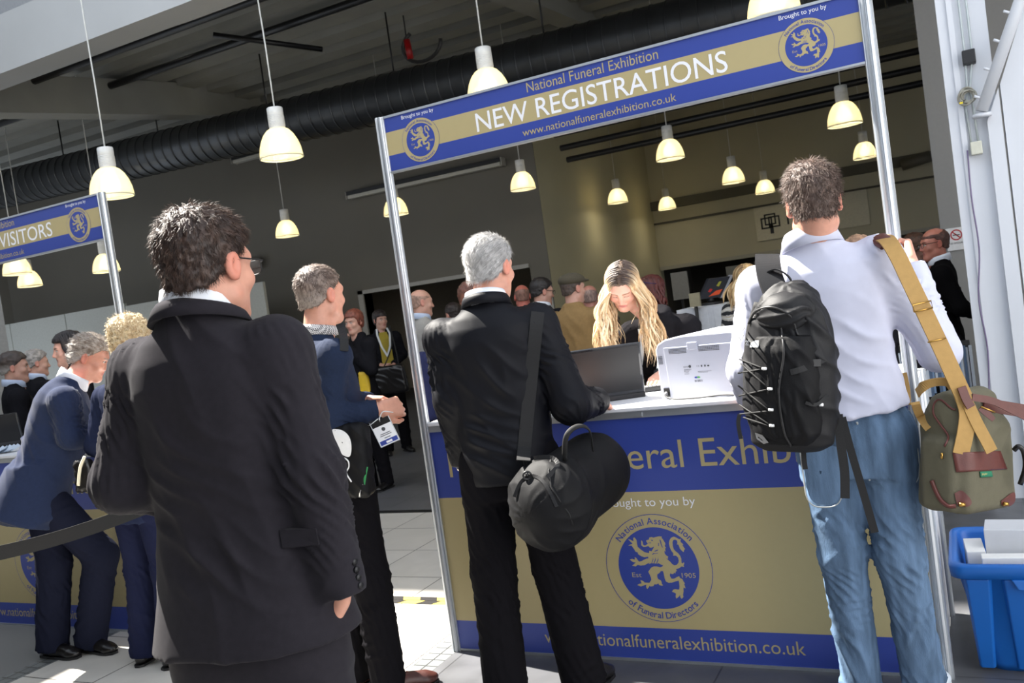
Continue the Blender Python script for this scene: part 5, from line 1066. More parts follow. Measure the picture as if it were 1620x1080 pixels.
bystander(741, 444, 6.0, 1.76, 10, 'person with brown hair tied back, left of the silver hair', (84, 52, 40), woman=True, head_h=-4, seed=67, skin=(214, 164, 146), capkw=dict(th=0.010, top=0.020, line=((-0.13, -0.045), (-0.03, -0.03), (0.0, 0.01), (0.03, 0.04), (0.06, 0.06), (0.13, 0.07))))
bystander(715, 478, 9.4, 1.66, 60, 'dark head low behind the shoulder of the bomber jacket', (40, 32, 30), seed=68)
bystander(824, 449, 9.0, 1.75, 20, 'ruddy bald person glimpsed right of the silver-haired man\'s face', (110, 80, 70), head_h=30, seed=69, skin=(190, 110, 96), capkw=dict(th=0.0015, top=0.003, line=FR, bald=BALDTOP, noise=0.001))
bystander(853, 440, 8.0, 1.76, -20, 'person with black hair and glasses in a dark suit right of the silver-haired man', (26, 22, 22), collar=M_SHIRTW, head_h=-42, pitch=10, glass=True, seed=70)
TJ = mat('tan_jacket_cloth', (134, 106, 64), 0.85, var=0.06, scale=60, bump=0.4, bscale=500)
pt = bystander(901, 433, 7.0, 1.74, 0, 'person in a tan jacket and dark flat cap left of the blonde woman', (60, 50, 44), top=TJ, head_h=-28, pitch=2, seed=71, arms=dict(eR=(-0.27, 0.0, 0.22), wR=(-0.12, 0.22, 0.20), eL=(0.26, 0, 0.22), wL=(0.05, 0.24, 0.20)), topkw=dict(belly=0.03, chest=0.18, waist=0.18), capkw=dict(th=0.004, top=0.006))
hd, hs = pt.hd, pt.hs; V, Fq = mesh_field([ell(hd.w(0, -0.010, 0.066), (0.092, 0.114, 0.060), hd.M, 0.01), ell(hd.w(0, 0.095, 0.058), (0.072, 0.052, 0.012), hd.M, 0.02), halfcut(hd.w(0, 0, 0.040), -hd.M[2]+hd.M[1]*0.08, 0.006, hd.o-0.3, hd.o+0.3)], 0.007)
obj_from('flat_cap', V, Fq, mat('cap_tweed', (72, 66, 52), 0.9, var=0.15, scale=150), pt.root)
bystander(931, 451, 8.2, 1.64, 10, 'bald person in a dark jacket between the tan jacket and the blonde hair', (120, 100, 92), head_h=20, seed=72, skin=(190, 132, 116), top=suit('slate_jacket', (62, 62, 64)), capkw=dict(th=0.0015, top=0.003, line=FR, bald=BALDTOP, noise=0.001))
ps = bystander(1052, 434, 6.9, 1.64, 100, 'person with long dark red hair and sunglasses pushed up, right of the blonde woman', (70, 30, 28), woman=True, head_h=118, pitch=6, lean=12, seed=73, skin=(206, 150, 132), top=suit('black_coat', (18, 17, 19)), topkw=dict(chest=0.19, waist=0.2, hip=0.22, depth=0.14), hem=-0.4, capkw=dict(th=0.020, top=0.026, line=((-0.16, -0.12), (-0.02, -0.12), (0.01, -0.04), (0.03, 0.03), (0.06, 0.055), (0.13, 0.065))))
long_hair(ps, 46, 0.20, (60, 26, 24), ((92, 38, 32), (74, 30, 28)), 0.012, wav=0.012, seed=9, fwd=-0.06, thick=1.6)
glasses_up = MB(); hd = ps.hd
for sg in (1, -1): glasses_up.tube([hd.w(sg*(0.030+0.026*math.cos(a)), 0.072-0.014*math.sin(a)*0+0.010, 0.098+0.020*math.sin(a)) for a in np.linspace(0, 6.28, 17)], 0.004, 6); glasses_up.tube([hd.w(sg*0.056, 0.078, 0.096), hd.w(sg*0.090, 0.02, 0.07), hd.w(sg*0.094, -0.04, 0.05)], 0.003, 6)
for sg in (1, -1): glasses_up.add([hd.w(sg*(0.030+0.026*math.cos(a)), 0.084, 0.098+0.020*math.sin(a)) for a in np.linspace(0, 6.28, 16, endpoint=False)], [tuple(range(16))])
o = glasses_up.build('sunglasses', mat('violet_lens', (50, 40, 90), 0.1), ps.root)
def striped():
    m = bpy.data.materials.new('striped_jersey'); m.use_nodes = True; N = m.node_tree.nodes; L = m.node_tree.links; b = N['Principled BSDF']; b.inputs['Roughness'].default_value = 0.85
    tc = N.new('ShaderNodeTexCoord'); wv = N.new('ShaderNodeTexWave'); wv.bands_direction = 'Z'; wv.inputs['Scale'].default_value = 5.2; wv.inputs['Distortion'].default_value = 3.5; wv.inputs['Detail'].default_value = 2; wv.inputs['Detail Scale'].default_value = 2.2; L.new(tc.outputs['Object'], wv.inputs[0])
    cr = N.new('ShaderNodeValToRGB'); cr.color_ramp.interpolation = 'CONSTANT'; e = cr.color_ramp.elements; e[0].color = (0.012, 0.012, 0.014, 1); e[1].position = 0.42; e[1].color = (0.42, 0.40, 0.38, 1); k = e.new(0.80); k.color = (0.30, 0.26, 0.08, 1); k = e.new(0.88); k.color = (0.5, 0.48, 0.46, 1)
    L.new(wv.outputs['Fac'], cr.inputs[0]); L.new(cr.outputs[0], b.inputs['Base Color']); return m
pz = bystander(1180, 420, 6.6, 1.61, 8, 'person with long straight blonde hair in a striped top, left of the backpack', (170, 140, 98), woman=True, head_h=24, top=striped(), topname='striped_top', seed=74, capkw=dict(th=0.016, top=0.022, line=((-0.16, -0.10), (-0.02, -0.10), (0.01, -0.04), (0.03, 0.03), (0.06, 0.055), (0.13, 0.065))), skin=(214, 160, 140))
long_hair(pz, 90, 0.22, (120, 92, 60), ((196, 164, 116), (160, 126, 82), (214, 188, 144)), 0.010, wav=0.005, seed=12, fwd=-0.10, thick=1.5)
pn = bystander(1352, 343, 4.6, 1.66, 20, 'person with light brown hair behind the counter, hidden by the pale shirt', (134, 104, 82), woman=True, head_h=20, pitch=30, seed=75, capkw=dict(th=0.012, top=0.022))
bystander(1244, 384, 8.4, 1.66, 20, 'dark-haired head glimpsed left of the backpack man\'s collar', (28, 24, 24), seed=76)
bystander(1476, 358, 6.55, 1.69, 96, 'balding person in glasses and a black suit by the white column', (78, 52, 44), collar=M_SHIRTW, head_h=112, pitch=2, glass=True, seed=77, skin=(196, 128, 108), top=suit('black_suit_cloth', (16, 15, 16)), capkw=dict(th=0.006, top=0.008, line=((-0.14, -0.06), (-0.05, -0.045), (-0.01, -0.01), (0.0, 0.02), (0.02, 0.045), (0.13, 0.035)), bald=lambda l, f, u: (u-0.070-0.5*np.clip(-f-0.02, 0, 1))), topkw=dict(chest=0.19, waist=0.19, belly=0.03), arms=dict(eR=(-0.25, -0.05, 0.2), wR=(-0.22, 0.12, 0.06), eL=(0.24, -0.10, 0.18), wL=(0.17, -0.20, 0.12), nL=(0, 0, 1)))
bystander(1447, 374, 7.4, 1.68, -50, 'brown-haired person half hidden by the hand on the post', (70, 48, 36), seed=78, skin=(120, 84, 70))
# ================================================================== THINGS CARRIED, HELD AND STANDING ABOUT
def rbox(c, M, half, r, k=0.01, op='u', taper=0.0):
    """rounded box; taper narrows it towards the top"""
    c = np.array(c, float); M = np.array(M); hx = np.array(half)
    def fn(x, y, z):
        px, py, pz = x-c[0], y-c[1], z-c[2]; u = [M[i][0]*px+M[i][1]*py+M[i][2]*pz for i in range(3)]; s = 1-taper*(u[2]/hx[2])
        q = [np.abs(u[0]/s)-hx[0]+r, np.abs(u[1]/s)-hx[1]+r, np.abs(u[2])-hx[2]+r]
        return np.sqrt(sum(np.maximum(a, 0)**2 for a in q))+np.minimum(np.maximum(q[0], np.maximum(q[1], q[2])), 0)-r
    e = (np.abs(M.T)@hx)*(1+abs(taper)); return Prim(fn, c-e, c+e, k, op)
def strap_on(parent, objs, pts, w, m, name='strap', lift=0.004, th=0.003, n=30, side=None, rad=0.02):
    P = on_surface(objs, curve_pts(pts, n), lift, rad); P = [sum(P[max(0, i-2):i+3])/len(P[max(0, i-2):i+3]) for i in range(len(P))]
    t = np.gradient(np.array(P), axis=0); sd_ = np.array([np.cross(a, p-_eye) for a, p in zip(t, P)]) if side is None else side
    return MB().ribbon(P, w, sd_, th).build(name, m, parent)
M_NYL = mat('black_bag_nylon', (17, 17, 19), 0.62, var=0.08, scale=30, bump=0.4, bscale=500, spec=0.18)
M_NYLG = mat('grey_black_nylon', (26, 26, 28), 0.55, var=0.08, scale=30, bump=0.4, bscale=500, spec=0.25)
M_WEB = mat('black_strap_webbing', (18, 18, 19), 0.75, var=0.1, scale=200, bump=0.4, bscale=600)
# ---- duffel bag
e = empty('duffel_bag', D(900, 860, 3.3)); a, b = D(874, 792, 3.24), D(936, 746, 3.46); ax = nrm(b-a)
P = [cone(a, b, 0.150, 0.150, 0.03), ell(a-ax*0.02, (0.150, 0.150, 0.09), np.array([np.cross(ax, _up), _up-ax*(_up@ax), ax]), 0.04), ell(a+np.array([0, 0, -0.04]), (0.13, 0.13, 0.13), None, 0.06)]
db = cloth('bag_body', P, M_NYL, e, 0.007, [('diag', a-ax*0.14, b+ax*0.1, 0.34, 0.010, 0.17, 3), ('long', a-ax*0.16, a-ax*0.02, 0.26, 0.006, 0.05, 8)], noise=0.004)
sm_ = MB(); e1 = nrm(np.cross(ax, [0, 0, 1])); e2 = np.cross(ax, e1)
sm_.tube(on_surface(db, [D(x, y, 3.1) for x, y in ((872, 724), (868, 745), (872, 770), (884, 790), (900, 812), (906, 830))], 0.001), 0.0035, 6); sm_.build('seam', M_WEB, db)
strap_on(e, db, [D(812, 790, 3.1), D(824, 762, 3.1), D(842, 752, 3.1), D(862, 764, 3.1), D(884, 808, 3.1)], 0.012, M_NYLG, 'end_strap')
strap_on(e, db, [D(838, 726, 3.1), D(870, 722, 3.1), D(884, 736, 3.1), D(860, 760, 3.1)], 0.016, M_NYLG, 'tab', n=16)
lp = MB(); lp.tube(curve_pts([D(893, 728, 3.2), D(896, 690, 3.16), D(914, 674, 3.18), D(932, 680, 3.22), D(938, 712, 3.28)], 24), 0.010, 8, flat=0.4); lp.build('carry_handle', M_WEB, e)
strap_on(e, [bj, db], [D(852, 484, 3.3), D(846, 540, 3.3), D(840, 600, 3.3), D(834, 660, 3.3), D(829, 715, 3.3), D(828, 730, 3.3)], 0.050, M_WEB, 'shoulder_strap', lift=0.006, rad=0.03)
t0 = on_surface([bj, db], [D(829, 722, 3.3)], 0.012)[0]; t1 = on_surface([db], [D(834, 752, 3.1)], 0.012)[0]
hk = MB(); hk.tube([t0-_rt*0.027, t0+_rt*0.027], 0.006, 8); hk.tube([t0, (t0+t1)/2, t1], 0.006, 8); hk.tube([t1+0.014*(_rt*math.cos(q)+_up*math.sin(q)) for q in np.linspace(0, 6.28, 15)], 0.004, 6); hk.build('clip', M_BLACKP, e)
tag(e, 'black duffel bag hanging from the shoulder of the silver-haired man', 'bag')
# ---- backpack
c = D(1250, 580, 2.86); up_ = nrm(_up*1.0-_rt*0.055-_fw*0.05); fn_ = nrm(-_fw*0.86-_rt*0.50); fn_ = nrm(fn_-up_*(fn_@up_)); lt = np.cross(fn_, up_); BM = np.array([lt, fn_, up_])
e = empty('backpack', D(1255, 712, 2.86)); w = lambda l, f, u: c+lt*l+fn_*f+up_*u
P = [loft(c, BM, [(-0.265, 0, 0, 0.085, 0.055, 0.07), (-0.24, 0, 0.0, 0.125, 0.085, 0.09), (-0.12, 0, 0, 0.145, 0.105, 0.10), (0.05, 0, 0, 0.142, 0.10, 0.10), (0.16, 0, -0.005, 0.120, 0.085, 0.09), (0.23, 0, -0.02, 0.085, 0.06, 0.07), (0.27, 0, -0.03, 0.045, 0.03, 0.045)], 0.02, 2.6)]
bp = cloth('main_compartment', P, M_NYLG, e, 0.006, [('diag', w(0, 0, -0.2), w(0, 0, 0.24), 0.26, 0.011, 0.09, 5), ('long', w(0, 0, 0.0), w(0, 0, 0.26), 0.22, 0.008, 0.06, 9)], noise=0.002, it=2)
P = [loft(w(0, 0.055, -0.02), BM, [(-0.215, 0, 0, 0.08, 0.05, 0.05), (-0.18, 0, 0, 0.105, 0.075, 0.05), (-0.05, 0, 0, 0.110, 0.085, 0.05), (0.08, 0, 0, 0.100, 0.075, 0.05), (0.125, 0, 0, 0.085, 0.055, 0.04)], 0.02, 2.8)]
fpk = cloth('front_pocket', P, M_NYL, e, 0.006, [('long', w(0, 0.1, -0.2), w(0, 0.1, 0.1), 0.2, 0.007, 0.05, 5), ('diag', w(0, 0.1, -0.2), w(0, 0.1, 0.1), 0.2, 0.007, 0.07, 2)], it=2)
P = [ell(w(0.0, 0.03, 0.165), (0.095, 0.075, 0.075), BM, 0.02)]
tp = cloth('top_pocket', P, M_NYLG, e, 0.006, [('diag', w(-0.1, 0.05, 0.16), w(0.1, 0.05, 0.16), 0.15, 0.010, 0.06, 3)], it=2)
BPK = [bp, fpk, tp]
zp = MB(); zp.tube(on_surface(BPK, curve_pts([D(x, y, 2.7) for x, y in ((1184, 512), (1196, 492), (1222, 486), (1250, 500), (1262, 530))], 24), 0.002), 0.004, 6); zp.build('zip', M_BLACKP, tp)
zp = MB(); zp.tube(on_surface(BPK, curve_pts([D(x, y, 2.7) for x, y in ((1234, 508), (1240, 560), (1232, 620), (1240, 680), (1252, 706))], 30), 0.002), 0.004, 6); zp.build('zip', M_BLACKP, bp)
CORD = [((1170, 568), (1206, 582)), ((1168, 590), (1204, 584)), ((1172, 575), (1214, 612)), ((1169, 626), (1214, 616)), ((1168, 610), (1216, 648)), ((1170, 655), (1217, 650)), ((1170, 640), (1218, 672)), ((1176, 660), (1218, 674))]
cd_ = MB()
for p0, p1 in CORD:
    q0, q1 = np.array(p0), np.array(p1); cd_.tube(on_surface(BPK, [D(*(q0+(q1-q0)*t), 2.6) for t in np.linspace(0, 1, 10)], 0.004), 0.0026, 6)
cd_.build('bungee_cord', M_WEB, fpk)
for x, y in ((1209, 583), (1218, 615), (1219.5, 648), (1221, 673)):
    q = on_surface(BPK, [D(x, y, 2.6)], 0.006)[0]; part_label(MB().tube([q-_rt*0.007, q+_rt*0.007], 0.0045, 8).build('cord_loop', mat('reflective_white', (225, 225, 225), 0.4), fpk), 'white cord loop')
def decal(objs, pts, m, name, parent, lift=0.005):
    P = on_surface(objs, [D(x, y, 2.7) for x, y in pts], lift); return MB().add(P, [tuple(range(len(P)))[::-1]]).build(name, m, parent)
lg = MB(); WH = mat('logo_white', (235, 235, 235), 0.5)
for arcs in (((1186, 549), (1187, 544), (1191, 540), (1196, 538), (1200, 538), (1200, 549)), ):
    lg.add(on_surface(BPK, [D(x, y, 2.7) for x, y in arcs], 0.006), [tuple(range(len(arcs)))[::-1]])
for r0, r1 in ((6, 8.2), (9.4, 11.6)):
    pass
LO = on_surface(BPK, [D(1180, 543, 2.7)], 0.007)[0]; lu = nrm(_up*0.95+_rt*0.25-_fw*0.1); lr = nrm(_rt*0.92-_up*0.28-_fw*0.30)
V, Fc = text_geo('NORTH', 1.0, 0.02); lg.add([LO+lr*(v[0]*0.0098-0.004)+lu*(v[1]*0.0105+0.004)-_fw*0.003 for v in V], Fc)
V, Fc = text_geo('FACE', 1.0, 0.02); lg.add([LO+lr*(v[0]*0.0098-0.001)+lu*(v[1]*0.0105-0.006)-_fw*0.003 for v in V], Fc)
lg.build('logo', WH, fpk)
hb = MB(); hb.ribbon(curve_pts([w(-0.005, -0.06, 0.245), w(0.005, -0.055, 0.285), w(0.045, -0.05, 0.312), w(0.085, -0.055, 0.290), w(0.088, -0.06, 0.225)], 24), 0.016, fn_, 0.004); hb.build('grab_handle', M_WEB, e)
shirt = [o for o in P5.root.children if o.name.startswith('shirt') and 'collar' not in o.name][0]
MB().ribbon(curve_pts([D(1214, 404, 3.02), D(1215, 420, 2.955), D(1219, 440, 2.91), D(1228, 464, 2.87)], 16), 0.080, nrm(_rt*0.97+_up*0.12), 0.012).build('shoulder_strap', M_NYLG, e)
bk = MB(); q = w(0.115, 0.075, -0.04); bk.box((-0.016, -0.004, -0.012), (0.016, 0.004, 0.012), M=Matrix.Translation(on_surface(BPK, [D(1290, 574, 2.7)], 0.006)[0].tolist()) @ Matrix(((*_rt, 0), (*_fw, 0), (*_up, 0), (0, 0, 0, 1))).transposed()); bk.build('buckle', M_BLACKP, bp, 0.002)
strap_on(bp, BPK, [D(1246, 590, 2.7), D(1268, 584, 2.7), D(1290, 575, 2.7), D(1308, 566, 2.7)], 0.018, M_WEB, 'compression_strap', n=16)
strap_on(bp, BPK, [D(1272, 636, 2.7), D(1292, 640, 2.7), D(1312, 622, 2.7)], 0.010, M_WEB, 'pocket_edge', n=16)
q = on_surface(BPK, [D(1299, 640, 2.7)], 0.005)[0]; part_label(MB().tube([q-_rt*0.006, q+_rt*0.006], 0.005, 8).build('toggle', WH, bp), 'white toggle')
tb = MB(); tb.tube(curve_pts([w(0.10, -0.085, 0.20), w(0.135, -0.10, 0.10), w(0.15, -0.10, -0.05), w(0.14, -0.09, -0.18), w(0.10, -0.08, -0.235)], 30), 0.030, 12, flat=0.5); tb.build('back_padding', M_WEB, e)
for pts, wd_ in ((((1326, 655), (1330, 700), (1336, 745), (1337, 788)), 0.028), (((1332, 660), (1346, 712), (1366, 780), (1384, 842)), 0.024), (((1170, 655), (1168, 670), (1172, 694)), 0.012), (((1271, 712), (1272, 728), (1274, 742)), 0.016)):
    MB().ribbon(curve_pts([D(x, y, 2.84 if x > 1200 else 2.74) for x, y in pts], 20), wd_, _rt*0.9-_fw*0.3, 0.003).build('hanging_strap', M_WEB, e)
decal(BPK, ((1194, 684), (1206, 688), (1216, 700), (1208, 702), (1197, 694)), mat('reflective_grey', (150, 150, 150), 0.4), 'reflective_patch', bp)
hkp = MB(); hkp.tube(on_surface(BPK, [D(1177, 518, 2.7), D(1172, 526, 2.7), D(1169, 534, 2.7), D(1172, 537, 2.7), D(1176, 530, 2.7)], 0.008), 0.0026, 6); hkp.build('karabiner', WH, e)
tag(e, 'black backpack with crossed elastic cords slung on the shoulder of the pale shirt', 'backpack')
# ---- olive camera bag
M_OLV = mat('olive_canvas', (92, 88, 70), 0.8, var=0.06, scale=40, bump=0.4, bscale=700)
M_LTH = mat('chestnut_leather', (92, 46, 40), 0.42, var=0.1, scale=50, bump=0.2, bscale=300)
M_TNW = mat('tan_webbing', (172, 136, 78), 0.75, var=0.05, scale=60, bump=0.4, bscale=800)
c = D(1528, 716, 2.86); up_ = nrm(_up-_rt*0.02); fn_ = nrm(-_fw*0.86+_rt*0.50); fn_ = nrm(fn_-up_*(fn_@up_)); lt = np.cross(fn_, up_); BM = np.array([lt, fn_, up_]); w = lambda l, f, u: c+lt*l+fn_*f+up_*u
e = empty('camera_bag', D(1530, 806, 2.86))
P = [rbox(w(0, 0, -0.03), BM, (0.128, 0.088, 0.145), 0.03, 0.02, taper=0.06), rbox(w(0, -0.01, 0.11), BM, (0.112, 0.075, 0.065), 0.05, 0.04), cone(w(-0.08, 0.0, 0.165), w(0.085, 0.0, 0.150), 0.045, 0.050, 0.04), rbox(w(0.125, 0.0, -0.055), BM, (0.03, 0.062, 0.115), 0.025, 0.012), rbox(w(-0.125, 0.0, -0.055), BM, (0.03, 0.062, 0.115), 0.025, 0.012)]
cb = cloth('bag_body', P, M_OLV, e, 0.0055, [('diag', w(-0.1, 0, 0.10), w(0.1, 0, 0.15), 0.17, 0.009, 0.09, 4), ('long', w(0, 0, -0.15), w(0, 0, 0.1), 0.25, 0.004, 0.08, 7)], it=2)
def patch(pts, m, name, parent, lift=0.005, sub=10, th=0.003):
    """thin sheet laid over the bag: rows of a grid between two edges given left to right"""
    top_, bot = [np.array(p, float) for p in pts[0]], [np.array(p, float) for p in pts[1]]; n = 12; R = []
    for j in range(sub+1):
        row = [D(*(t_+(b_-t_)*j/sub), 2.8) for t_, b_ in zip(np.array([np.array(top_[0])+(np.array(top_[1])-top_[0])*i/n for i in range(n+1)]), np.array([np.array(bot[0])+(np.array(bot[1])-bot[0])*i/n for i in range(n+1)]))]
        R += on_surface(cb, row, lift, 0.012)
    F = [(j*(n+1)+i, (j+1)*(n+1)+i, (j+1)*(n+1)+i+1, j*(n+1)+i+1) for j in range(sub) for i in range(n)]
    o = MB().add(R, F, 0, True).build(name, m, parent); so = o.modifiers.new('thickness', 'SOLIDIFY'); so.thickness = th; return o
lb_ = patch((((1507, 716), (1583, 713)), ((1513, 747), (1594, 742))), M_LTH, 'leather_band', e)
patch((((1551, 746), (1569, 745)), ((1552, 755), (1571, 754))), mat('green_label', (24, 110, 78), 0.6), 'label', e, lift=0.008, sub=3)
LO = on_surface(cb, [D(1553, 752, 2.8)], 0.012)[0]; V, Fc = text_geo('Billingham', 1.0, 0.0); tg = MB(); lr = nrm(lt*1.0); lr = lr if lr@_rt > 0 else -lr
tg.add([LO+lr*v[0]*0.0066+up_*(v[1]*0.0085+0.001)-_fw*0.002 for v in V], Fc); tg.build('label_text', mat('gold_thread', (200, 180, 110), 0.6), e)
for pts in (((1510, 780), (1522, 776), (1536, 790), (1534, 800), (1516, 800)), ((1584, 792), (1604, 778), (1606, 792), (1598, 800), (1586, 800))):
    n_ = len(pts); cc_ = np.mean(pts, 0); rows = [[cc_+(np.array(p)-cc_)*s_ for p in curve_pts([np.array(q) for q in pts]+[np.array(pts[0])], 20)] for s_ in (1, 0.6, 0.2)]
    V = [v for r in rows for v in on_surface(cb, [D(*p, 2.8) for p in r], 0.006, 0.012)]; k_ = len(rows[0])
    MB().add(V, [(j*k_+i, j*k_+i+1, (j+1)*k_+i+1, (j+1)*k_+i) for j in range(2) for i in range(k_-1)]+[tuple(2*k_+i for i in range(k_-1))], 0, True).build('leather_corner', M_LTH, e)
for x, y in ((1522, 798), (1591, 797)):
    q = on_surface(cb, [D(x, y, 2.8)], 0.010)[0]; o = MB().tube([q-_rt*0.008, q+_rt*0.008], 0.0065, 10).build('brass_foot', M_BRASS, e)
ft = MB(); ft.tube(on_surface(cb, curve_pts([D(x, y, 2.8) for x, y in ((1494, 706), (1500, 690), (1488, 672), (1477, 655), (1478, 638), (1488, 632), (1504, 645), (1512, 648))], 40), 0.003), 0.0034, 6); ft.build('leather_edging', M_LTH, e)
ft = MB(); ft.tube(on_surface(cb, curve_pts([D(x, y, 2.8) for x, y in ((1474, 760), (1480, 775), (1488, 790), (1500, 800), (1512, 800))], 24), 0.003), 0.007, 6); ft.build('leather_edging', M_LTH, e)
strap_on(e, cb, [D(1447, 632, 2.8), D(1452, 650, 2.8), D(1462, 668, 2.8), D(1472, 680, 2.8)], 0.026, M_TNW, 'tan_side_strap', n=16)
MB().ribbon(curve_pts([D(1451, 622, 2.84), D(1462, 610, 2.80), D(1482, 604, 2.78), D(1500, 605, 2.78), D(1508, 614, 2.78)], 24), 0.030, up_*0.7-_fw*0.5, 0.004).build('carry_handle', M_TNW, e)
q = on_surface(cb, [D(1490, 716, 2.8)], 0.006)[0]; MB().tube([q, q-up_*0.018], 0.004, 8).build('brass_stud', M_BRASS, e)
sh_ = D(1404, 380, 2.88)
P_ = [D(1392, 376, 2.98), D(1404, 380, 2.885), D(1420, 405, 2.83), D(1444, 455, 2.79), D(1468, 505, 2.76), D(1492, 556, 2.745), D(1512, 600, 2.74), D(1525, 628, 2.74)]
MB().ribbon(curve_pts(P_, 50), 0.052, nrm(_rt*0.92+_up*0.36), 0.005).build('shoulder_strap', M_TNW, e)
MB().ribbon(curve_pts([D(1520, 618, 2.743), D(1530, 650, 2.74), D(1528, 680, 2.735), D(1520, 718, 2.735)], 24), 0.050, nrm(_rt*0.98+_up*0.1), 0.004).build('shoulder_strap', M_TNW, e)
MB().ribbon(curve_pts([D(1532, 640, 2.738), D(1545, 668, 2.732), D(1562, 700, 2.728), D(1569, 714, 2.728)], 24), 0.036, nrm(_rt*0.9+_up*0.4), 0.004).build('shoulder_strap', M_TNW, e)
MB().ribbon(curve_pts([D(1427, 590, 3.05), D(1432, 615, 3.04), D(1434, 640, 3.02)], 12), 0.030, nrm(_rt*0.9-_fw*0.3), 0.004).build('rear_strap', M_TNW, e)
bu = MB(); bc = D(1459.5, 484.5, 2.755); r_, u_ = nrm(_rt*0.96+_up*0.22), nrm(_up*0.96-_rt*0.22)
bu.tube([bc+r_*0.029*sx+u_*0.011*sy for sx, sy in ((-1,-1),(1,-1),(1,1),(-1,1),(-1,-1))], 0.0028, 6); bu.build('strap_buckle', M_BRASS, e)
bc = D(1482, 538, 2.742); MB().tube([bc-r_*0.028, bc+r_*0.028], 0.0025, 6).build('strap_slider', M_BRASS, e)
pd_ = MB(); pc = [D(1521, 612, 2.728), D(1528, 630, 2.726), D(1536, 644, 2.724)]; pd_.ribbon(curve_pts(pc, 14), [0.014]+[0.027]*12+[0.014] if len(curve_pts(pc, 14)) == 14 else 0.026, nrm(_rt*0.85+_up*0.5), 0.006); pd_.build('leather_pad', M_LTH, e)
MB().tube(curve_pts([D(1374, 381, 3.0), D(1388, 377, 2.95), D(1404, 386, 2.885)], 14), 0.026, 14, flat=0.28, side=nrm(_rt*0.55+_up*0.3-_fw*0.6)).build('leather_pad', M_LTH, e)
MB().ribbon(curve_pts([D(1538, 628, 2.74), D(1570, 634, 2.76), D(1600, 648, 2.78), D(1640, 668, 2.8)], 20), 0.022, _up, 0.004).build('leather_strap', M_LTH, e)
MB().ribbon(curve_pts([D(1556, 640, 2.80), D(1590, 645, 2.84), D(1650, 655, 2.86)], 16), 0.042, _up, 0.006).build('leather_strap', M_LTH, e)
zp = MB(); zp.ribbon([D(1550, 645, 2.735), D(1560, 652, 2.732), D(1572, 664, 2.73)], [0.016, 0.022, 0.014], nrm(_rt*0.6+_up*0.8), 0.004); zp.build('zip_pull', M_LTH, e); MB().tube([D(1552, 643, 2.73), D(1574, 652, 2.728)], 0.0028, 6).build('zip_tab', M_BRASS, e)
MB().tube(curve_pts([D(1604, 712, 2.80), D(1612, 706, 2.79), D(1620, 716, 2.79), D(1622, 740, 2.79), D(1614, 766, 2.80)], 20), 0.008, 8).build('side_buckle_strap', M_BLACKL, e)
tag(e, 'olive canvas camera bag with tan webbing on the right hip of the pale shirt', 'bag')
# ---- things on the counter
zt = 1.0765; hr_, hl_ = G(1022, 627, zt), G(946, 637.5, zt); ld = nrm(hr_-hl_); Lw = 0.375; hb_ = nrm(np.array([-ld[1], ld[0], 0])); tl = D(998, 546, np.dot(hr_-_eye, _fw)-0.02)
def laptop(hr_, ld, hb_, Lw, H_, tilt, label, sticker=True):
    e = empty('laptop', hr_-ld*Lw/2); up2 = nrm(np.array([0, 0, 1.0])*math.cos(tilt)-hb_*math.sin(tilt)); nn = np.cross(ld, up2)
    M = lambda o, x, y, z: Matrix(((x[0], y[0], z[0], o[0]), (x[1], y[1], z[1], o[1]), (x[2], y[2], z[2], o[2]), (0, 0, 0, 1)))
    gm = mat('laptop_lid_gloss', (46, 47, 50), 0.14, 0.35, var=0.03, scale=4, coat=0.6)
    o = hr_+hb_*0.012+np.array([0, 0, 0.018])
    lid = MB().box((-Lw, -0.006, 0), (0, 0.004, H_), M=M(o, ld, -nn*-1, up2)).build('lid', gm, e, 0.004)
    MB().box((-Lw+0.012, 0.0042, 0.02), (-0.012, 0.0052, H_-0.012), M=M(o, ld, nn, up2)).build('screen', M_BLACKP, lid)
    base = MB().box((-Lw, 0.0, 0.0), (0, 0.25, 0.022), M=M(hr_, ld, hb_, np.array([0, 0, 1.0]))).build('base', M_BLACKP, e, 0.004)
    kb = MB()
    for r in range(5):
        for k in range(14): kb.box((-Lw+0.02+k*0.0242, 0.05+r*0.022, 0.022), (-Lw+0.04+k*0.0242, 0.068+r*0.022, 0.025), M=M(hr_, ld, hb_, np.array([0, 0, 1.0])))
    kb.build('keys', mat('key_black', (30, 30, 32), 0.5), base)
    if sticker: MB().box((-0.062, -0.0076, H_-0.062), (-0.006, -0.0062, H_-0.040), M=M(o, ld, nn, up2)).build('label', WH, lid)
    MB().tube([o-ld*Lw*0.9, o-ld*Lw*0.1], 0.008, 10).build('hinge', M_BLACKP, e)
    return tag(e, label, 'laptop')
laptop(hr_, ld, hb_, Lw, 0.236, RAD(14), 'open black laptop with a white sticker on its lid on the New Registrations counter')
a, b = G(1047, 631.5, zt), G(1164, 626.5, zt); dx = nrm(b-a); dy = np.array([-dx[1], dx[0], 0]); WP, DP, HP = 0.40, 0.36, 0.222
e = empty('printer', a+dx*WP/2+dy*DP/2); w = lambda x, y, z: a+dx*x+dy*y+np.array([0, 0, z])
M_PRN = mat('printer_white', (186, 189, 201), 0.42, var=0.01)
prf = [(0.0, 0.0), (0.0, HP-0.012), (0.012, HP+0.010), (0.05, HP+0.028), (0.12, HP+0.038), (WP-0.05, HP+0.038), (WP, HP+0.02), (WP, 0.0)]
pm = MB(); n_ = len(prf); pm.add([w(x, 0.0, z) for x, z in prf]+[w(x, DP, z) for x, z in prf], [tuple(range(n_))[::-1], tuple(range(n_, 2*n_))]+[(i, (i+1) % n_, (i+1) % n_+n_, i+n_) for i in range(n_)]); pbody = pm.build('body', M_PRN, e, 0.006)
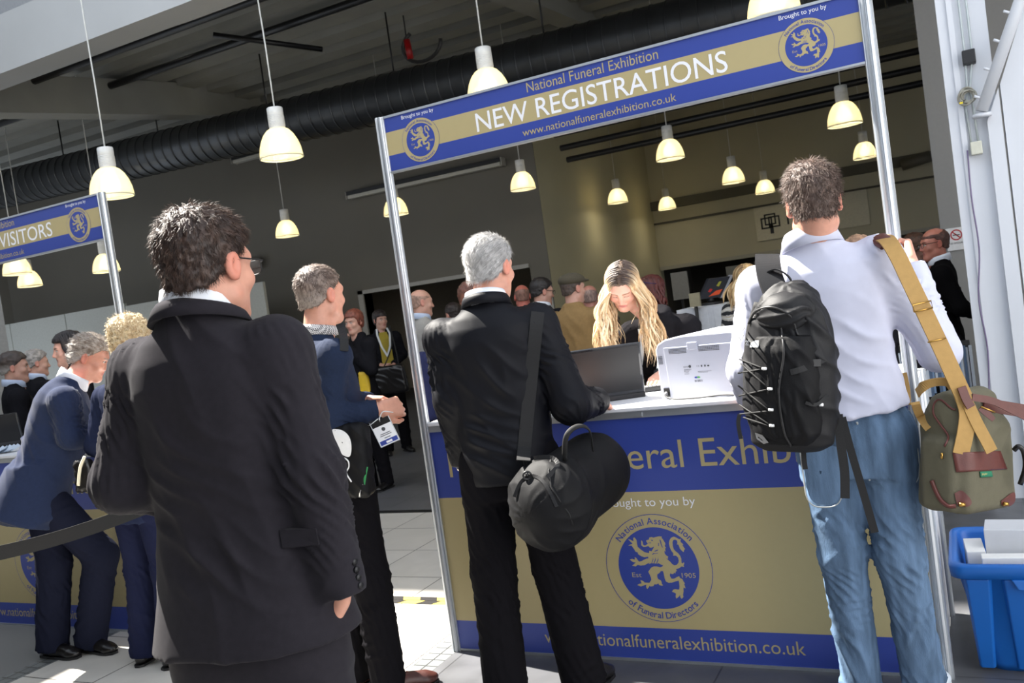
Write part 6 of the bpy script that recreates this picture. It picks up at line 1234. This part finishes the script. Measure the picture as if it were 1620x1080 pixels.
pm = MB(); pm.add([w(x, -0.003, z) for x, z in ((0.048, 0.012), (0.041, HP-0.006), (WP-0.02, HP-0.006), (WP-0.02, 0.012))]+[w(x, 0.004, z) for x, z in ((0.048, 0.012), (0.041, HP-0.006), (WP-0.02, HP-0.006), (WP-0.02, 0.012))], [(0,1,2,3),(0,4,5,1),(1,5,6,2),(2,6,7,3),(3,7,4,0)]); rp = pm.build('rear_door', M_PRN, e, 0.002)
vt = MB()
def vents(x0, x1, z0, rows, dz, seg):
    for r in range(rows):
        for s in range(seg):
            xa = x0+(x1-x0)*s/seg; xb = x0+(x1-x0)*(s+0.8)/seg; vt.add([w(xa, -0.0042, z0-r*dz), w(xb, -0.0042, z0-r*dz), w(xb, -0.0042, z0-r*dz-dz*0.45), w(xa, -0.0042, z0-r*dz-dz*0.45)], [(0,1,2,3)[::-1]])
vents(0.066, 0.150, HP-0.014, 4, 0.0055, 12); vents(0.205, 0.300, HP-0.012, 4, 0.0055, 12); vents(0.010, 0.038, HP-0.040, 6, 0.006, 1); vt.build('vents', mat('vent_black', (26, 26, 28), 0.7), rp)
MB().box((0, 0, 0), (0.044, 0.010, 0.030), M=Matrix(((dx[0], dy[0], 0, w(0.155, -0.006, HP-0.022)[0]), (dx[1], dy[1], 0, w(0.155, -0.006, HP-0.022)[1]), (0, 0, 1, w(0, 0, HP-0.022)[2]), (0, 0, 0, 1)))).build('latch', M_PRN, rp, 0.002)
mk = MB(); GR = mat('print_grey', (70, 72, 76), 0.6)
def ptext(s, x, z, size, mb): V, Fc = text_geo(s, 1.0); mb.add([w(x+v[0]*size, -0.0044, z+v[1]*size) for v in V], Fc)
ptext('xerox', 0.125, 0.128, 0.011, mk); ptext('C E', 0.186, 0.128, 0.009, mk); ptext('Phaser', 0.127, 0.108, 0.0085, mk)
for x, z, ww, hh in ((0.127, 0.119, 0.034, 0.0012), (0.127, 0.116, 0.028, 0.0012), (0.127, 0.101, 0.022, 0.0012), (0.19, 0.108, 0.062, 0.001), (0.19, 0.104, 0.045, 0.001), (0.207, 0.127, 0.006, 0.008), (0.222, 0.127, 0.007, 0.008), (0.236, 0.127, 0.009, 0.006)):
    mk.add([w(x, -0.0044, z), w(x+ww, -0.0044, z), w(x+ww, -0.0044, z+hh), w(x, -0.0044, z+hh)], [(3,2,1,0)])
for i in range(14):
    if i in (4, 11): continue
    mk.add([w(0.170+i*0.0026, -0.0044, 0.066), w(0.1712+i*0.0026, -0.0044, 0.066), w(0.1712+i*0.0026, -0.0044, 0.075), w(0.170+i*0.0026, -0.0044, 0.075)], [(3,2,1,0)])
mk.add([w(0.156+0.006*math.cos(t), -0.0044, 0.1315+0.006*math.sin(t)) for t in np.linspace(0, 6.28, 16, endpoint=False)], [tuple(range(15, -1, -1))]); mk.build('markings', GR, rp)
for x, m_ in ((0.178, mat('print_blue', (70, 80, 160), 0.6)), (0.190, mat('print_green', (90, 170, 90), 0.6))):
    MB().add([w(x+0.0075*math.cos(t), -0.0044, 0.085+0.0035*math.sin(t)) for t in np.linspace(0, 6.28, 16, endpoint=False)], [tuple(range(15, -1, -1))]).build('sticker_mark', m_, rp)
MB().box((0, 0, 0), (0.026, 0.006, 0.036), M=Matrix(((dx[0], dy[0], 0, w(0.018, -0.004, 0.010)[0]), (dx[1], dy[1], 0, w(0.018, -0.004, 0.010)[1]), (0, 0, 1, w(0, 0, 0.010)[2]), (0, 0, 0, 1)))).build('socket', M_BLACKP, e)
tag(e, 'white laser printer with its back to the queue, beside the backpack', 'printer')
cp = curve_pts([w(0.030, -0.006, 0.020), w(0.045, -0.03, 0.012), w(0.10, -0.045, 0.005), w(0.20, -0.04, 0.006), w(0.30, -0.03, 0.012), w(0.37, -0.03, 0.008), w(0.42, -0.02, 0.004)], 40)
e = empty('power_cable', cp[20]); MB().tube(cp, 0.0036, 8).build('cable', M_BLACKP, e); part_label(MB().tube([w(0.028, -0.002, 0.026), w(0.032, -0.018, 0.018)], 0.008, 8).build('plug', mat('plug_grey', (120, 120, 122), 0.5), e), 'grey plug')
tag(e, 'black power cable lying along the counter from the printer', 'cable')
k0 = G(1034, 618, zt); e = empty('keypad', k0); kx, ky = nrm(np.array([_rt[0], _rt[1], 0])), nrm(np.array([_fw[0], _fw[1], 0]))
KM = Matrix(((kx[0], ky[0], 0, k0[0]), (kx[1], ky[1], 0, k0[1]), (0, 0, 1, k0[2]), (0, 0, 0, 1)))
MB().box((-0.045, -0.03, 0.0), (0.035, 0.06, 0.022), M=KM).build('case', M_BLACKP, e, 0.004); kb = MB()
for i in range(4):
    for j in range(3): kb.box((-0.036+i*0.018, -0.02+j*0.02, 0.022), (-0.024+i*0.018, -0.008+j*0.02, 0.025), M=KM)
kb.build('keys', mat('grey_key', (150, 150, 152), 0.5), e); tag(e, 'small black keypad under the hand of the blonde woman', 'keypad')
h0, h1 = G(40, 706, zt), G(-30, 716, zt); ld2 = nrm(np.array([h0[0]-h1[0], h0[1]-h1[1], 0])); laptop(G(38, 704, zt), ld2, nrm(np.array([-ld2[1], ld2[0], 0])), 0.34, 0.215, RAD(10), 'black laptop at the left edge on the VISITORS counter', False)
rs = np.random.RandomState(2); q = G(8, 716, zt); pb_ = MB()
for i in range(5):
    o = q+np.array([0.02*i-0.03, 0.012*i-0.03, 0.002]); a_ = rs.uniform(-0.6, 0.6); ca, sa = math.cos(a_), math.sin(a_)
    V = [o+np.array([ca*x-sa*y, sa*x+ca*y, z]) for x, y, z in ((-0.04, -0.03, 0), (0.04, -0.03, 0.008), (0.05, 0.03, 0.03), (0.0, 0.04, 0.045), (-0.045, 0.03, 0.012))]
    pb_.add(V+[v+np.array([0, 0, -0.0015]) for v in V], [(0,1,2,3,4),(9,8,7,6,5)])
tag(pb_.build('crumpled_wrapper', mat('pale_plastic', (190, 204, 220), 0.3)), 'crumpled pale plastic wrapper on the VISITORS counter', 'wrapper')
# ---- name badge and bag of the man in the navy sweater
bc = D(609, 683, 3.62); br, bu_ = nrm(_rt*0.90+_up*0.40-_fw*0.1), nrm(_up*0.90-_rt*0.42-_fw*0.1); bn = np.cross(br, bu_); q = lambda x, y, z=0.0: bc+br*x+bu_*y+bn*z
e = empty('name_badge', bc)
def card(x0, y0, x1, y1, z0, z1): V = [q(x0,y0,z0),q(x1,y0,z0),q(x1,y1,z0),q(x0,y1,z0),q(x0,y0,z1),q(x1,y0,z1),q(x1,y1,z1),q(x0,y1,z1)]; return V, [(0,3,2,1),(4,5,6,7),(0,1,5,4),(1,2,6,5),(2,3,7,6),(3,0,4,7)]
MB().add(*card(-0.040, -0.050, 0.040, 0.030, -0.001, 0.001)).build('card', M_WTXT, e); MB().add(*card(-0.038, -0.048, 0.038, -0.030, 0.0011, 0.0015)).build('blue_strip', M_BLUE, e)
MB().add(*card(-0.043, -0.053, 0.043, -0.050, -0.002, 0.002)).add(*card(0.040, -0.053, 0.043, 0.056, -0.002, 0.002)).add(*card(-0.043, -0.053, -0.040, 0.056, -0.002, 0.002)).build('holder', mat('clear_plastic_edge', (200, 204, 208), 0.2), e)
MB().add(*card(-0.040, 0.030, 0.040, 0.056, -0.001, 0.001)).build('black_header', M_BLACKP, e)
tb = MB()
for x, y, l_ in ((-0.022, -0.006, 0.044), (-0.026, -0.013, 0.050), (-0.012, -0.024, 0.026)): tb.add([q(x, y, 0.0014), q(x+l_, y, 0.0014), q(x+l_, y+0.003, 0.0014), q(x, y+0.003, 0.0014)], [(0,1,2,3)])
tb.add([q(0.008*math.cos(t), 0.014+0.008*math.sin(t), 0.0014) for t in np.linspace(0, 6.28, 20, endpoint=False)], [tuple(range(20))]); tb.build('printed_lines', GR, e)
MB().add(*card(-0.012, -0.045, 0.014, -0.036, 0.0016, 0.0018)).build('printed_word', M_WTXT, e)
MB().tube([q(0.0, 0.046, 0.002), q(0.004, 0.062, 0.003)], 0.004, 8).build('clip', M_STEELB, e)
MB().tube(curve_pts([q(0.004, 0.060, 0.002), q(0.03, 0.078, 0.0), D(622, 652, 3.63)], 14), 0.002, 6).build('cord', LAN, e); MB().tube(curve_pts([q(-0.002, 0.060, 0.002), q(-0.045, 0.050, 0.0), D(580, 672, 3.72)], 14), 0.002, 6).build('cord', LAN, e)
tag(e, 'white visitor badge with a blue strip hanging below the fist of the navy sweater', 'badge')
c = D(556, 728, 3.60); up_ = nrm(_up-_rt*0.10); fn_ = nrm(-_fw*0.9-_rt*0.30); fn_ = nrm(fn_-up_*(fn_@up_)); lt = np.cross(fn_, up_); BM = np.array([lt, fn_, up_]); w = lambda l, f, u: c+lt*l+fn_*f+up_*u
e = empty('messenger_bag', D(560, 800, 3.6)); mb_ = cloth('bag_body', [rbox(c, BM, (0.085, 0.05, 0.15), 0.035, 0.01)], M_NYL, e, 0.008, [('diag', w(0, 0, -0.15), w(0, 0, 0.15), 0.2, 0.008, 0.07, 3)], it=2)
panel(mb_, ((519, 678), (540, 680), (552, 690), (556, 706), (553, 722), (540, 718), (530, 705)), WH, 'white_flap', e, 0.006, 3.5)
MB().tube(on_surface(mb_, curve_pts([D(x, y, 3.5) for x, y in ((540, 722), (550, 728), (552, 738), (548, 748), (556, 762))], 20), 0.004), 0.003, 6).build('white_piping', WH, e)
swt = [o for o in P2.root.children if o.name.startswith('sweater')][0]
strap_on(e, [swt, mb_], [D(536, 508, 3.7), D(541, 522, 3.7), D(545, 540, 3.7), D(544, 560, 3.7)], 0.034, M_WEB, 'shoulder_strap', lift=0.008, n=14, rad=0.03)
MB().ribbon([D(579, 738, 3.55), D(576, 752, 3.54), D(574, 766, 3.54)], 0.018, _rt, 0.003).build('green_tag', mat('green_ribbon', (40, 130, 70), 0.6), e); MB().tube([D(574, 766, 3.54), D(570, 776, 3.54), D(569, 786, 3.54)], 0.004, 6).build('zip_pull', M_STEELB, e)
tag(e, 'black messenger bag with a white flap at the hip of the navy sweater', 'bag')
# ---- hazard tape on the floor, belt barrier, crate
def tape(y0, y1, off, label):
    hz = MB(); x = -4.10; i = 0
    while x < -2.29:
        x1 = min(x+0.112, -2.285); hz.add([(x, y0, 0.0016), (x1, y0, 0.0016), (x1+off, y1, 0.0016), (x+off, y1, 0.0016)], [(0,1,2,3)], i % 2); x = x1; i += 1
    o = hz.build('hazard_tape', [mat('tape_yellow', (236, 200, 70), 0.45), mat('tape_black', (34, 32, 32), 0.4)]); tag(o, label, 'tape', 'black and yellow tape across the aisle floor')
tape(4.035, 4.088, 0.035, 'black and yellow floor tape across the aisle, the strip nearer the camera'); tape(4.092, 4.145, -0.03, 'black and yellow floor tape across the aisle, the strip farther from the camera')
e = empty('belt_barrier', D(120, 1000, 3.4)); pa, pb2 = D(-90, 893, 3.15), D(262, 790, 3.45)
MB().ribbon([pa+(pb2-pa)*t-np.array([0, 0, 0.025*math.sin(math.pi*t)]) for t in np.linspace(0, 1, 20)], 0.052, np.array([0, 0, 1.0]), 0.002).build('belt', M_WEB, e)
for p in (pa, pb2):
    po = MB().lathe([(0, 0.02), (0.032, 0.02), (0.032, p[2]+0.05), (0.028, p[2]+0.06), (0, p[2]+0.06)], (p[0], p[1], 0), 20).build('post', M_BLACKP, e); MB().lathe([(0, 0.0), (0.16, 0.0), (0.16, 0.012), (0.05, 0.035), (0, 0.035)], (p[0], p[1], 0), 32).build('base', M_BLACKP, e)
tag(e, 'black retractable belt barrier stretched in front of the VISITORS stand', 'barrier')
cx0, cx1, cy0, cy1, cz = -0.150, 0.46, 3.475, 3.965, 0.42
M_CRT = mat('blue_crate_plastic', (20, 96, 178), 0.42, var=0.03, scale=6)
e = empty('storage_crate', ((cx0+cx1)/2, (cy0+cy1)/2, 0)); b = MB(); ti, bi = 0.022, 0.085
def ringpts(i, z, rib=False):
    x0, x1, y0, y1 = cx0+i, cx1-i, cy0+i, cy1-i; P = []; r = 0.05
    for cx_, cy_, a0 in ((x1-r, y1-r, 0), (x0+r, y1-r, 90), (x0+r, y0+r, 180), (x1-r, y0+r, 270)): P += [(cx_+r*math.cos(RAD(a0+k*18)), cy_+r*math.sin(RAD(a0+k*18)), z) for k in range(6)]
    return P
lv = [ringpts(0.10, 0.0), ringpts(0.088, 0.03), ringpts(0.024, cz-0.05), ringpts(0.0, cz-0.05), ringpts(-0.004, cz-0.01), ringpts(0.002, cz), ringpts(0.020, cz), ringpts(0.028, cz-0.02), ringpts(0.096, 0.02)]
V = [p for r in lv for p in r]; n_ = len(lv[0]); b.add(V, [(j*n_+i, j*n_+(i+1) % n_, (j+1)*n_+(i+1) % n_, (j+1)*n_+i) for j in range(len(lv)-1) for i in range(n_)]+[tuple(range(n_))[::-1], tuple(8*n_+i for i in range(n_))], 0, True); body_ = b.build('tub', M_CRT, e)
def fy(z): return cy0+0.024+0.076*(1-z/(cz-0.05))-0.001
for xa in (-0.065, 0.055, 0.175, 0.295):
    rb = MB(); V = []
    for z, s_ in ((0.012, 0.6), (cz-0.055, 1.0)):
        for x, o_ in ((xa-0.045*s_, 0), (xa-0.035*s_, 0.014), (xa+0.035*s_, 0.014), (xa+0.045*s_, 0)): V.append((x, fy(z)-o_, z))
    rb.add(V, [(0,1,5,4),(1,2,6,5),(2,3,7,6),(4,5,6,7),(3,2,1,0)]); rb.build('rib', M_CRT, body_, 0.004)
hd_ = MB(); hd_.add([(cx0+0.19, cy0-0.004, cz-0.05), (cx0+0.21, cy0-0.012, cz-0.085), (cx0+0.42, cy0-0.012, cz-0.085), (cx0+0.44, cy0-0.004, cz-0.05), (cx0+0.19, cy0+0.02, cz-0.05), (cx0+0.21, cy0+0.02, cz-0.085), (cx0+0.42, cy0+0.02, cz-0.085), (cx0+0.44, cy0+0.02, cz-0.05)], [(0,1,2,3),(7,6,5,4),(0,4,5,1),(1,5,6,2),(2,6,7,3),(3,7,4,0)]); hd_.build('grip', M_CRT, body_, 0.004)
tag(e, 'bright blue plastic storage crate on the floor right of the stand', 'crate')
CWB = mat('white_card', (224, 224, 222), 0.6, var=0.02); CWG = mat('grey_card', (196, 198, 202), 0.6, var=0.02)
def parcel(name, lo, hi, m, rz, label, stripe=None):
    ce = (np.array(lo)+np.array(hi))/2; M_ = Matrix.Translation(ce.tolist()) @ Matrix.Rotation(RAD(rz), 4, 'Z') @ Matrix.Translation((-ce).tolist()); e = empty(name, (ce[0], ce[1], lo[2]))
    MB().box(lo, hi, M=M_).build('box', m, e, 0.003)
    if stripe: x0, z0, ww, hh = stripe; MB().box((lo[0]+x0, lo[1]-0.0012, lo[2]+z0), (lo[0]+x0+ww, lo[1]-0.0002, lo[2]+z0+hh), M=M_).build('pink_mark', mat('pink_ink', (240, 100, 150), 0.6), e)
    return tag(e, label, 'box', 'white card boxes in the crate')
zb = 0.022
parcel('card_box', (-0.045, 3.515+0.03, zb+0.15), (0.33, 3.60, zb+0.405), CWB, 2, 'white card box with a pink mark at the front of the blue crate', (0.11, 0.225, 0.055, 0.006))
parcel('card_box', (-0.025, 3.66, zb+0.12), (0.35, 3.80, zb+0.47), CWG, -3, 'tallest white card box standing in the middle of the blue crate')
parcel('card_box', (-0.098, 3.63, zb+0.18), (-0.035, 3.80, zb+0.40), CWB, 4, 'narrow white card box by the left end of the blue crate')
parcel('card_box', (-0.02, 3.60, zb), (0.34, 3.65, zb+0.36), CWG, 0, 'thin pale card box between the front and the tallest box in the crate')
for lo, hi, s_ in (((-0.04, 3.55, zb), (0.32, 3.595, zb+0.148), 1), ((-0.02, 3.67, zb), (0.34, 3.80, zb+0.118), 1), ((-0.04, 3.66, zb), (-0.036+0.01, 3.80, zb+0.178), 1)): pass
# ---- leaflet table by the column
e = empty('leaflet_table', (-0.23, 6.66, 0)); MB().box((-0.46, 6.52, 0.86), (0.0, 6.86, 0.885)).build('table_top', mat('dark_table', (40, 40, 44), 0.6), e, 0.003)
for x in (-0.44, -0.02):
    for y in (6.54, 6.84): MB().box((x-0.015, y-0.015, 0), (x+0.015, y+0.015, 0.86)).build('leg', M_BLACKP, e)
tag(e, 'narrow dark table hung with leaflets left of the white column', 'table')
LFW = [mat('leaflet_blue', (150, 176, 206), 0.6), mat('leaflet_white', (214, 220, 226), 0.6), mat('leaflet_slate', (96, 116, 142), 0.6)]; rs = np.random.RandomState(8)
for k in range(26):
    x = -0.455+k*0.0178; z1 = 0.888+rs.uniform(-0.02, 0.012); hgt = rs.uniform(0.22, 0.36); y = 6.508-0.004*(k % 3)
    o = MB().box((x, y-0.0015, z1-hgt), (x+rs.uniform(0.012, 0.019), y+0.0015, z1)).build('leaflet', LFW[k % 3 if rs.rand() < 0.7 else 1]); tag(o, 'narrow blue and white leaflet hanging from the table beside the white column', 'leaflet', 'leaflets hanging by the white column')
# ---- signs on the walls
s0 = U(1513.5, 377.5, 8.985); e = empty('no_smoking_sign', s0); MB().box((s0[0]-0.082, 8.985, s0[2]-0.10), (s0[0]+0.082, 8.998, s0[2]+0.10)).build('board', WH, e)
rg_ = MB(); RED = mat('sign_red', (190, 40, 44), 0.5); pt_ = lambda r, t: (s0[0]+r*math.cos(t), 8.983, s0[2]+0.035+r*math.sin(t)); n_ = 32
rg_.add([pt_(0.048, 6.2832*i/n_) for i in range(n_)]+[pt_(0.038, 6.2832*i/n_) for i in range(n_)], [(i, (i+1) % n_, n_+(i+1) % n_, n_+i) for i in range(n_)]); rg_.add([(s0[0]-0.033, 8.983, s0[2]+0.061), (s0[0]-0.026, 8.983, s0[2]+0.068), (s0[0]+0.033, 8.983, s0[2]+0.009), (s0[0]+0.026, 8.983, s0[2]+0.002)], [(0,1,2,3)]); rg_.build('prohibition_ring', RED, e)
MB().box((s0[0]-0.028, 8.982, s0[2]+0.030), (s0[0]+0.028, 8.984, s0[2]+0.038)).build('cigarette', M_BLACKP, e)
for s_, z in (('NO SMOKING', -0.045),): tx = MB(); put_text(tx, s_, s0[0]-0.062, s0[0]+0.062, s0[2]+z, 8.983, 0, cap=0.016); tx.build('sign_text', M_BLACKP, e)
tag(e, 'small white no smoking sign on the grey pier behind the balding man', 'sign')
a0, a1 = U(1205, 372, 19.97), U(1290, 360, 19.97); e = empty('logo_sign', a0); MB().box((a0[0]-0.10, 19.96, a0[2]-0.12), (a0[0]+2.2, 19.99, a0[2]+0.62)).build('board', mat('sign_board_pale', (206, 202, 184), 0.6), e)
lgm = MB(); cz_ = a0[2]+0.26
def sq(cx_, cz2, h_, t_):
    for x0, z0, x1, z1 in ((-h_, -h_, h_, -h_+t_), (-h_, h_-t_, h_, h_), (-h_, -h_, -h_+t_, h_), (h_-t_, -h_, h_, h_)): lgm.box((cx_+x0, 19.945, cz2+z0), (cx_+x1, 19.959, cz2+z1))
sq(a0[0]+0.14, cz_-0.02, 0.12, 0.03); sq(a0[0]+0.22, cz_+0.05, 0.12, 0.03); sq(a0[0]+0.30, cz_-0.01, 0.12, 0.03); lgm.box((a0[0]+0.20, 19.945, cz_-0.26), (a0[0]+0.27, 19.959, cz_-0.06)); lgm.build('logo', M_BLACKP, e)
tx = MB(); V, Fc = text_geo('HA', 1.0); tx.add([(a0[0]+0.54+v[0]*0.38, 19.955, cz_-0.12+v[1]*0.40) for v in V], Fc); tx.build('sign_text', M_BLACKP, e)
tag(e, 'wall sign with linked squares and the letters HA left of the backpack man\'s head', 'sign')
# ---- far table with a white cloth, display screen, boards
p = D(1112, 500, 7.6); e = empty('cloth_table', (p[0]+0.1, p[1]+0.3, 0)); q = D(1110, 486, 7.6)
tb = MB(); x0, x1, y0, y1, zt2 = q[0]-0.22, q[0]+0.75, q[1], q[1]+0.6, q[2]; n_ = 60; per = []
for i in range(n_):
    t = i/n_; s_ = t*2*((x1-x0)+(y1-y0)); L1, L2 = x1-x0, y1-y0
    if s_ < L1: p_, nn = (x0+s_, y0), (0, -1)
    elif s_ < L1+L2: p_, nn = (x1, y0+s_-L1), (1, 0)
    elif s_ < 2*L1+L2: p_, nn = (x1-(s_-L1-L2), y1), (0, 1)
    else: p_, nn = (x0, y1-(s_-2*L1-L2)), (-1, 0)
    per.append((p_, nn))
V = [(p_[0], p_[1], zt2) for p_, nn in per]+[(p_[0]+nn[0]*(0.03+0.03*math.sin(i*1.9)), p_[1]+nn[1]*(0.03+0.03*math.sin(i*1.9)), 0.06) for i, (p_, nn) in enumerate(per)]
tb.add(V, [tuple(range(n_)), *[(i, i+n_, (i+1) % n_+n_, (i+1) % n_) for i in range(n_)]], 0, False); tb.build('tablecloth', mat('white_cloth', (206, 208, 212), 0.8), e)
for x in (x0+0.05, x1-0.05):
    for y in (y0+0.05, y1-0.05): MB().box((x-0.02, y-0.02, 0), (x+0.02, y+0.02, zt2-0.01)).build('leg', M_BLACKP, e)
tag(e, 'table under a white cloth right of the red-haired woman', 'table')
s0 = D(1130, 455, 7.9); e = empty('display_screen', (s0[0], s0[1], zt2)); r2, u2 = nrm(_rt*0.9+_up*0.12+_fw*0.25), nrm(_up*0.92+_rt*0.42); n2 = np.cross(r2, u2); q = lambda x, y, z: s0+r2*x+u2*y+n2*z
def slab(x0, y0, x1, y1, z0, z1): return [q(x0,y0,z0),q(x1,y0,z0),q(x1,y1,z0),q(x0,y1,z0),q(x0,y0,z1),q(x1,y0,z1),q(x1,y1,z1),q(x0,y1,z1)], [(0,3,2,1),(4,5,6,7),(0,1,5,4),(1,2,6,5),(2,3,7,6),(3,0,4,7)]
MB().add(*slab(-0.11, -0.10, 0.11, 0.10, -0.02, 0.02)).build('frame', mat('dark_bezel', (34, 36, 44), 0.4), e); MB().add(*slab(0.10, -0.11, 0.125, 0.11, -0.022, 0.024)).build('silver_edge', mat('grey_trim', (150, 152, 160), 0.4), e)
for pts, m_, nm in ((((-0.03, -0.08), (0.07, -0.07), (0.08, -0.02), (0.02, -0.03)), mat('picture_orange', (214, 80, 34), 0.4), 'orange_picture'), (((0.0, 0.02), (0.03, 0.01), (0.035, 0.06), (0.01, 0.06)), mat('picture_green', (150, 150, 50), 0.4), 'green_picture'), (((-0.06, -0.03), (-0.03, -0.04), (-0.02, -0.01), (-0.05, 0.0)), mat('picture_red', (180, 40, 40), 0.4), 'red_picture')): MB().add([q(x, y, 0.0215) for x, y in pts], [(0,1,2,3)]).build(nm, m_, e)
bs = q(0, -0.10, 0); MB().tube([bs, (bs[0], bs[1]+0.05, zt2+0.02)], 0.03, 10).build('stand', M_BLACKP, e); MB().lathe([(0, 0), (0.10, 0), (0.10, 0.02), (0, 0.03)], (bs[0], bs[1]+0.05, zt2), 20).build('base', M_BLACKP, e)
tag(e, 'tilted dark display screen with orange and green pictures beside the striped top', 'screen')
for k, (px0, px1, py0, py1, d, m_, lab) in enumerate(((1066, 1090, 428, 475, 9.5, (110, 106, 96), 'narrow grey display board behind the red-haired woman'), (1092, 1108, 462, 486, 7.6, (150, 142, 116), 'tan display board behind the white cloth table'), (1150, 1176, 418, 440, 9.8, (92, 88, 76), 'grey display board behind the blonde striped woman'), (1196, 1232, 408, 440, 9.0, (62, 56, 46), 'dark brown display board left of the backpack strap'))):
    a, b = D(px0, py1, d), D(px1, py0, d); o = MB(); o.box((a[0], a[1], a[2]), (b[0], a[1]+0.03, b[2])); e = empty('display_board', ((a[0]+b[0])/2, a[1], 0)); o.build('board', mat('board_%d' % k, m_, 0.8), e); MB().tube([((a[0]+b[0])/2, a[1]+0.015, 0), ((a[0]+b[0])/2, a[1]+0.015, a[2]+0.02)], 0.015, 8).build('stand', M_BLACKP, e); tag(e, lab, 'board')
p0, p1 = U(858, 492, 13.78), U(872, 455, 13.78); tag(MB().box((p0[0], 13.77, p0[2]), (p1[0], 13.795, p1[2])).build('poster', mat('poster_pale', (190, 188, 182), 0.7)), 'pale poster on the wall behind the man with black hair and glasses', 'poster')
# ---- bags in the hall
def handbag(px, py, d, half, m, label, strap=None, sm_m=None, yaw=20):
    c = D(px, py, d); f_ = Frame(c, yaw); e = empty('handbag', c-np.array([0, 0, half[2]])); cloth('bag_body', [rbox(c, f_.M, half, min(half)*0.6, 0.01, taper=0.08)], m, e, 0.012, [('diag', c-np.array([0, 0, half[2]]), c+np.array([0, 0, half[2]]), 0.3, 0.01, 0.08, 2)], it=2)
    if strap: MB().tube(curve_pts([D(*s) for s in strap], 20), 0.008, 6).build('strap', sm_m or M_WEB, e)
    return tag(e, label, 'bag')
handbag(618, 600, 10.2, (0.19, 0.06, 0.16), M_BLACKL, 'large black handbag at the hip of the woman in the mustard top', ((606, 585, 10.2), (620, 545, 10.3), (616, 515, 10.5), (628, 560, 10.2), (632, 588, 10.2)))
handbag(577, 607, 8.42, (0.05, 0.03, 0.12), mat('yellow_bag', (214, 178, 40), 0.5), 'yellow bag edge beyond the navy sleeve, below the dark jacket')
handbag(135, 752, 4.55, (0.05, 0.035, 0.085), M_BLACKL, 'small black handbag with a cream cord between the navy suit and the charcoal suit', ((124, 768, 4.50), (127, 740, 4.50), (134, 722, 4.50)), mat('cream_cord', (220, 214, 190), 0.6))
c = D(684, 600, 7.75); f_ = Frame(c, -30); e = empty('folded_jacket', c-np.array([0, 0, 0.3])); cloth('cloth', [rbox(c+np.array([0, 0, -0.05]), f_.M, (0.05, 0.13, 0.30), 0.045, 0.02)], mat('royal_navy_cloth', (34, 40, 84), 0.8, var=0.08), e, 0.012, [('long', c-np.array([0, 0, 0.3]), c+np.array([0, 0, 0.3]), 0.3, 0.02, 0.06, 5)], it=2)
tag(e, 'navy jacket draped over the forearm of the bald man in grey', 'jacket')
